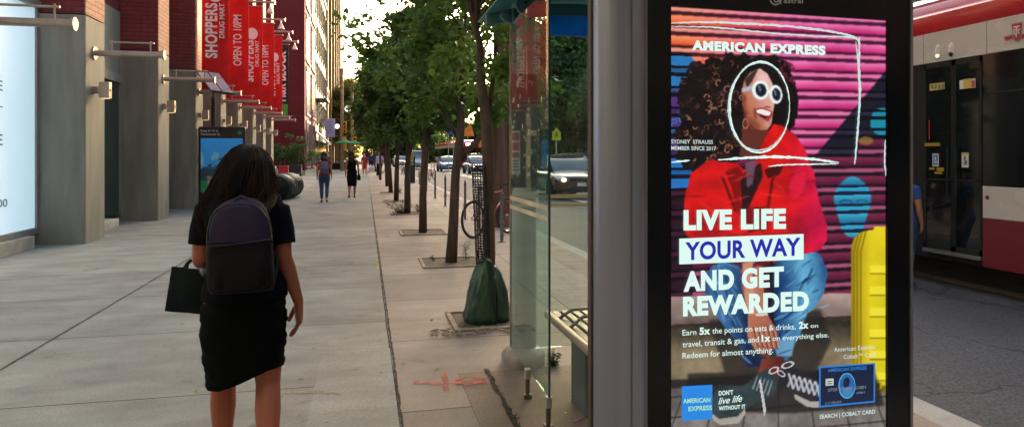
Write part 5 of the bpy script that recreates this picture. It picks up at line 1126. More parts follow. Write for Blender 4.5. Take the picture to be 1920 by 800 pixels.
# maker mark in the top bezel
M_mark = mat('mark_white', (.7, .68, .66), .5)
text_mb(MB(), 'astral', lambda a, b: onp(1467+36*a, 7-9*b, .0075), .02).build('maker_name', M_mark, adp)
mb = MB(); 
def rib(P, w_):
    n = len(P); A, B = [], []
    for i, q in enumerate(P):
        a, b = P[max(0, i-1)], P[min(n-1, i+1)]; dx, dy = b[0]-a[0], b[1]-a[1]; L_ = math.hypot(dx, dy) or 1; A.append(onp(q[0]-dy/L_*w_/2, q[1]+dx/L_*w_/2, .0075)); B.append(onp(q[0]+dy/L_*w_/2, q[1]-dx/L_*w_/2, .0075))
    mb.add(A+B, [(i, i+1, n+i+1, n+i) for i in range(n-1)])
rib(oval(1452, 0, 10, 10, 0, .2, 5.6, 30), 3); rib(oval(1453, 1, 4, 4, 0, 0, 6.28, 20), 2.4); rib([(1458, -4), (1459, 4), (1463, 9)], 2.5); mb.build('maker_mark', M_mark, adp)
# ================================================================== TRAM
M_tw_ = mat('tram_white', (.62, .58, .52), .28, var=.05, sc=1, coat=.4); M_tr = mat('tram_red', (.50, .022, .03), .25, var=.08, sc=1.5, coat=.6); M_trd = mat('tram_red_skirt', (.19, .008, .018), .4, var=.12, sc=2, coat=.3)
M_tg_ = mat('tram_dark_glass', (.010, .013, .014), .05, var=.2, sc=1, spec=.8); M_seam = mat('seam_black', (.02, .02, .02), .8); M_under = mat('underframe_black', (.012, .012, .012), .8)
XT = 7.0; ty0, ty1 = -9.0, 17.6
tram = thing('tram', 'red and white low floor tram with dark glass doors standing on the road at right', 'tram', (XT+1.27, 4, ZR))
TM = Matrix.Translation((-(XT+1.27), -4, -ZR))
def tb(mb, name, m, parent=None, **k): return mb.build(name, m, parent or tram, M=TM, **k)
def ty(u): return atX(u, 300, XT).y
def tz(u, v): return atX(u, v, XT).z
zA, zB, zC, zD = 3.04, 2.66, 1.137, .77; zS = .20
yd0, yd1 = ty(1841), ty(1732)          # door opening
y_end_dark = ty(1838)
# roof: curved red shoulder
prof = [(XT+.0, zA), (XT-.02, zA+.10), (XT+.0, zA+.22), (XT+.05, zA+.26), (XT+.07, zA+.33), (XT+.16, zA+.44), (XT+.32, zA+.52), (XT+.6, zA+.56), (XT+1.27, zA+.58), (XT+1.94, zA+.56), (XT+2.3, zA+.48), (XT+2.47, zA+.3), (XT+2.54, zA), (XT+2.4, zA-.02), (XT+.1, zA-.02)]
mb = MB(); mb.prism(prof, lambda a, b, t_: (a, t_, b), ty0, ty1); tb(mb, 'roof', M_tr, smooth=True, auto=30)
mb = MB(); mb.prism([(XT+.12, zA+.425), (XT+.30, zA+.525), (XT+.62, zA+.575), (XT+.62, zA+.55), (XT+.30, zA+.50), (XT+.14, zA+.40)], lambda a, b, t_: (a, t_, b), ty0+.1, ty1-.1); tb(mb, 'roof_fairing', mat('pale_roof_panel', (.55, .50, .62), .3, var=.06, coat=.4), smooth=True, auto=40)
for yy, s in ((8.8, .5), (9.9, .8), (12.5, 1.2), (3.5, 1.6)):
    mb = MB(); mb.b2(XT+.7, XT+1.9, yy, yy+s, zA+.57, zA+.86); tb(mb, 'roof_unit', mat('roof_unit_grey', (.35, .33, .30), .6), bevel=.03)
mb = MB(); mb.b2(XT+.03, XT+2.5, ty0+.1, ty1-.1, zS-.0, zA-.02); core = tb(mb, 'body_core', M_under)
cuts = [ty0, ty0+3.2, ty0+6.4, -.2, 3.0, ty(1850), ty(1731), 9.6, 12.5, ty1]
for a, b in zip(cuts[:-1], cuts[1:]):
    mb = MB(); mb.b2(XT, XT+.03, a+.006, b-.006, zB, zA-.002); tb(mb, 'upper_panel', M_tw_, bevel=.004)
for a, b in ((ty0, 3.0), (3.0, yd0), (yd1+.25, 11.5), (11.5, ty1)):
    mb = MB(); mb.b2(XT+.002, XT+.03, a+.01, b-.01, zC+.002, zB-.004); wp = tb(mb, 'window_band', M_tg_)
    mb = MB(); n = max(1, int((b-a)/1.6))
    for i in range(1, n): y = a+(b-a)*i/n; mb.b2(XT-.002, XT+.0015, y-.03, y+.03, zC+.02, zB-.02)
    mb.b2(XT-.002, XT+.0015, a+.05, b-.05, zB-.46, zB-.44)
    tb(mb, 'window_divider', M_under, wp)
for a, b in ((ty0, .5), (.5, ty(1842)), (yd1+.3, 12.4), (12.4, ty1)):
    mb = MB(); mb.b2(XT-.004, XT+.03, a+.006, b-.006, zD, zC); lpn = tb(mb, 'lower_panel', M_tw_, bevel=.004)
    mb = MB(); mb.b2(XT-.006, XT+.03, a+.006, b-.006, zS, zD-.002); tb(mb, 'skirt', M_trd, bevel=.006)
ye_ = ty(1852); mb = MB(); mb.lathe([(.025, -.008), (.022, -.012)], (XT-.004+.005, ye_, tz(1852, 370)), 16, 'x'); tb(mb, 'marker_lamp', M_trd, lpn)
mb = MB(); y1_, y2_ = ty(1903), ty(1925); mb.b2(XT-.009, XT-.0045, y2_-.2, y1_, tz(1903, 385), tz(1903, 358)); tb(mb, 'hatch', mat('tram_white_hatch', (.60, .56, .50), .3), lpn)
# doors
for (ua, ub, sd_) in ((1786.5, 1732, 0), (1840, 1787.5, 1)):
    a, b = ty(ua), ty(ub); mb = MB(); mb.b2(XT+.012, XT+.028, a, b, zS+.12, zB-.004); do = tb(mb, 'door', M_tg_)
    mb = MB()
    for (p, q, r_, s_) in ((a, a+.03, zS+.12, zB-.01), (b-.03, b, zS+.12, zB-.01), (a, b, zS+.12, zS+.18), (a, b, zB-.07, zB-.01), (a, b, zS+.98, zS+1.0)): mb.b2(XT+.004, XT+.0115, p, q, r_, s_)
    tb(mb, 'door_frame', mat('door_frame_black', (.02, .022, .022), .3), do)
    mb = MB(); mb.tube([(XT-.02, (a if sd_ == 0 else b)+(.06 if sd_ == 0 else -.06), 1.0), (XT-.02, (a if sd_ == 0 else b)+(.06 if sd_ == 0 else -.06), 1.6)], .008, 6); tb(mb, 'grab_rail', M_under, do)
def stick(u0, u1, v0_, v1_, m, k=.001, name='sticker'):
    ya, yb = ty(u1), ty(u0); um = (u0+u1)/2; mb = MB(); mb.b2(XT+.002-k, XT+.0035-k, ya, yb, tz(um, v1_), tz(um, v0_)); return tb(mb, name, m)
M_sy = mat('sticker_yellow', (.60, .45, .08), .5); M_sw = mat('sticker_white', (.7, .7, .68), .5); M_sb = mat('sticker_blue', (.04, .16, .45), .5); M_sr = mat('sticker_red', (.5, .08, .08), .5)
s = stick(1743, 1771, 156, 169, M_sy)
for k in range(4): stick(1746+k*6.5, 1750+k*6.5, 159, 167, M_ink, .003, 'sticker_icon')
stick(1799, 1829, 149, 166, M_sw); stick(1806, 1821, 148, 166, M_sy, .002, 'sticker_field'); stick(1821.5, 1828, 151, 164, M_sr, .003, 'sticker_icon')
stick(1748, 1760, 288, 312, M_sw); stick(1750, 1758, 291, 309, M_sb, .003, 'sticker_field'); stick(1752.5, 1755.5, 294, 300, M_sw, .004, 'sticker_icon'); stick(1752, 1757, 302, 306, M_sw, .004, 'sticker_icon')
stick(1803, 1816, 286, 314, M_sw); stick(1804, 1815, 286, 290, M_sy, .003, 'sticker_field'); stick(1807, 1811, 293, 300, M_ink, .003, 'sticker_icon'); stick(1808, 1813, 301, 309, M_ink, .003, 'sticker_icon')
# warm things seen through the door glass
M_wi = emat('cabin_glow', lin((180, 140, 40)), .3)
for (u0, u1, va, vb) in ((1742, 1752, 314, 318), (1756, 1769, 314, 321), (1733, 1762, 268, 274), (1752, 1766, 322, 326)): stick(u0, u1, va, vb, M_wi, .0, 'cabin_light')
stick(1741, 1743, 225, 262, mat('handrail_red', (.4, .03, .03), .5), 0, 'cabin_rail')
# door sill strip, oval indicator lamps
mb = MB(); mb.b2(XT-.02, XT+.03, yd0, yd1, zS+.07, zS+.115); tb(mb, 'door_sill', mat('sill_metal', (.35, .34, .32), .4, .7))
for (u, v, lit) in ((1759, 98, 1), (1784, 95, 0)):
    c = atX(u, v, XT); mb = MB(); mb.ball((XT, c.y, c.z), (.02, .042, .095), 18, 10); lo = tb(mb, 'indicator_housing', M_tw_, smooth=True)
    mb = MB(); mb.ball((XT-.008, c.y, c.z-.045), (.018, .032, .03), 14, 8); tb(mb, 'indicator_lens', emat('indicator_lit', lin((255, 240, 225)), 1.1) if lit else M_seam, lo, smooth=True)
# crest
def crest(P, m, k, name, par=None):
    mb = MB(); Q = [atX(u, v, XT) for u, v in P]; mb.add([(XT-k, q.y, q.z) for q in Q]+[(XT-k+.002, q.y, q.z) for q in Q], [tuple(range(len(P)))]+[(i, (i+1) % len(P), len(P)+(i+1) % len(P), len(P)+i) for i in range(len(P))]); return tb(mb, name, m, par)
M_cr = mat('crest_red', (.60, .02, .04), .4); M_cg = mat('crest_grey', (.30, .28, .26), .4)
e0 = crest([(1882, 69), (1899, 65), (1897, 45), (1918, 41), (1917, 64), (1932, 62), (1931, 73), (1916, 73), (1911, 79), (1905, 79), (1900, 73), (1886, 77)], M_cg, .006, 'crest')
crest([(1884, 70.5), (1899, 67), (1900, 73), (1887, 75.5)], M_cr, .009, 'crest_wing', e0); crest([(1917.5, 65.5), (1931, 63.5), (1930, 71.5), (1916, 72)], M_cr, .009, 'crest_wing', e0)
crest([(1898.5, 46.5), (1917, 43), (1914.5, 66), (1908, 77.5), (1903, 71)], M_cr, .009, 'crest_shield', e0)
for P in ([(1902, 50), (1913, 48), (1913, 51), (1909, 51.6), (1908, 71), (1905.5, 69), (1906, 52.3), (1902, 53)], [(1910, 55), (1914, 54), (1914, 56.5), (1912, 57), (1911.5, 62), (1913.5, 61.5), (1913, 64), (1909.8, 64.5)], [(1901, 56), (1905, 55.3), (1905, 57.5), (1903, 58), (1903.5, 63), (1905, 62.7), (1905, 65), (1902.3, 65.6)]): crest(P, M_sw, .012, 'crest_letter', e0)
# bogies
for y in (ty0+4, 1.2, 12.6):
    for dy in (-.9, .9):
        mb = MB(); mb.lathe([(.30, 0), (.30, .12), (.12, .14)], (XT+.25, y+dy, ZR+.30), 28, 'x'); tb(mb, 'wheel', mat('tram_wheel', (.08, .07, .06), .6, .6))
# ================================================================== CARS
M_cg2 = mat('car_glass', (.05, .075, .085), .06, var=.2, sc=1, spec=1.); M_tyre2 = M_tyre; M_alloy = mat('alloy', (.45, .45, .46), .3, .9); M_chr = M_chrome
M_amb = mat('amber_lens', (.5, .16, .02), .2); M_hl_off = mat('lamp_clear', (.55, .58, .6), .1, spec=.9)
def car(label, name, loc, rz, paint_, kind='sedan', lights='head', lit=True, cat='car', group=None, plate=True):
    """nose points to -y in its own frame"""
    t = thing(name, label, cat, loc, rz, group)
    suv = kind in ('suv', 'van', 'pickup'); L_ = {'sedan': 4.85, 'suv': 4.7, 'van': 5.3, 'pickup': 5.6}[kind]; W_ = .92 if not suv else .96; Hr = {'sedan': 1.47, 'suv': 1.75, 'van': 2.1, 'pickup': 1.9}[kind]; belt = {'sedan': .93, 'suv': 1.08, 'van': 1.2, 'pickup': 1.15}[kind]; hood = belt-.10
    h = L_/2
    # lower body stations: y, half width, bottom, top
    St = [(-h, .62, .34, .66), (-h+.06, .78, .26, .72), (-h+.25, .88, .22, hood-.06), (-h+.7, W_, .2, hood), (-h+1.25, W_, .2, belt), (0, W_+.01, .2, belt+.01), (h-1.1, W_, .2, belt+.03), (h-.35, .90, .22, belt+.02), (h-.08, .82, .28, belt-.04), (h, .70, .36, belt-.2)]
    rings = []
    for (y, w_, b, tp) in St:
        m_ = (b+tp)/2; rings.append([(-w_*.82, y, b), (-w_*.96, y, b+.10), (-w_, y, m_+.02), (-w_*.97, y, tp-.10), (-w_*.88, y, tp-.02), (-w_*.5, y, tp+.025), (0, y, tp+.04), (w_*.5, y, tp+.025), (w_*.88, y, tp-.02), (w_*.97, y, tp-.10), (w_, y, m_+.02), (w_*.96, y, b+.10), (w_*.82, y, b)])
    mb = MB(); mb.loft(rings); mb.build('body', paint_, t, smooth=True, auto=38)
    # greenhouse
    ws0, ws1 = -h+1.15, -h+1.95 if kind != 'van' else -h+1.6
    if kind == 'sedan': rs0, rs1 = h-1.6, h-.75
    elif kind == 'pickup': rs0, rs1 = .9, 1.05
    else: rs0, rs1 = h-.45, h-.15
    def gr(y, w_, z0, z1): return [(-w_, y, z0), (-w_*.86, y, z1), (w_*.86, y, z1), (w_, y, z0)]
    mb = MB(); G_ = [gr(ws0, W_*.86, belt-.05, belt-.02), gr(ws0+(ws1-ws0)*.5, W_*.88, belt-.05, belt+(Hr-belt)*.55), gr(ws1, W_*.87, belt-.05, Hr-.05), gr((ws1+rs0)/2, W_*.88, belt-.05, Hr-.02), gr(rs0, W_*.87, belt-.05, Hr-.06), gr(rs1, W_*.85, belt-.05, belt+.02)]
    mb.loft(G_); gh = mb.build('window_glass', M_cg2, t, smooth=True, auto=25)
    mb = MB(); mb.loft([[(-W_*.76, y, z), (-W_*.5, y, z+.03), (0, y, z+.045), (W_*.5, y, z+.03), (W_*.76, y, z), (W_*.76, y, z-.03), (-W_*.76, y, z-.03)] for y, z in ((ws1-.03, Hr-.045), (ws1+.3, Hr-.02), (rs0-.3, Hr-.02), (rs0+.03, Hr-.05))]); mb.build('roof', paint_, t, smooth=True, auto=40)
    for s_ in (-1, 1):
        mb = MB(); mb.tube([(s_*W_*.875, ws0, belt-.03), (s_*W_*.80, (ws0+ws1)/2, belt+(Hr-belt)*.56), (s_*W_*.765, ws1, Hr-.04)], .035, 6); mb.tube([(s_*W_*.765, rs0, Hr-.04), (s_*W_*.875, rs1, belt)], .045, 6); mb.tube([(s_*W_*.885, (ws1+rs0)/2+.05, belt), (s_*W_*.77, (ws1+rs0)/2+.05, Hr-.03)], .035, 6); mb.build('pillar', paint_, t)
        mb = MB(); mb.ball((s_*(W_+.09), ws0+.35, belt+.06), (.10, .06, .07), 12, 8); mb.tube([(s_*W_*.9, ws0+.35, belt), (s_*(W_+.04), ws0+.35, belt+.04)], .02, 6); mb.build('mirror', paint_, t, smooth=True)
        mb = MB(); mb.b2(s_*W_+(.012 if s_ > 0 else -.012), s_*W_*.99, -.02, .01, .3, belt-.02); mb.build('door_seam', M_seam, t)
    for y in (-h+.92, h-.98):
        for s_ in (-1, 1):
            x = s_*(W_-.10); mb = MB(); mb.lathe([(.24, -.1), (.31, -.10), (.335, -.07), (.335, .07), (.31, .1), (.22, .105)], (x, y, .335), 28, 'x'); wl_ = mb.build('wheel', M_tyre, t, smooth=True, auto=40)
            mb = MB(); xx = x+s_*.09; mb.lathe([(.22, -.01), (.22, .015), (.2, .02)], (xx, y, .335), 24, 'x')
            for k in range(5): a = k*1.2566; mb.box((xx+s_*.012, y+.1*math.cos(a), .335+.1*math.sin(a)), (.02, .2, .045), Matrix.Rotation(a, 3, 'X'))
            mb.build('rim', M_alloy, wl_)
            mb = MB(); mb.lathe([(.375, -.02), (.375, .012), (.2, .012)], (s_*(W_-.004), y, .335), 28, 'x'); mb.build('wheel_arch', M_under, t)
    # nose
    fy = -h
    mb = MB(); mb.b2(-.42, .42, fy-.012, fy+.05, .585, .70); gl = mb.build('grille', M_under, t, bevel=.01)
    mb = MB(); mb.b2(-.43, .43, fy-.03, fy, .697, .722); mb.b2(-.43, .43, fy-.03, fy, .575, .59); mb.b2(-.45, -.425, fy-.03, fy, .575, .722); mb.b2(.425, .45, fy-.03, fy, .575, .722); mb.b2(-.42, .42, fy-.025, fy, .64, .65); mb.build('grille_trim', M_chr, gl)
    mb = MB(); 
    if kind == 'sedan': mb.box((-.04, fy-.035, .645), (.018, .012, .085), Matrix.Rotation(.12, 3, 'Y')); mb.box((.04, fy-.035, .645), (.018, .012, .085), Matrix.Rotation(-.12, 3, 'Y')); mb.b2(-.035, .035, fy-.04, fy-.028, .638, .652); mb.build('badge', M_chr, gl)
    mb = MB(); mb.b2(-.75, .75, fy-.03, fy+.12, .30, .37); mb.b2(-.36, .36, fy-.035, fy+.1, .30, .44); mb.build('bumper_intake', M_under, t, bevel=.02)
    for s_ in (-1, 1):
        mb = MB(); mb.ball((s_*.64, fy+.16, .66), (.19, .15, .085), 16, 8); hl = mb.build('headlight', M_hl_off, t, smooth=True)
        mb = MB(); mb.ball((s_*.62, fy+.015, .655), (.085, .05, .06), 14, 8); mb.build('headlight_bulb', emat('headlight_lit', lin((255, 222, 170)), 16.) if (lit and lights == 'head') else M_hl_off, hl, smooth=True)
        mb = MB(); mb.ball((s_*.80, fy+.24, .67), (.05, .08, .05), 10, 6); mb.build('indicator', M_amb, hl, smooth=True)
        mb = MB(); mb.b2(s_*.52, s_*.84, h-.10, h+.01, belt-.28, belt-.08); tl = mb.build('tail_light', emat('tail_lit', lin((255, 60, 40)), 1.6) if lights == 'tail' else M_trd, t, bevel=.02)
    if plate:
        mb = MB(); yp_ = fy-.04; mb.b2(-.16, .16, yp_-.008, yp_, .445, .56); pt_ = mb.build('number_plate', M_sw, t, bevel=.003)
        mb = MB(); mb.b2(-.16, .16, h+.01, h+.018, .62, .76); mb.build('number_plate', M_sw, t)
    if kind in ('suv', 'pickup'):
        mb = MB(); mb.b2(-.3, .3, h-.28, h-.2, Hr-.08, Hr-.03); mb.build('brake_light', emat('tail_lit', lin((255, 60, 40)), 1.6) if lights == 'tail' else M_trd, t)
    if kind in ('suv', 'van'):
        mb = MB(); mb.b2(-.68, .68, h-.14, h+.005, belt, belt+.42); mb.build('rear_window', M_cg2, t)
    return t
P_dk = mat('car_paint_bronze', (.13, .08, .07), .25, .4, var=.05, coat=1.); P_navy = mat('car_paint_blue', (.05, .07, .12), .25, .5, var=.05, coat=1.); P_blk = mat('car_paint_black', (.03, .03, .045), .25, .3, var=.05, coat=1.); P_sil = mat('car_paint_silver', (.50, .52, .54), .28, .6, var=.05, coat=1.); P_red = mat('car_paint_red', (.35, .03, .04), .28, .2, var=.05, coat=1.); P_wht = mat('car_paint_white', (.72, .74, .76), .28, var=.05, coat=1.)
def cpos(u, v, dy=2.4): p = gnd(u, v, ZR); return Vector((p.x, p.y+dy, ZR))
c0 = atd(1072, 373, 24.3); car('dark bronze sedan with lit headlight seen through the shelter end glass', 'sedan', (c0.x+.30, c0.y+2.2, ZR), 0, P_dk).scale = (1.06, 1, 1.1)
car('silver sedan right behind the dark bronze sedan', 'sedan', (8.0, c0.y+9.5, ZR), 0, P_sil, lit=False)
car('slate blue sedan with lit headlight coming towards the camera beyond the third tree', 'sedan', (cpos(903, 327).x, cpos(903, 327).y+.3, ZR), 0, P_navy)
car('black estate car with glowing tail lights driving away behind the blue sedan', 'suv', (gnd(894, 318, ZR).x, 72, ZR), 0, P_blk, 'suv', 'tail')
car('red car farther ahead of the black estate car', 'hatchback', (gnd(874, 312, ZR).x-1.3, 84, ZR), 0, P_red, 'suv', 'tail')
car('silver car parked at the far curb right of the wooden utility pole', 'parked_car', (14.9, 45.5, ZR), 0, P_sil, 'suv', lit=False)
car('white van in the road beyond the parking machine', 'van', (5.6, 78, ZR), 0, P_wht, 'van', lit=False)
car('pale car with bright headlights far off beside the eighth tree', 'sedan', (4.6, 92, ZR), 0, P_wht)
car('blue car beyond the parked bicycles', 'sedan', (8.0, 66, ZR), 0, mat('car_paint_sky', (.12, .25, .45), .3, .3, coat=1.), lit=False)
# distant tram
dt = thing('tram', 'distant red and white tram coming down the middle of the road', 'tram', (12.3, 88, ZR)); mb = MB()
def trr(y, w_, z0, z1): return [(-w_, y, z0), (-w_, y, z1-.35), (-w_*.8, y, z1), (w_*.8, y, z1), (w_, y, z1-.35), (w_, y, z0)]
mb.loft([trr(-7, 1.0, .35, 3.0), trr(-6.6, 1.2, .3, 3.3), trr(-6, 1.27, .3, 3.45), trr(20, 1.27, .3, 3.45)]); mb.build('body', M_tr, dt, smooth=True, auto=30)
mb = MB(); mb.b2(-1.0, 1.0, -7.08, -6.8, 1.2, 2.5); mb.build('windscreen', M_tg_, dt, bevel=.05); mb = MB(); mb.b2(-1.22, 1.22, -7.0, -6.5, .75, 1.15); mb.build('white_band', M_tw_, dt, bevel=.05)
mb = MB(); mb.b2(-1.29, -1.275, -6.4, 20, 1.3, 2.5); mb.build('window_band', M_tg_, dt); mb = MB(); mb.b2(-1.29, -1.274, -6.4, 20, 2.52, 2.95); mb.b2(-1.29, -1.274, -6.4, 20, .7, 1.28); mb.build('side_panel', M_tw_, dt)
mb = MB(); mb.ball((0, -6.9, 2.9), (.35, .2, .2)); mb.build('destination_lamp', emat('headlight_lit', (1, 1, 1), 6.), dt, smooth=True)
# ================================================================== SIGNALS, SIGNS
M_amber = mat('signal_yellow', (.95, .36, .02), .5, var=.1)
M_swood = mat('pole_tan', (.30, .22, .12), .85, var=.3)
def signal(label, loc, h, dx, z, pole=True):
    t = thing('traffic_signal', label, 'traffic signal', loc, 0, 'amber traffic signals at the far crossing')
    mb = MB(); mb.tube([(0, 0, 0), (0, 0, h)], [.16, .12], 12); mb.build('pole', M_swood, t)
    mb = MB(); mb.tube([(0, 0, z+.5), (dx, 0, z+.5)], .05, 8); mb.build('arm', M_galv, t)
    mb = MB(); mb.b2(dx-.17, dx+.17, -.15, .15, z-.55, z+.55); 
    hd_ = mb.build('signal_head', M_amber, t, bevel=.04)
    for k, (zz, c) in enumerate(((.34, (.12, .01, .01)), (0, (.2, .1, .01)), (-.34, (.01, .15, .06)))):
        mb = MB(); mb.lathe([(.12, -.20), (.125, -.32), (.115, -.32), (.11, -.2)], (dx, 0, z+zz), 16, 'y'); mb.build('visor', M_amber, hd_)
        mb = MB(); mb.ball((dx, -.15, z+zz), (.1, .03, .1), 12, 6); mb.build('lens', mat('lens_%d' % k, c, .3), hd_)
    return t
def sp(u, d): q = atd(u, 290, d); return (q.x, q.y, 0)
signal('tall signal pole nearest the yellow building, two amber heads seen against yellow leaves', sp(641, 62), 9.5, .25, 4.05)
o = signal('second tan signal pole from the left, amber head at its right', sp(660, 66), 8.0, .25, 3.05)
signal('small far amber signal above the red dress walker', sp(697, 95), 7, .2, 3.2)
mb = MB(); mb.b2(.08, .42, -.15, .15, 2.05, 3.15); t_ = [x for x in bpy.data.objects if x.name.startswith('traffic_signal') and x.parent is None][0]; mb.build('signal_head', M_amber, t_, bevel=.04)
def signpost(name, label, loc, h, shape, c, face, sc=1., mark=None):
    t = thing(name, label, 'sign', loc); mb = MB(); mb.tube([(0, 0, 0), (0, 0, h)], .035, 8); mb.build('post', M_galv, t)
    mb = MB(); mb.prism([(x*sc, z*sc+h-.3) for x, z in shape], lambda a, b, t2: (a, t2, b), -.06, -.045); f = mb.build('sign_face', face, t)
    if mark: mb = MB(); [mb.prism([(x*sc, z*sc+h-.3) for x, z in M_], lambda a, b, t2: (a, t2, b), -.066, -.061) for M_ in mark]; mb.build('symbol', M_blk, f)
    return t
q = atd(1043, 252, 31); signpost('school_crossing_sign', 'lime green pentagon pedestrian sign above the dark bronze sedan', (q.x, q.y, 0), q.z+.3, [(-.33, -.45), (.33, -.45), (.33, .15), (0, .48), (-.33, .15)], 0, mat('lime_sign', (.45, .60, .02), .5), .62, [[(-.12, -.32), (-.03, -.1), (.03, -.1), (.12, -.32), (.07, .02), (-.07, .02)], [(-.05, .06), (.05, .06), (.05, .16), (-.05, .16)]])
q = atd(877, 244, 48); signpost('roadwork_sign', 'orange road work sign beyond the forked limb of the second tree', (q.x, q.y, 0), q.z+.3, [(-.75, -.7), (.75, -.7), (.35, .8), (-.1, .5)], 0, mat('orange_sign', (.75, .22, .02), .5), .62)
q = atd(905, 262, 48); signpost('roadwork_sign', 'small orange sign between the forked limb and the nearest trunk', (q.x, q.y, 0), q.z+.3, [(-.4, -.7), (.4, -.7), (.4, .5), (-.2, .7)], 0, MATS['orange_sign'], .8)
q = atd(850, 246, 60); signpost('street_sign', 'small blue street sign beside the pink one beyond the second tree', (q.x, q.y, 0), q.z+.3, [(-.6, -.25), (.6, -.25), (.6, .25), (-.6, .25)], 0, mat('blue_sign', (.03, .1, .45), .5), 1.)
q = atd(841, 243, 60); signpost('street_sign', 'small pink street sign left of the blue one beyond the second tree', (q.x, q.y, 0), q.z+.3, [(-.4, -.4), (.4, -.4), (.4, .4), (-.4, .4)], 0, mat('pink_sign', (.5, .25, .4), .5), 1.)
# lilac sign and globe lamps on the left facades
q = atd(619, 240, 72); t = thing('projecting_sign', 'lilac projecting sign on the stone building front', 'sign', (q.x, q.y, q.z)); mb = MB(); mb.b2(-.5, .5, -.06, .06, -1.0, 1.0); mb.build('board', mat('lilac_board', (.42, .38, .62), .5), t, bevel=.02)
mb = MB(); mb.b2(-1.3, .5, -.02, .02, .8, .86); mb.build('arm', M_dark, t); mb = MB()
for k in range(5): mb.b2(-.35, .3-.1*(k % 2), -.065, -.061, .6-.28*k, .68-.28*k)
mb.build('print', mat('sign_violet', (.16, .12, .35), .5), t)
for i, (u, v, d, lab) in enumerate(((652, 204, 60, 'white globe street lamp among the yellow leaves'), (632, 237, 75, 'small globe lamp on curved arm by the yellow building'))):
    q = atd(u, v, d); t = thing('street_lamp', lab, 'street lamp', (q.x, q.y, 0)); mb = MB(); mb.tube([(-.6, 0, 0), (-.6, 0, q.z-1), (-.45, 0, q.z-.2), (0, 0, q.z+.1)], .06, 8); mb.build('post', M_swood, t); mb = MB(); mb.ball((0, 0, q.z), .28, 16, 10); mb.build('globe', emat('globe_lit', lin((255, 245, 225)), 1.5), t, smooth=True)
# patio umbrellas
for i, (u, v, d, lab) in enumerate(((645, 262, 60, 'left green patio umbrella beyond the walkers'), (663, 263, 64, 'right green patio umbrella above the woman in black'))):
    q = atd(u, v, d); t = thing('patio_umbrella', lab, 'umbrella', (q.x, q.y, 0), 0, 'green patio umbrellas'); mb = MB(); mb.tube([(0, 0, 0), (0, 0, 2.9)], .03, 8); mb.build('pole', M_swood, t); mb = MB(); mb.lathe([(.85, 2.55), (.45, 2.73), (.05, 2.9), (.05, 2.87), (.45, 2.69), (.83, 2.51)], n=8); mb.build('canopy', mat('green_canvas', (.10, .42, .16), .7, trans=.3), t)
# patio rail / dark planters under them
q = gnd(640, 318); t = thing('patio_fence', 'black railing around the patio far down the sidewalk', 'fence', (q.x, q.y, 0)); mb = MB()
for z in (.25, 1.0): mb.b2(-3.2, 1.2, -.03, .03, z, z+.06)
for i in range(30): x = -3.2+4.4*i/29; mb.b2(x-.012, x+.012, -.012, .012, 0, 1.03)
mb.build('rail', M_dark, t); mb = MB(); mb.b2(-3.2, 1.2, .2, .7, 0, .7); mb.build('planter', M_dark, t, bevel=.02)
# ================================================================== HEDGE, ROLL, CHAIRS
q = gnd(532, 331); t = thing('hedge_bush', 'rounded leafy green bush against the maroon wall', 'bush', (q.x, q.y+1.0, 0)); cl = []; rr = random.Random(8)
for i in range(60): cl.append((rr.gauss(0, .75), rr.gauss(0, .4), 1.55+rr.gauss(0, .42), .32))
o = bpy.data.objects.new('leaves', leaf_mesh('bush', cl, 90, .07, mat('bush_green', (.10, .17, .025), .55, col2=(.03, .07, .01), sc=3, trans=.3), 5)); COL.objects.link(o); o.parent = t
mb = MB(); mb.tube([(0, 0, 0), (0, 0, 1.5)], .08, 8); mb.build('stem', M_bark, t)
mb = MB(); mb.b2(-1.1, 1.1, -.5, .5, 0, .8); mb.build('planter', M_dark, t, bevel=.03)
# ribbed roll
M_roll = mat('black_green_wrap', (.010, .022, .022), .5, col2=(.006, .007, .009), var=.3, sc=5, spec=.2); M_rollg = mat('green_wrap_band', (.02, .10, .07), .45)
q = gnd(528, 377); t = thing('ribbed_roll', 'big black and green ribbed roll lying on the sidewalk beside the woman', 'roll', (q.x-.18, q.y+.35, .42)); t.rotation_euler = (0, 0, R(-7))
rings = []; n = 28; K = 60
for i in range(K+1):
    y = 2.5*i/K; r_ = .42*(1-.55*max(0, (y-1.8)/.7)**2.2)*(1-.12*max(0, (.25-y)/.25)); r_ *= 1+.045*abs(math.sin(y*math.pi/.36)); rings.append([(r_*math.cos(2*math.pi*j/n)*1.02, y, r_*math.sin(2*math.pi*j/n)+(0.02*math.sin(y*5))) for j in range(n)])
MB().loft(rings).build('wrap', M_roll, t, smooth=True)
mb = MB()
for i in range(7):
    y = .2+.36*i; r_ = .425*(1-.55*max(0, (y-1.8)/.7)**2.2); mb.ringz((0, y, 0), r_, .026, 28, 6, 'y')
mb.build('strap', M_rollg, t, smooth=True)
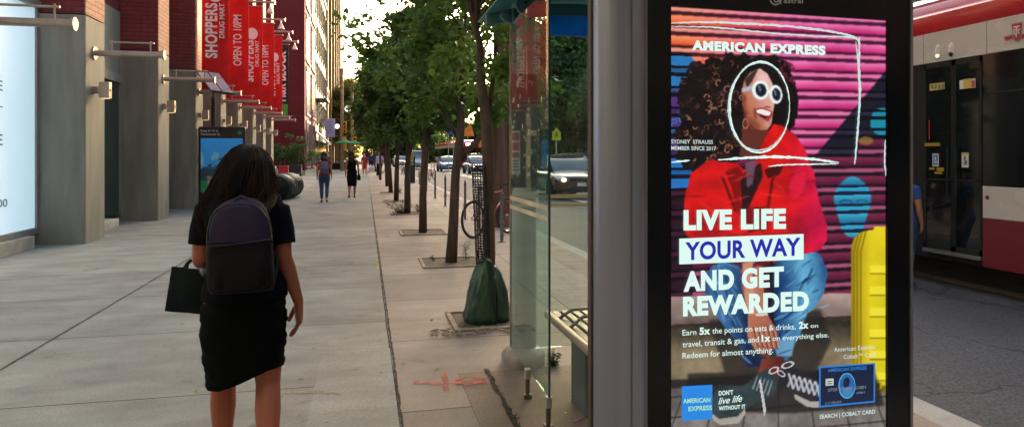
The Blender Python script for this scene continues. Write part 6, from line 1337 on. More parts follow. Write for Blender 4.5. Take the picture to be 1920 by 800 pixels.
# metal armchairs by the bush
M_wht = mat('white_metal', (.65, .62, .58), .35, .2)
def armchair(label, loc, rz):
    t = thing('metal_chair', label, 'chair', loc, rz, 'patio chairs by the bush'); mb = MB(); mb.b2(-.25, .25, -.25, .25, .43, .46); mb.build('seat', M_dark, t, bevel=.01)
    for s_ in (-1, 1): mb = MB(); mb.tube([(s_*.28, .27, 0), (s_*.28, .27, .6), (s_*.28, .2, .68), (s_*.28, -.15, .68), (s_*.28, -.25, .6), (s_*.28, -.25, 0)], .022, 8); mb.build('arm_frame', M_wht, t, smooth=True)
    mb = MB(); mb.tube([(-.28, .26, .45), (-.27, .33, .88), (.27, .33, .88), (.28, .26, .45)], .02, 8)
    for k in range(5): mb.tube([(-.2+.1*k, .27, .46), (-.2+.1*k, .33, .88)], .01, 5)
    mb.build('backrest', M_wht, t, smooth=True); return t
q = gnd(531, 352); armchair('white framed patio chair nearest the ribbed roll', (q.x, q.y+.3, 0), R(100)); q = gnd(526, 347); armchair('white framed patio chair behind the nearest one, by the bush', (q.x, q.y+.5, 0), R(85))
q = atd(519, 302, 28.5); mb = MB(); mb.box((0, 0, 0), (.40, .30, .55)); mb.tube([(-.1, -.1, .27), (-.06, -.1, .42), (.06, -.1, .42), (.1, -.1, .27)], .01, 5); o = mb.build('shopping_bag', mat('red_bag', (.55, .03, .05), .5), bevel=.03); o.location = (q.x+.25, q.y+.2, .75); tag(o, 'red shopping bag standing on the patio chair by the bush', 'shopping bag')
q = gnd(553, 334); mb = MB(); mb.b2(-.25, .25, -.18, .18, 0, .22); mb.b2(-.27, .27, -.2, .2, .22, .27); o = mb.build('cardboard_box', mat('pale_box', (.6, .62, .7), .6), bevel=.015); o.location = (q.x, q.y, 0); tag(o, 'small pale box on the ground past the end of the ribbed roll', 'box')
# ================================================================== PEOPLE
REM = []
def remesh(o, vox, sm=6, fac=.5):
    m = o.modifiers.new('r', 'REMESH'); m.mode = 'VOXEL'; m.voxel_size = vox; m.use_smooth_shade = True
    s_ = o.modifiers.new('s', 'SMOOTH'); s_.factor = fac; s_.iterations = sm; REM.append(o); return o
def ell_ring(z, rx, ry, cx=0, cy=0, n=24, tilt=0.): return [(cx+rx*math.cos(2*math.pi*j/n), cy+ry*math.sin(2*math.pi*j/n), z+tilt*math.cos(2*math.pi*j/n)) for j in range(n)]
V3 = Vector
def hand(mb, w_, d, pn_, th, s=1., curl=.5):
    """w_: wrist, d: direction of the hand, pn_: palm-facing direction, th: thumb side direction"""
    d = V3(d).normalized(); pn_ = V3(pn_); pn_ = (pn_-d*pn_.dot(d)).normalized(); th = V3(th); th = (th-d*th.dot(d)-pn_*th.dot(pn_)).normalized()
    w_ = V3(w_); k0 = w_+d*.085*s+pn_*.004
    rings = []
    for t, wx, wt in ((-.01, .026, .019), (.02, .030, .018), (.05, .038, .017), (.085, .040, .014)):
        c = w_+d*t*s; rings.append([c+th*wx*s*math.cos(2*math.pi*j/14)+pn_*wt*s*math.sin(2*math.pi*j/14) for j in range(14)])
    mb.loft(rings)
    for i, (off, L_, r_) in enumerate(((.029, .066, .0088), (.010, .074, .009), (-.010, .069, .0086), (-.029, .054, .0078))):
        p = w_+d*(.078-.004*abs(i-1))*s+th*off*s; c_ = curl*(.7+.22*i); dd = d; pts = [p]; 
        for seg in (.45, .32, .23):
            ang = c_*.62; dd = (dd*math.cos(ang)+pn_*math.sin(ang)).normalized(); p = p+dd*L_*seg*s; pts.append(p)
        mb.tube(pts, [r_*s, r_*.96*s, r_*.88*s, r_*.74*s], 8, round_=True)
    p = w_+d*.018*s+th*.024*s; dd = (d*.62+th*.62+pn_*.45).normalized(); pts = [p, p+dd*.036*s]; dd2 = (d*.9+th*.12+pn_*.42).normalized(); pts.append(pts[-1]+dd2*.030*s); pts.append(pts[-1]+(d*.92+pn_*.4).normalized()*.024*s)
    mb.tube(pts, [.0145*s, .0115*s, .0105*s, .0082*s], 8, round_=True)
def head(mb, c, yaw=0., tilt=0., s=1.):
    c = V3(c); Mh = Matrix.Rotation(yaw, 3, 'Z') @ Matrix.Rotation(tilt, 3, 'Y'); prof = []
    for z, rx, ry, cy in ((-.115, .022, .020, .058), (-.105, .038, .038, .045), (-.085, .050, .062, .028), (-.05, .058, .082, .010), (-.01, .066, .092, .0), (.03, .071, .096, -.004), (.065, .068, .092, -.008), (.095, .052, .070, -.010), (.112, .026, .034, -.010)):
        prof.append([c+Mh @ V3((p[0]*s, p[1]*s, p[2]*s)) for p in ell_ring(z, rx, ry, 0, cy, 20)])
    mb.loft(prof)
    q = lambda x, y, z: c+Mh @ V3((x*s, y*s, z*s))
    mb.tube([q(0, .088, .012), q(0, .106, -.02), q(0, .112, -.034)], [.008*s, .011*s, .013*s], 8, round_=True)
    mb.tube([q(-.02, .090, -.062), q(.02, .090, -.062)], .007*s, 6, round_=True); mb.tube([q(-.035, .086, .022), q(.035, .086, .022)], .008*s, 6, round_=True)
    for e in (-1, 1): mb.tube([q(e*.068, -.002, .014), q(e*.076, -.010, -.004), q(e*.070, .0, -.028)], [.012*s, .013*s, .008*s], 6, round_=True)
    return q
TORSO = ((.80, .155, .110, 0.), (.86, .168, .122, -.005), (.92, .162, .118, -.005), (.98, .140, .102, 0), (1.04, .124, .094, .004), (1.12, .130, .100, .006), (1.20, .142, .106, .004), (1.27, .150, .100, -.004), (1.315, .135, .080, -.008), (1.345, .080, .058, -.008), (1.37, .052, .052, -.004), (1.42, .048, .050, .004), (1.46, .046, .048, .01))
def body(J, tors=TORSO, s=1., hands=(None, None)):
    mb = MB(); mb.loft([ell_ring(z, rx, ry, J.get('tx', 0)*max(0, z-.85), cy, 24) for z, rx, ry, cy in tors])
    q = head(mb, J['head'], J.get('hyaw', 0), J.get('htilt', 0))
    for sd_ in (0, 1):
        S, E, W_ = [V3(J['arm'][sd_][k]) for k in range(3)]; sg = -1 if sd_ == 0 else 1
        mb.tube([S+V3((-sg*.045, 0, .012)), S, S.lerp(E, .35), S.lerp(E, .75), E, E.lerp(W_, .25), E.lerp(W_, .7), W_], [.046, .050, .048, .041, .036, .038, .029, .0235], 14, round_=True)
        hn = J['hand'][sd_]; hand(mb, W_, *hn)
        H_, K_, A_, T_ = [V3(J['leg'][sd_][k]) for k in range(4)]
        mb.tube([H_, H_.lerp(K_, .3), H_.lerp(K_, .8), K_, K_.lerp(A_, .28), K_.lerp(A_, .65), A_.lerp(K_, .1), A_], [.086, .082, .062, .053, .056, .043, .031, .033], 16, round_=True)
        ft = (T_-A_); mb.tube([A_+V3((0, -.03, -.05)), A_+ft*.4+V3((0, 0, -.02)), T_], [.034, .036, .026], 10, round_=True, flat=.7)
    return mb, q
def stand(stride=.0, armsw=.0, hx=.09):
    """walking joints; stride: +left foot forward"""
    z0 = .055; f_ = stride; J = {'head': (0, .02, 1.52), 'arm': [], 'hand': [], 'leg': []}
    for sd_, sg in ((0, -1), (1, 1)):
        a = armsw*sg; fr = -f_*sg
        J['arm'].append([(sg*.175, -.01, 1.30), (sg*.215, -.02+.35*a, 1.06), (sg*.225, .06+.75*a, .83)]); J['hand'].append(((sg*.0, .12+.1*a, -1), (-sg*1., .1, 0), (0, 1, 0)))
        lift = max(0, -fr)*.35
        J['leg'].append([(sg*hx, 0, .87), (sg*(hx-.002), .05+fr*.40+(.03 if fr < 0 else .0), .47), (sg*(hx-.01), fr*.95-(.0), .085+lift*.6), (sg*(hx+.005), fr*.95+.14, .03+(0 if fr >= 0 else .0))])
    return J
def loft_cloth(name, mats, par, rings, thick=.004, sub=True, **k):
    mb = MB(); mb.loft(rings, cap=False); o = mb.build(name, mats, par, smooth=True)
    s_ = o.modifiers.new('t', 'SOLIDIFY'); s_.thickness = thick
    return o
def make_person(label, loc, rz, J, skin, spec, scale=1., vox=.012, group=None):
    t = thing('person', label, 'person', loc, rz, group); t.scale = (scale,)*3
    mb, q = body(J); o = mb.build('body', skin, t); remesh(o, vox, 5)
    tp = spec.get('top')
    if tp:
        m, zb, grow, sl_ = tp; mb = MB(); mb.loft([ell_ring(z, rx+grow, ry+grow, 0, cy, 24) for z, rx, ry, cy in TORSO if zb-.03 <= z <= 1.35])
        for sd_ in (0, 1):
            S, E, W_ = [V3(J['arm'][sd_][k]) for k in range(3)]; sg = -1 if sd_ == 0 else 1
            if sl_ > 0:
                end = S.lerp(E, min(1, sl_)) if sl_ <= 1 else None; P = [S+V3((-sg*.05, 0, .012)), S, S.lerp(E, .4*min(1, sl_)), S.lerp(E, min(1, sl_))]; r_ = [.055, .060, .058, .057]
                if sl_ > 1: P += [E.lerp(W_, .9)]; r_ += [.038]
                mb.tube(P, r_, 14)
        remesh(mb.build('shirt', m, t), vox, 4)
    sk_ = spec.get('skirt')
    if sk_:
        m, z1, z0, w1, w0 = sk_; rr_ = []; K = 10
        hips = [V3(J['leg'][k][0]) for k in (0, 1)]
        for i in range(K+1):
            u_ = i/K; z = z1+(z0-z1)*u_; base_ = .150+.028*math.sin(min(1, u_*2)*math.pi/2) if u_ < .5 else .178+(w0-.178)*(u_-.5)*2
            rr_.append([(base_*math.cos(a)*(1+.02*math.sin(6*a+z*9)), base_*.80*math.sin(a)*(1+.02*math.sin(5*a))+.0, z) for a in [2*math.pi*j/32 for j in range(32)]])
        loft_cloth('skirt', m, t, rr_)
    jn = spec.get('jeans')
    if jn:
        m, zt, ze = jn; mb = MB(); mb.loft([ell_ring(z, rx+.012, ry+.012, 0, cy, 24) for z, rx, ry, cy in TORSO if z <= zt])
        for sd_ in (0, 1):
            H_, K_, A_, T_ = [V3(J['leg'][sd_][k]) for k in range(4)]; e = A_.lerp(K_, ze); mb.tube([H_, H_.lerp(K_, .3), H_.lerp(K_, .8), K_, K_.lerp(A_, .3), K_.lerp(A_, .65), e], [.098, .094, .074, .064, .064, .052, .046], 16)
        remesh(mb.build('trousers', m, t), vox, 4)
    sm_ = spec.get('shoes')
    if sm_:
        for sd_ in (0, 1):
            A_, T_ = [V3(J['leg'][sd_][k]) for k in (2, 3)]; d = (T_-A_); d.z = 0; mb = MB(); b = A_+V3((0, -.045, -.055)); mb.tube([b, b+d*.5+V3((0, 0, .002)), T_+d*.25+V3((0, 0, -.004))], [.040, .044, .032], 10, round_=True, flat=.75); remesh(mb.build('shoe', sm_, t), vox*.8, 3)
    hr = spec.get('hair')
    if hr:
        m, L_, w_ = hr; c = V3(J['head']); rings = []
        for i in range(15):
            u_ = i/14; z = c.z+.135-u_*(L_+.135); rr_ = math.sqrt(max(.02, 1-((.135-u_*(L_+.135)-.03)/.115)**2)) if z > c.z+.02 else 1; 
            rx = .088*rr_ if z > c.z+.02 else .088+(w_-.088)*min(1, (c.z+.02-z)/.15); ry = .100*rr_ if z > c.z+.02 else .085-.02*min(1, (c.z-z)/.2); cy = -.016 if z > c.z+.02 else -.02-.055*min(1, (c.z+.02-z)/.12)
            if u_ > .85: rx *= 1-.3*(u_-.85)/.15
            rings.append([(c.x+rx*math.cos(a)*(1+.05*math.sin(9*a+u_*7)), c.y+cy+ry*math.sin(a)*(1+.05*math.sin(7*a+u_*5)), z) for a in [2*math.pi*j/28 for j in range(28)]])
        MB().loft(rings).build('hair', m, t, smooth=True)
    bp = spec.get('pack')
    if bp:
        m, m2 = bp; mb = MB(); mb.loft([ell_ring(z, rx, ry, 0, -.165, 20) for z, rx, ry in ((.93, .12, .05), (.95, .142, .068), (1.05, .146, .075), (1.18, .140, .070), (1.28, .115, .058), (1.32, .07, .04))]); pk_ = mb.build('backpack', m, t, smooth=True)
        mb = MB(); mb.loft([ell_ring(z, rx, ry, 0, -.222, 16) for z, rx, ry in ((.97, .09, .02), (.99, .108, .03), (1.08, .108, .034), (1.12, .10, .02))]); mb.build('pocket', m2, pk_, smooth=True)
        mb = MB(); [mb.tube([(s_*.09, -.10, 1.27), (s_*.10, -.02, 1.38), (s_*.10, .10, 1.27), (s_*.12, .08, 1.1), (s_*.13, -.10, 1.0)], .014, 6, flat=.5) for s_ in (-1, 1)]; mb.build('strap', m2, pk_)
    return t, q
SK1 = mat('skin_tan', (.42, .20, .12), .5, var=.08, sc=6, spec=.4); SK2 = mat('skin_light', (.52, .30, .22), .5, var=.08, sc=6, spec=.4); SK3 = mat('skin_brown', (.40, .12, .055), .48, var=.10, sc=7, spec=.45)
HR = mat('hair_dark_brown', (.008, .005, .004), .5, col2=(.012, .007, .005), sc=30, stretch=(1, 1, .1), spec=.15)
HR2 = mat('hair_black', (.010, .008, .008), .45, var=.2)
BLK = mat('black_cotton', (.006, .006, .009), .85, var=.25, sc=8, bump=.3, bsc=14, spec=.12); BLKS = mat('black_jersey', (.0035, .0040, .0038), .85, var=.25, sc=6, bump=.4, bsc=10, spec=.08); DEN = mat('blue_denim', (.03, .075, .17), .8, var=.3, sc=6, bump=.2)
# --- walker with backpack, ahead on the left
p = gnd(608, 379); make_person('woman in blue jeans and grey backpack walking away ahead', (p.x, p.y, 0), R(2), stand(.10, .10), SK1, {'top': (mat('maroon_top', (.16, .05, .07), .8), .84, .014, .25), 'jeans': (DEN, .93, .12), 'shoes': mat('brown_shoe', (.05, .035, .03), .7), 'hair': (HR2, .16, .115), 'pack': (mat('grey_purple_pack', (.16, .13, .19), .8, bump=.3), mat('purple_strap', (.10, .08, .13), .7))}, .97)
# --- woman in black dress
p = gnd(660, 371); t, q = make_person('woman in black sleeveless dress with black shoulder bag walking away', (p.x, p.y, 0), R(-2), stand(-.20, .08), SK1, {'top': (BLK, .84, .012, 0), 'skirt': (BLK, .95, .42, .16, .155), 'shoes': M_blk, 'hair': (HR2, .26, .095)}, .99)
mb = MB(); mb.loft([ell_ring(z, rx, ry, .24, -.03, 14) for z, rx, ry in ((.62, .05, .09), (.66, .06, .12), (.80, .055, .12), (.84, .03, .10))]); bg_ = mb.build('handbag', BLK, t, smooth=True); mb = MB(); mb.tube([(.24, -.1, .83), (.19, -.05, 1.1), (.15, 0, 1.36), (.2, .03, 1.1), (.24, .06, .83)], .01, 6); mb.build('strap', BLK, bg_)
# --- woman in red dress with white bags, facing the camera
REDD = mat('red_dress', (.32, .02, .03), .8, var=.15); J = stand(.12, -.06)
p = gnd(684, 331); t, q = make_person('person in red dress carrying white bags farther along the sidewalk', (p.x, p.y, 0), R(182), J, SK2, {'top': (REDD, .84, .014, .9), 'skirt': (REDD, .95, .52, .16, .20), 'shoes': mat('tan_shoe', (.3, .2, .15), .6), 'hair': (HR, .10, .09)}, 1.0, .014)
pb = p+V3((.38, -.25, 0)); mb = MB()
for dx, s_ in ((0, 1.), (.17, .85)): mb.loft([ell_ring(z*s_+.42, rx*s_, ry*s_, dx, .1*dx, 14) for z, rx, ry in ((0, .10, .06), (.05, .15, .10), (.22, .16, .11), (.34, .08, .05), (.40, .015, .015), (.46, .01, .01))])
o = mb.build('carrier_bag', mat('white_plastic_bag', (.75, .75, .8), .4, trans=.3, bump=.5, bsc=8), smooth=True); o.location = pb; tag(o, 'pair of white plastic bags held by the person in red', 'plastic bag')
# --- others far away
p = gnd(709, 332); make_person('person in white shirt and dark trousers standing between the far trees', (p.x+.1, p.y, 0), R(160), stand(.05, .05), SK2, {'top': (mat('pale_shirt', (.45, .45, .56), .8), .84, .014, .9), 'jeans': (BLK, .93, .1), 'shoes': M_blk, 'hair': (HR2, .02, .09)}, 1.05, .016)
p = gnd(696, 323); make_person('dark clothed walker far along the sidewalk behind the white bags', (p.x, p.y, 0), R(10), stand(.1, .1), SK2, {'top': (mat('navy_top', (.03, .04, .08), .8), .84, .02, 1.1), 'jeans': (BLK, .93, .1), 'shoes': M_blk, 'hair': (HR2, .02, .09)}, 1.05, .02)
p = gnd(616, 330); make_person('passer-by in brown shirt partly hidden behind the backpack walker', (p.x, p.y, 0), R(175), stand(.1, .1), SK2, {'top': (mat('brown_shirt', (.14, .06, .04), .8), .84, .02, .5), 'jeans': (BLK, .93, .1), 'shoes': M_blk, 'hair': (HR, .02, .09)}, 1.02, .018)
# --- person seated by the bush
J = stand(0, 0); dz = -.40
J['leg'] = [[(-.09, 0, .87), (-.11, .42, .90), (-.11, .44, .48), (-.11, .58, .43)], [(.09, 0, .87), (.11, .42, .90), (.11, .44, .48), (.11, .58, .43)]]; J['arm'] = [[(-.175, -.01, 1.30), (-.22, .02, 1.05), (-.14, .26, 1.0)], [(.175, -.01, 1.30), (.22, .02, 1.05), (.14, .26, 1.0)]]; J['hand'] = [((.1, 1, -.1), (0, 0, -1), (1, 0, 0)), ((-.1, 1, -.1), (0, 0, -1), (-1, 0, 0))]
p = gnd(510, 352); t, q = make_person('man with dark short hair seated by the pillars beyond the woman', (p.x-.15, p.y+.6, -.27), R(-70), J, SK2, {'top': (BLK, .84, .02, .9), 'jeans': (BLK, .93, .1), 'shoes': M_blk, 'hair': (HR2, .03, .09)}, 1.02, .014)
mb = MB(); mb.b2(-.3, .3, -.28, .28, .38, .52); mb.b2(-.28, -.22, -.26, .26, 0, .4); mb.b2(.22, .28, -.26, .26, 0, .4); o = mb.build('stool', M_dark, bevel=.02); o.location = (p.x-.15, p.y+.6, 0); tag(o, 'low dark stool under the seated man', 'stool')
# --- passenger at the tram door
J = stand(.05, 0); J['arm'][0] = [(-.175, -.01, 1.30), (-.25, .05, 1.06), (-.16, .30, 1.0)]; J['hand'][0] = ((.4, .9, .1), (0, 0, -1), (0, 0, 1))
q_ = atd(1706, 520, 8.7); make_person('passenger in blue shirt and jeans at the tram door, half hidden by the display', (6.55, 6.55+.55, ZR), R(-60), J, SK1, {'top': (mat('royal_blue_shirt', (.03, .08, .30), .8), .84, .02, .55), 'jeans': (DEN, .93, .08), 'shoes': M_blk, 'hair': (HR2, .02, .09)}, .93, .011)
mb = MB(); mb.box((0, 0, 0), (.30, .14, .42)); mb.tube([(-.1, 0, .2), (-.1, 0, .45), (.1, 0, .45), (.1, 0, .2)], .01, 5)
# ------------------------------------------------------------------ the woman in the foreground
D = 3.0; SCL = FP/D; ORG = atd(458, 290, D); ORG.z = 0
WR = thing('person', 'woman in black tee and skirt walking away with a dark backpack, large in the foreground', 'person', ORG, -YAW+math.atan(502/FP))
TH = math.atan(502/FP); RD = D/math.cos(TH)
def XU(u, y): return (RD+y)*math.tan(math.atan((u-960)/FP)+TH)
def ZV(v, x, y): return HC-(v-290)/FP*((RD+y)*math.cos(TH)+x*math.sin(TH))
def L(u, v, y=0.): x = XU(u, y); return V3((x, y, ZV(v, x, y)))
J = {'head': L(467, 327, .0), 'hyaw': R(3), 'htilt': R(4)}
J['arm'] = [[L(388, 402, 0), L(376, 484, -.02), L(386, 500, .20)], [L(522, 402, 0), L(532, 481, -.03), L(560, 566, .04)]]
J['hand'] = [((.35, .9, -.15), (0, 0, -1), (1, 0, .0)), ((.03, .10, -1), (-1, .05, 0), (.05, 1, 0), 1.14)]
J['leg'] = [[V3((-.085, .02, .86)), V3((-.088, .10, .46)), V3((-.095, .12, .085)), V3((-.10, .26, .03))], [V3((.088, 0, .86)), V3((.100, -.03, .47)), V3((.092, -.22, .12)), V3((.098, -.10, .03))]]
mb, q = body(J); remesh(mb.build('body', SK3, WR), .0045, 5)
# tee
TS = mat('black_tee', (.0045, .005, .009), .88, spec=.1, var=.3, sc=5, bump=.35, bsc=9)
mb = MB(); mb.loft([ell_ring(z, rx+.016, ry+.016, .004, cy, 24) for z, rx, ry, cy in TORSO if .85 <= z <= 1.33]+[ell_ring(1.36, .075, .062, .004, -.008, 24)])
for sd_, sg in ((0, -1), (1, 1)):
    S, E, W_ = [V3(x) for x in J['arm'][sd_]]
    mb.tube([S+V3((-sg*.07, 0, .03)), S+V3((0, 0, .004)), S.lerp(E, .35), S.lerp(E, .60), S.lerp(E, .70)], [.052, .062, .062, .060, .061], 20)
remesh(mb.build('shirt', TS, WR), .005, 6)
# skirt with slanting hem and side gathers
rr_ = []; K = 30; nn = 72
for i in range(K+1):
    u_ = i/K; ring = []
    for j in range(nn):
        a = 2*math.pi*j/nn; ca, sa = math.cos(a), math.sin(a)
        hem = .507+.036*max(-1, min(1, ca*1.6+.15))-.012*sa; z = .98+(hem-.98)*u_
        prof_ = np.interp(u_, [0, .15, .35, .55, .8, 1], [.138, .160, .180, .182, .172, .160]); rx = prof_; ry = prof_*np.interp(u_, [0, .3, .6, 1], [.74, .80, .80, .86])
        g = abs(ca)**4*.0032*math.sin(z*170+4*math.sin(a*2))+.004*math.sin(z*60+a*5)*abs(ca)+.003*noise.noise(V3((a*3, z*14, 1)))
        cxx = np.interp(u_, [0, .5, 1], [.004, .0, .008]); cyy = .0
        ring.append(((rx+g)*ca+cxx, (ry+g)*sa+cyy, z))
    rr_.append(ring)
loft_cloth('skirt', BLKS, WR, rr_)
# backpack: two-tone with arched top
PU = mat('purple_nylon', (.036, .022, .048), .7, spec=.2, var=.2, sc=5, bump=.35, bsc=10); BR = mat('brown_black_nylon', (.011, .008, .009), .7, spec=.15, var=.25, sc=6, bump=.35, bsc=9)
yb = -.20; kx = (D+yb)/D
def PB(u, v): x = XU(u, yb-.05); return (x, ZV(v, x, yb-.05))
def packring(v, uL, uR, dep, n=36, pw=3.2, yoff=0.):
    xl, z = PB(uL, v); xr, _ = PB(uR, v); cx = (xl+xr)/2; rx = (xr-xl)/2; out = []
    for j in range(n):
        a = 2*math.pi*j/n; ca, sa = math.cos(a), math.sin(a); f_ = (abs(ca)**pw+abs(sa)**pw)**(-1/pw)
        x = cx+rx*ca*f_; y = yb+yoff+dep*sa*f_; out.append((x, y, z+(.010 if v < 455 else 0)*0))
    return out
lowr = [packring(v, a, b, d) for v, a, b, d in ((556, 402, 506, .02), (553, 393, 513, .055), (545, 388, 516, .075), (520, 386, 515, .085), (490, 385, 514, .09), (465, 385, 513, .09), (452, 386, 512, .088))]
pack = MB().loft(lowr).build('backpack', BR, WR, smooth=True, auto=50)
upr = [packring(v, a, b, d) for v, a, b, d in ((454, 385.5, 512.5, .0885), (440, 386, 511, .087), (425, 389, 509, .083), (410, 394, 505, .077), (395, 402, 500, .068), (384, 414, 492, .055), (376, 430, 480, .038), (373, 440, 470, .02))]
pu = MB().loft(upr).build('upper_panel', PU, pack, smooth=True, auto=60)
mb = MB()
arc = [(388, 452), (388, 430), (394, 408), (406, 392), (424, 383), (450, 380), (474, 383), (490, 392), (501, 408), (507, 430), (509, 450)]
mb.tube([(PB(u, v)[0]*.97, yb-.070-.012*math.sin(i/10*math.pi), PB(u, v)[1]) for i, (u, v) in enumerate(arc)], .0035, 6); mb.tube([(PB(u, v)[0], yb-.091, PB(u, v)[1]) for u, v in ((388, 459), (430, 457), (470, 452), (510, 446))], .0035, 6); mb.build('zip', M_blk, pack, smooth=True)
mb = MB(); mb.tube([(PB(u, v)[0], yb-dy, PB(u, v)[1]) for u, v, dy in ((440, 384, .045), (441, 374, .035), (452, 369, .02), (464, 374, .035), (466, 384, .045))], .008, 8, flat=.5); mb.build('handle', PU, pack, smooth=True)
mb = MB(); fr_ = [packring(v, a, b, d, 28, 3, -.055) for v, a, b, d in ((546, 402, 500, .012), (540, 398, 503, .034), (500, 398, 502, .042), (476, 400, 500, .036), (470, 404, 496, .015))]; mb.loft(fr_); mb.build('front_pocket', BR, pack, smooth=True, auto=50)
mb = MB()
for s_, us in ((-1, 396), (1, 502)):
    x, z = PB(us, 392); mb.tube([(x, yb+.07, z), (x+s_*.005, -.06, 1.345), (x+s_*.012, .03, 1.362), (x+s_*.015, .115, 1.28), (x+s_*.035, .10, 1.12), (x+s_*.05, .0, 1.0), (PB(us+s_*12, 520)[0], yb+.05, PB(us, 520)[1])], .020, 8, flat=.35, ref=(1, 0, 0))
mb.tube([(PB(514, 478)[0], yb+.05, PB(514, 478)[1]), (PB(521, 486)[0], -.10, PB(520, 490)[1]), (PB(522, 512)[0], -.10, PB(522, 512)[1]), (PB(515, 530)[0], yb+.04, PB(515, 530)[1])], .008, 6, flat=.5)
mb.build('strap', M_blk, pack, smooth=True)
# hair: soft underlying mass plus many fine locks
hc = V3(J['head'])
def hw(v): return np.interp(v, [272, 280, 300, 330, 360, 380, 400, 420], [452, 436, 419, 405, 391, 380, 372, 376]), np.interp(v, [272, 280, 300, 330, 360, 380, 400], [478, 494, 506, 513, 517, 512, 498])
rings = []
for v in (272.5, 275, 280, 288, 298, 314, 332, 350, 366, 380, 390):
    a, b = hw(v); yy_ = -.01-.13*min(1, max(0, v-300)/70); xl, xr = XU(a, yy_), XU(b, yy_); xl += .006 if v < 340 else .012; xr -= .006; z = ZV(v, xl, yy_); tt_ = (v-270.5)/121; ry = .025+.088*min(1, tt_*4)**.5-.03*max(0, tt_-.6); cy = .005-.085*max(0, tt_-.25)*1.2
    if v < 273: c_ = (xl+xr)/2; xl, xr = c_-.02, c_+.02
    rings.append([((xl+xr)/2+(xr-xl)/2*math.cos(t_), cy+ry*math.sin(t_)*(1+.04*math.sin(9*t_+v*.05)), z) for t_ in [2*math.pi*j/40 for j in range(40)]])
hair_o = MB().loft(rings).build('hair', HR, WR, smooth=True)
rs = random.Random(21); mb = MB(); NS = 3200
for i in range(NS):
    th = rs.uniform(math.pi*.93, math.pi*2.07) if rs.random() < .93 else rs.uniform(0, math.pi)   # around the back
    u_ = (math.cos(th)+1)/2; par_ = rs.random()
    endv = np.interp(u_, [0, .12, .3, .5, .75, .92, 1], [418, 412, 388, 378, 378, 388, 372])+rs.gauss(0, 12); pts = []; ph_ = int(th*7)*1.9+rs.gauss(0, .35); wv = rs.uniform(.006, .015); shr = rs.uniform(.88, 1.03) if rs.random() < .9 else rs.uniform(1.03, 1.12)
    for k, fv in enumerate((0, .05, .14, .27, .42, .58, .74, .88, 1)):
        v = 271.5+(endv-271.5)*fv; a, b = hw(v); yy_ = -.01-.13*min(1, max(0, v-300)/70); xl, xr = XU(a, yy_), XU(b, yy_); z = ZV(v, 0, yy_); tt_ = max(0, (v-270.5)/121); ry = (.028+.090*min(1, tt_*4)**.5-.03*max(0, tt_-.6)); cy = .005-.085*max(0, tt_-.25)*1.2
        sh_ = shr if fv < .8 else shr*(1-.12*(fv-.8)*5*rs.random()); x = (xl+xr)/2+(xr-xl)/2*math.cos(th)*sh_; y = cy+ry*math.sin(th)*(sh_+.02)-.004
        if v > 375: y = min(y, -.12-.10*min(1, (v-375)/22)) if abs(x) < .125 else y-.03*min(1, (v-375)/20)
        z += .002*(fv < .1)
        pts.append(V3((x+wv*math.sin(ph_+fv*11)*fv, y+wv*math.cos(ph_+fv*9)*fv*.8, z)))
    r_ = rs.uniform(.0009, .0022); mb.tube(pts, [r_*.8, r_, r_, r_, r_, r_, r_*.9, r_*.7, r_*.2], 3, caps=False)
HR3 = mat('hair_locks', (.055, .026, .013), .42, col2=(.012, .007, .005), sc=14, stretch=(1, 1, .12), spec=.12)
mb.build('hair_locks', HR3, hair_o, smooth=True)
# shoes
for sd_ in (0, 1):
    A_, T_ = [V3(J['leg'][sd_][k]) for k in (2, 3)]; d = (T_-A_); d.z = 0; mb = MB(); b = A_+V3((0, -.045, -.055)); b.z = max(.035, b.z); mb.tube([b, b+d*.5, T_+d*.25+V3((0, 0, 0))], [.040, .044, .032], 12, round_=True, flat=.75); remesh(mb.build('shoe', M_blk, WR), .006, 3)
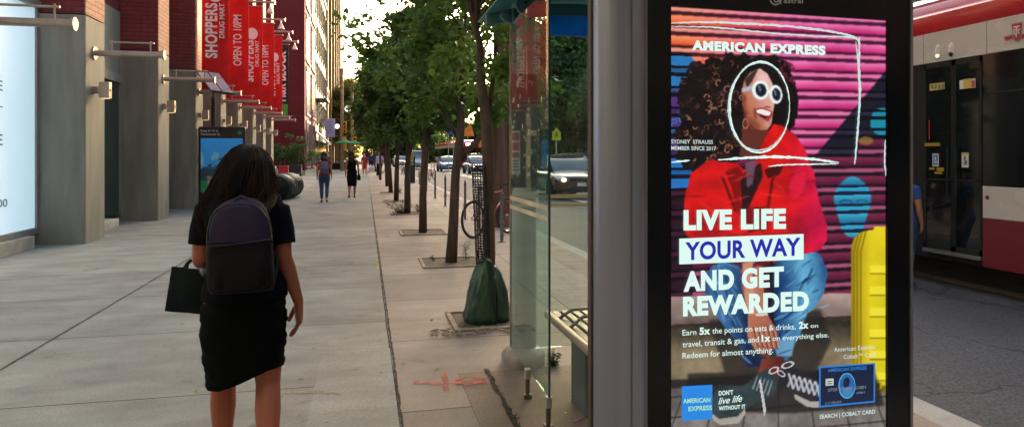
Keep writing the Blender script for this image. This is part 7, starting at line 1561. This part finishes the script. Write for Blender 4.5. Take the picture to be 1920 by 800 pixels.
# tote bag hanging from her left forearm
TB = mat('dark_green_tote', (.004, .010, .009), .6, spec=.15, var=.2, sc=4, bump=.25, bsc=8)
c_ = atd(354, 545, 3.05); tote = thing('tote_bag', 'dark green tote bag hanging from the left arm of the foreground woman', 'bag', (c_.x, c_.y, 0), -YAW)
def LB(u, v, y=0.): k = (3.05+y)/FP; return V3(((u-960)*k+(960-354)*3.05/FP, y, HC-(v-290)*k))
mb = MB(); F_ = [LB(u, v, -.035) for u, v in ((309, 583), (322, 499), (392, 506), (398, 590))]; B_ = [LB(u, v, .035) for u, v in ((312, 581), (324, 500), (390, 506), (396, 587))]
def gridf(P, n=8, amp=.004, sg=1):
    out = []
    for i in range(n+1):
        for j in range(n+1):
            a = P[0].lerp(P[3], j/n); b = P[1].lerp(P[2], j/n); q_ = a.lerp(b, i/n); q_.y += sg*amp*noise.noise(V3((i*.6, j*.7, sg)))*2-sg*.02*math.sin(math.pi*i/n)*math.sin(math.pi*j/n); out.append(q_)
    return out
n = 8; A_ = gridf(F_, n, .006, 1); C_ = gridf(B_, n, .006, -1); N_ = len(A_); fs = []
for i in range(n):
    for j in range(n): k = i*(n+1)+j; fs += [(k, k+1, k+n+2, k+n+1), (k+N_, k+n+1+N_, k+n+2+N_, k+1+N_)]
    for j in (0, n): k = i*(n+1)+j; fs.append((k, k+n+1, k+n+1+N_, k+N_))
for j in range(n): fs.append((j, j+1, j+1+N_, j+N_))
mb.add(A_+C_, fs); mb.build('bag_body', TB, tote, smooth=True, auto=50)
mb = MB(); mb.tube([LB(344, 502, -.03), LB(350, 493, -.02), LB(356, 487, .0), LB(366, 486, .03), LB(373, 492, .02), LB(375, 504, -.02)], .007, 8, flat=.5); mb.tube([LB(350, 503, .03), LB(352, 494, .05), LB(362, 486, .07), LB(374, 492, .06), LB(378, 504, .03)], .007, 8, flat=.5); mb.build('handle', TB, tote, smooth=True)
# ------------------------------------------------------------------ apply remeshes
bpy.context.view_layer.update(); dg = bpy.context.evaluated_depsgraph_get()
for o in REM:
    me = bpy.data.meshes.new_from_object(o.evaluated_get(dg)); mt_ = o.data.materials[0]; old = o.data
    for m in list(o.modifiers): o.modifiers.remove(m)
    if not me.materials: me.materials.append(mt_)
    me.polygons.foreach_set('use_smooth', [True]*len(me.polygons)); o.data = me; me.name = o.name
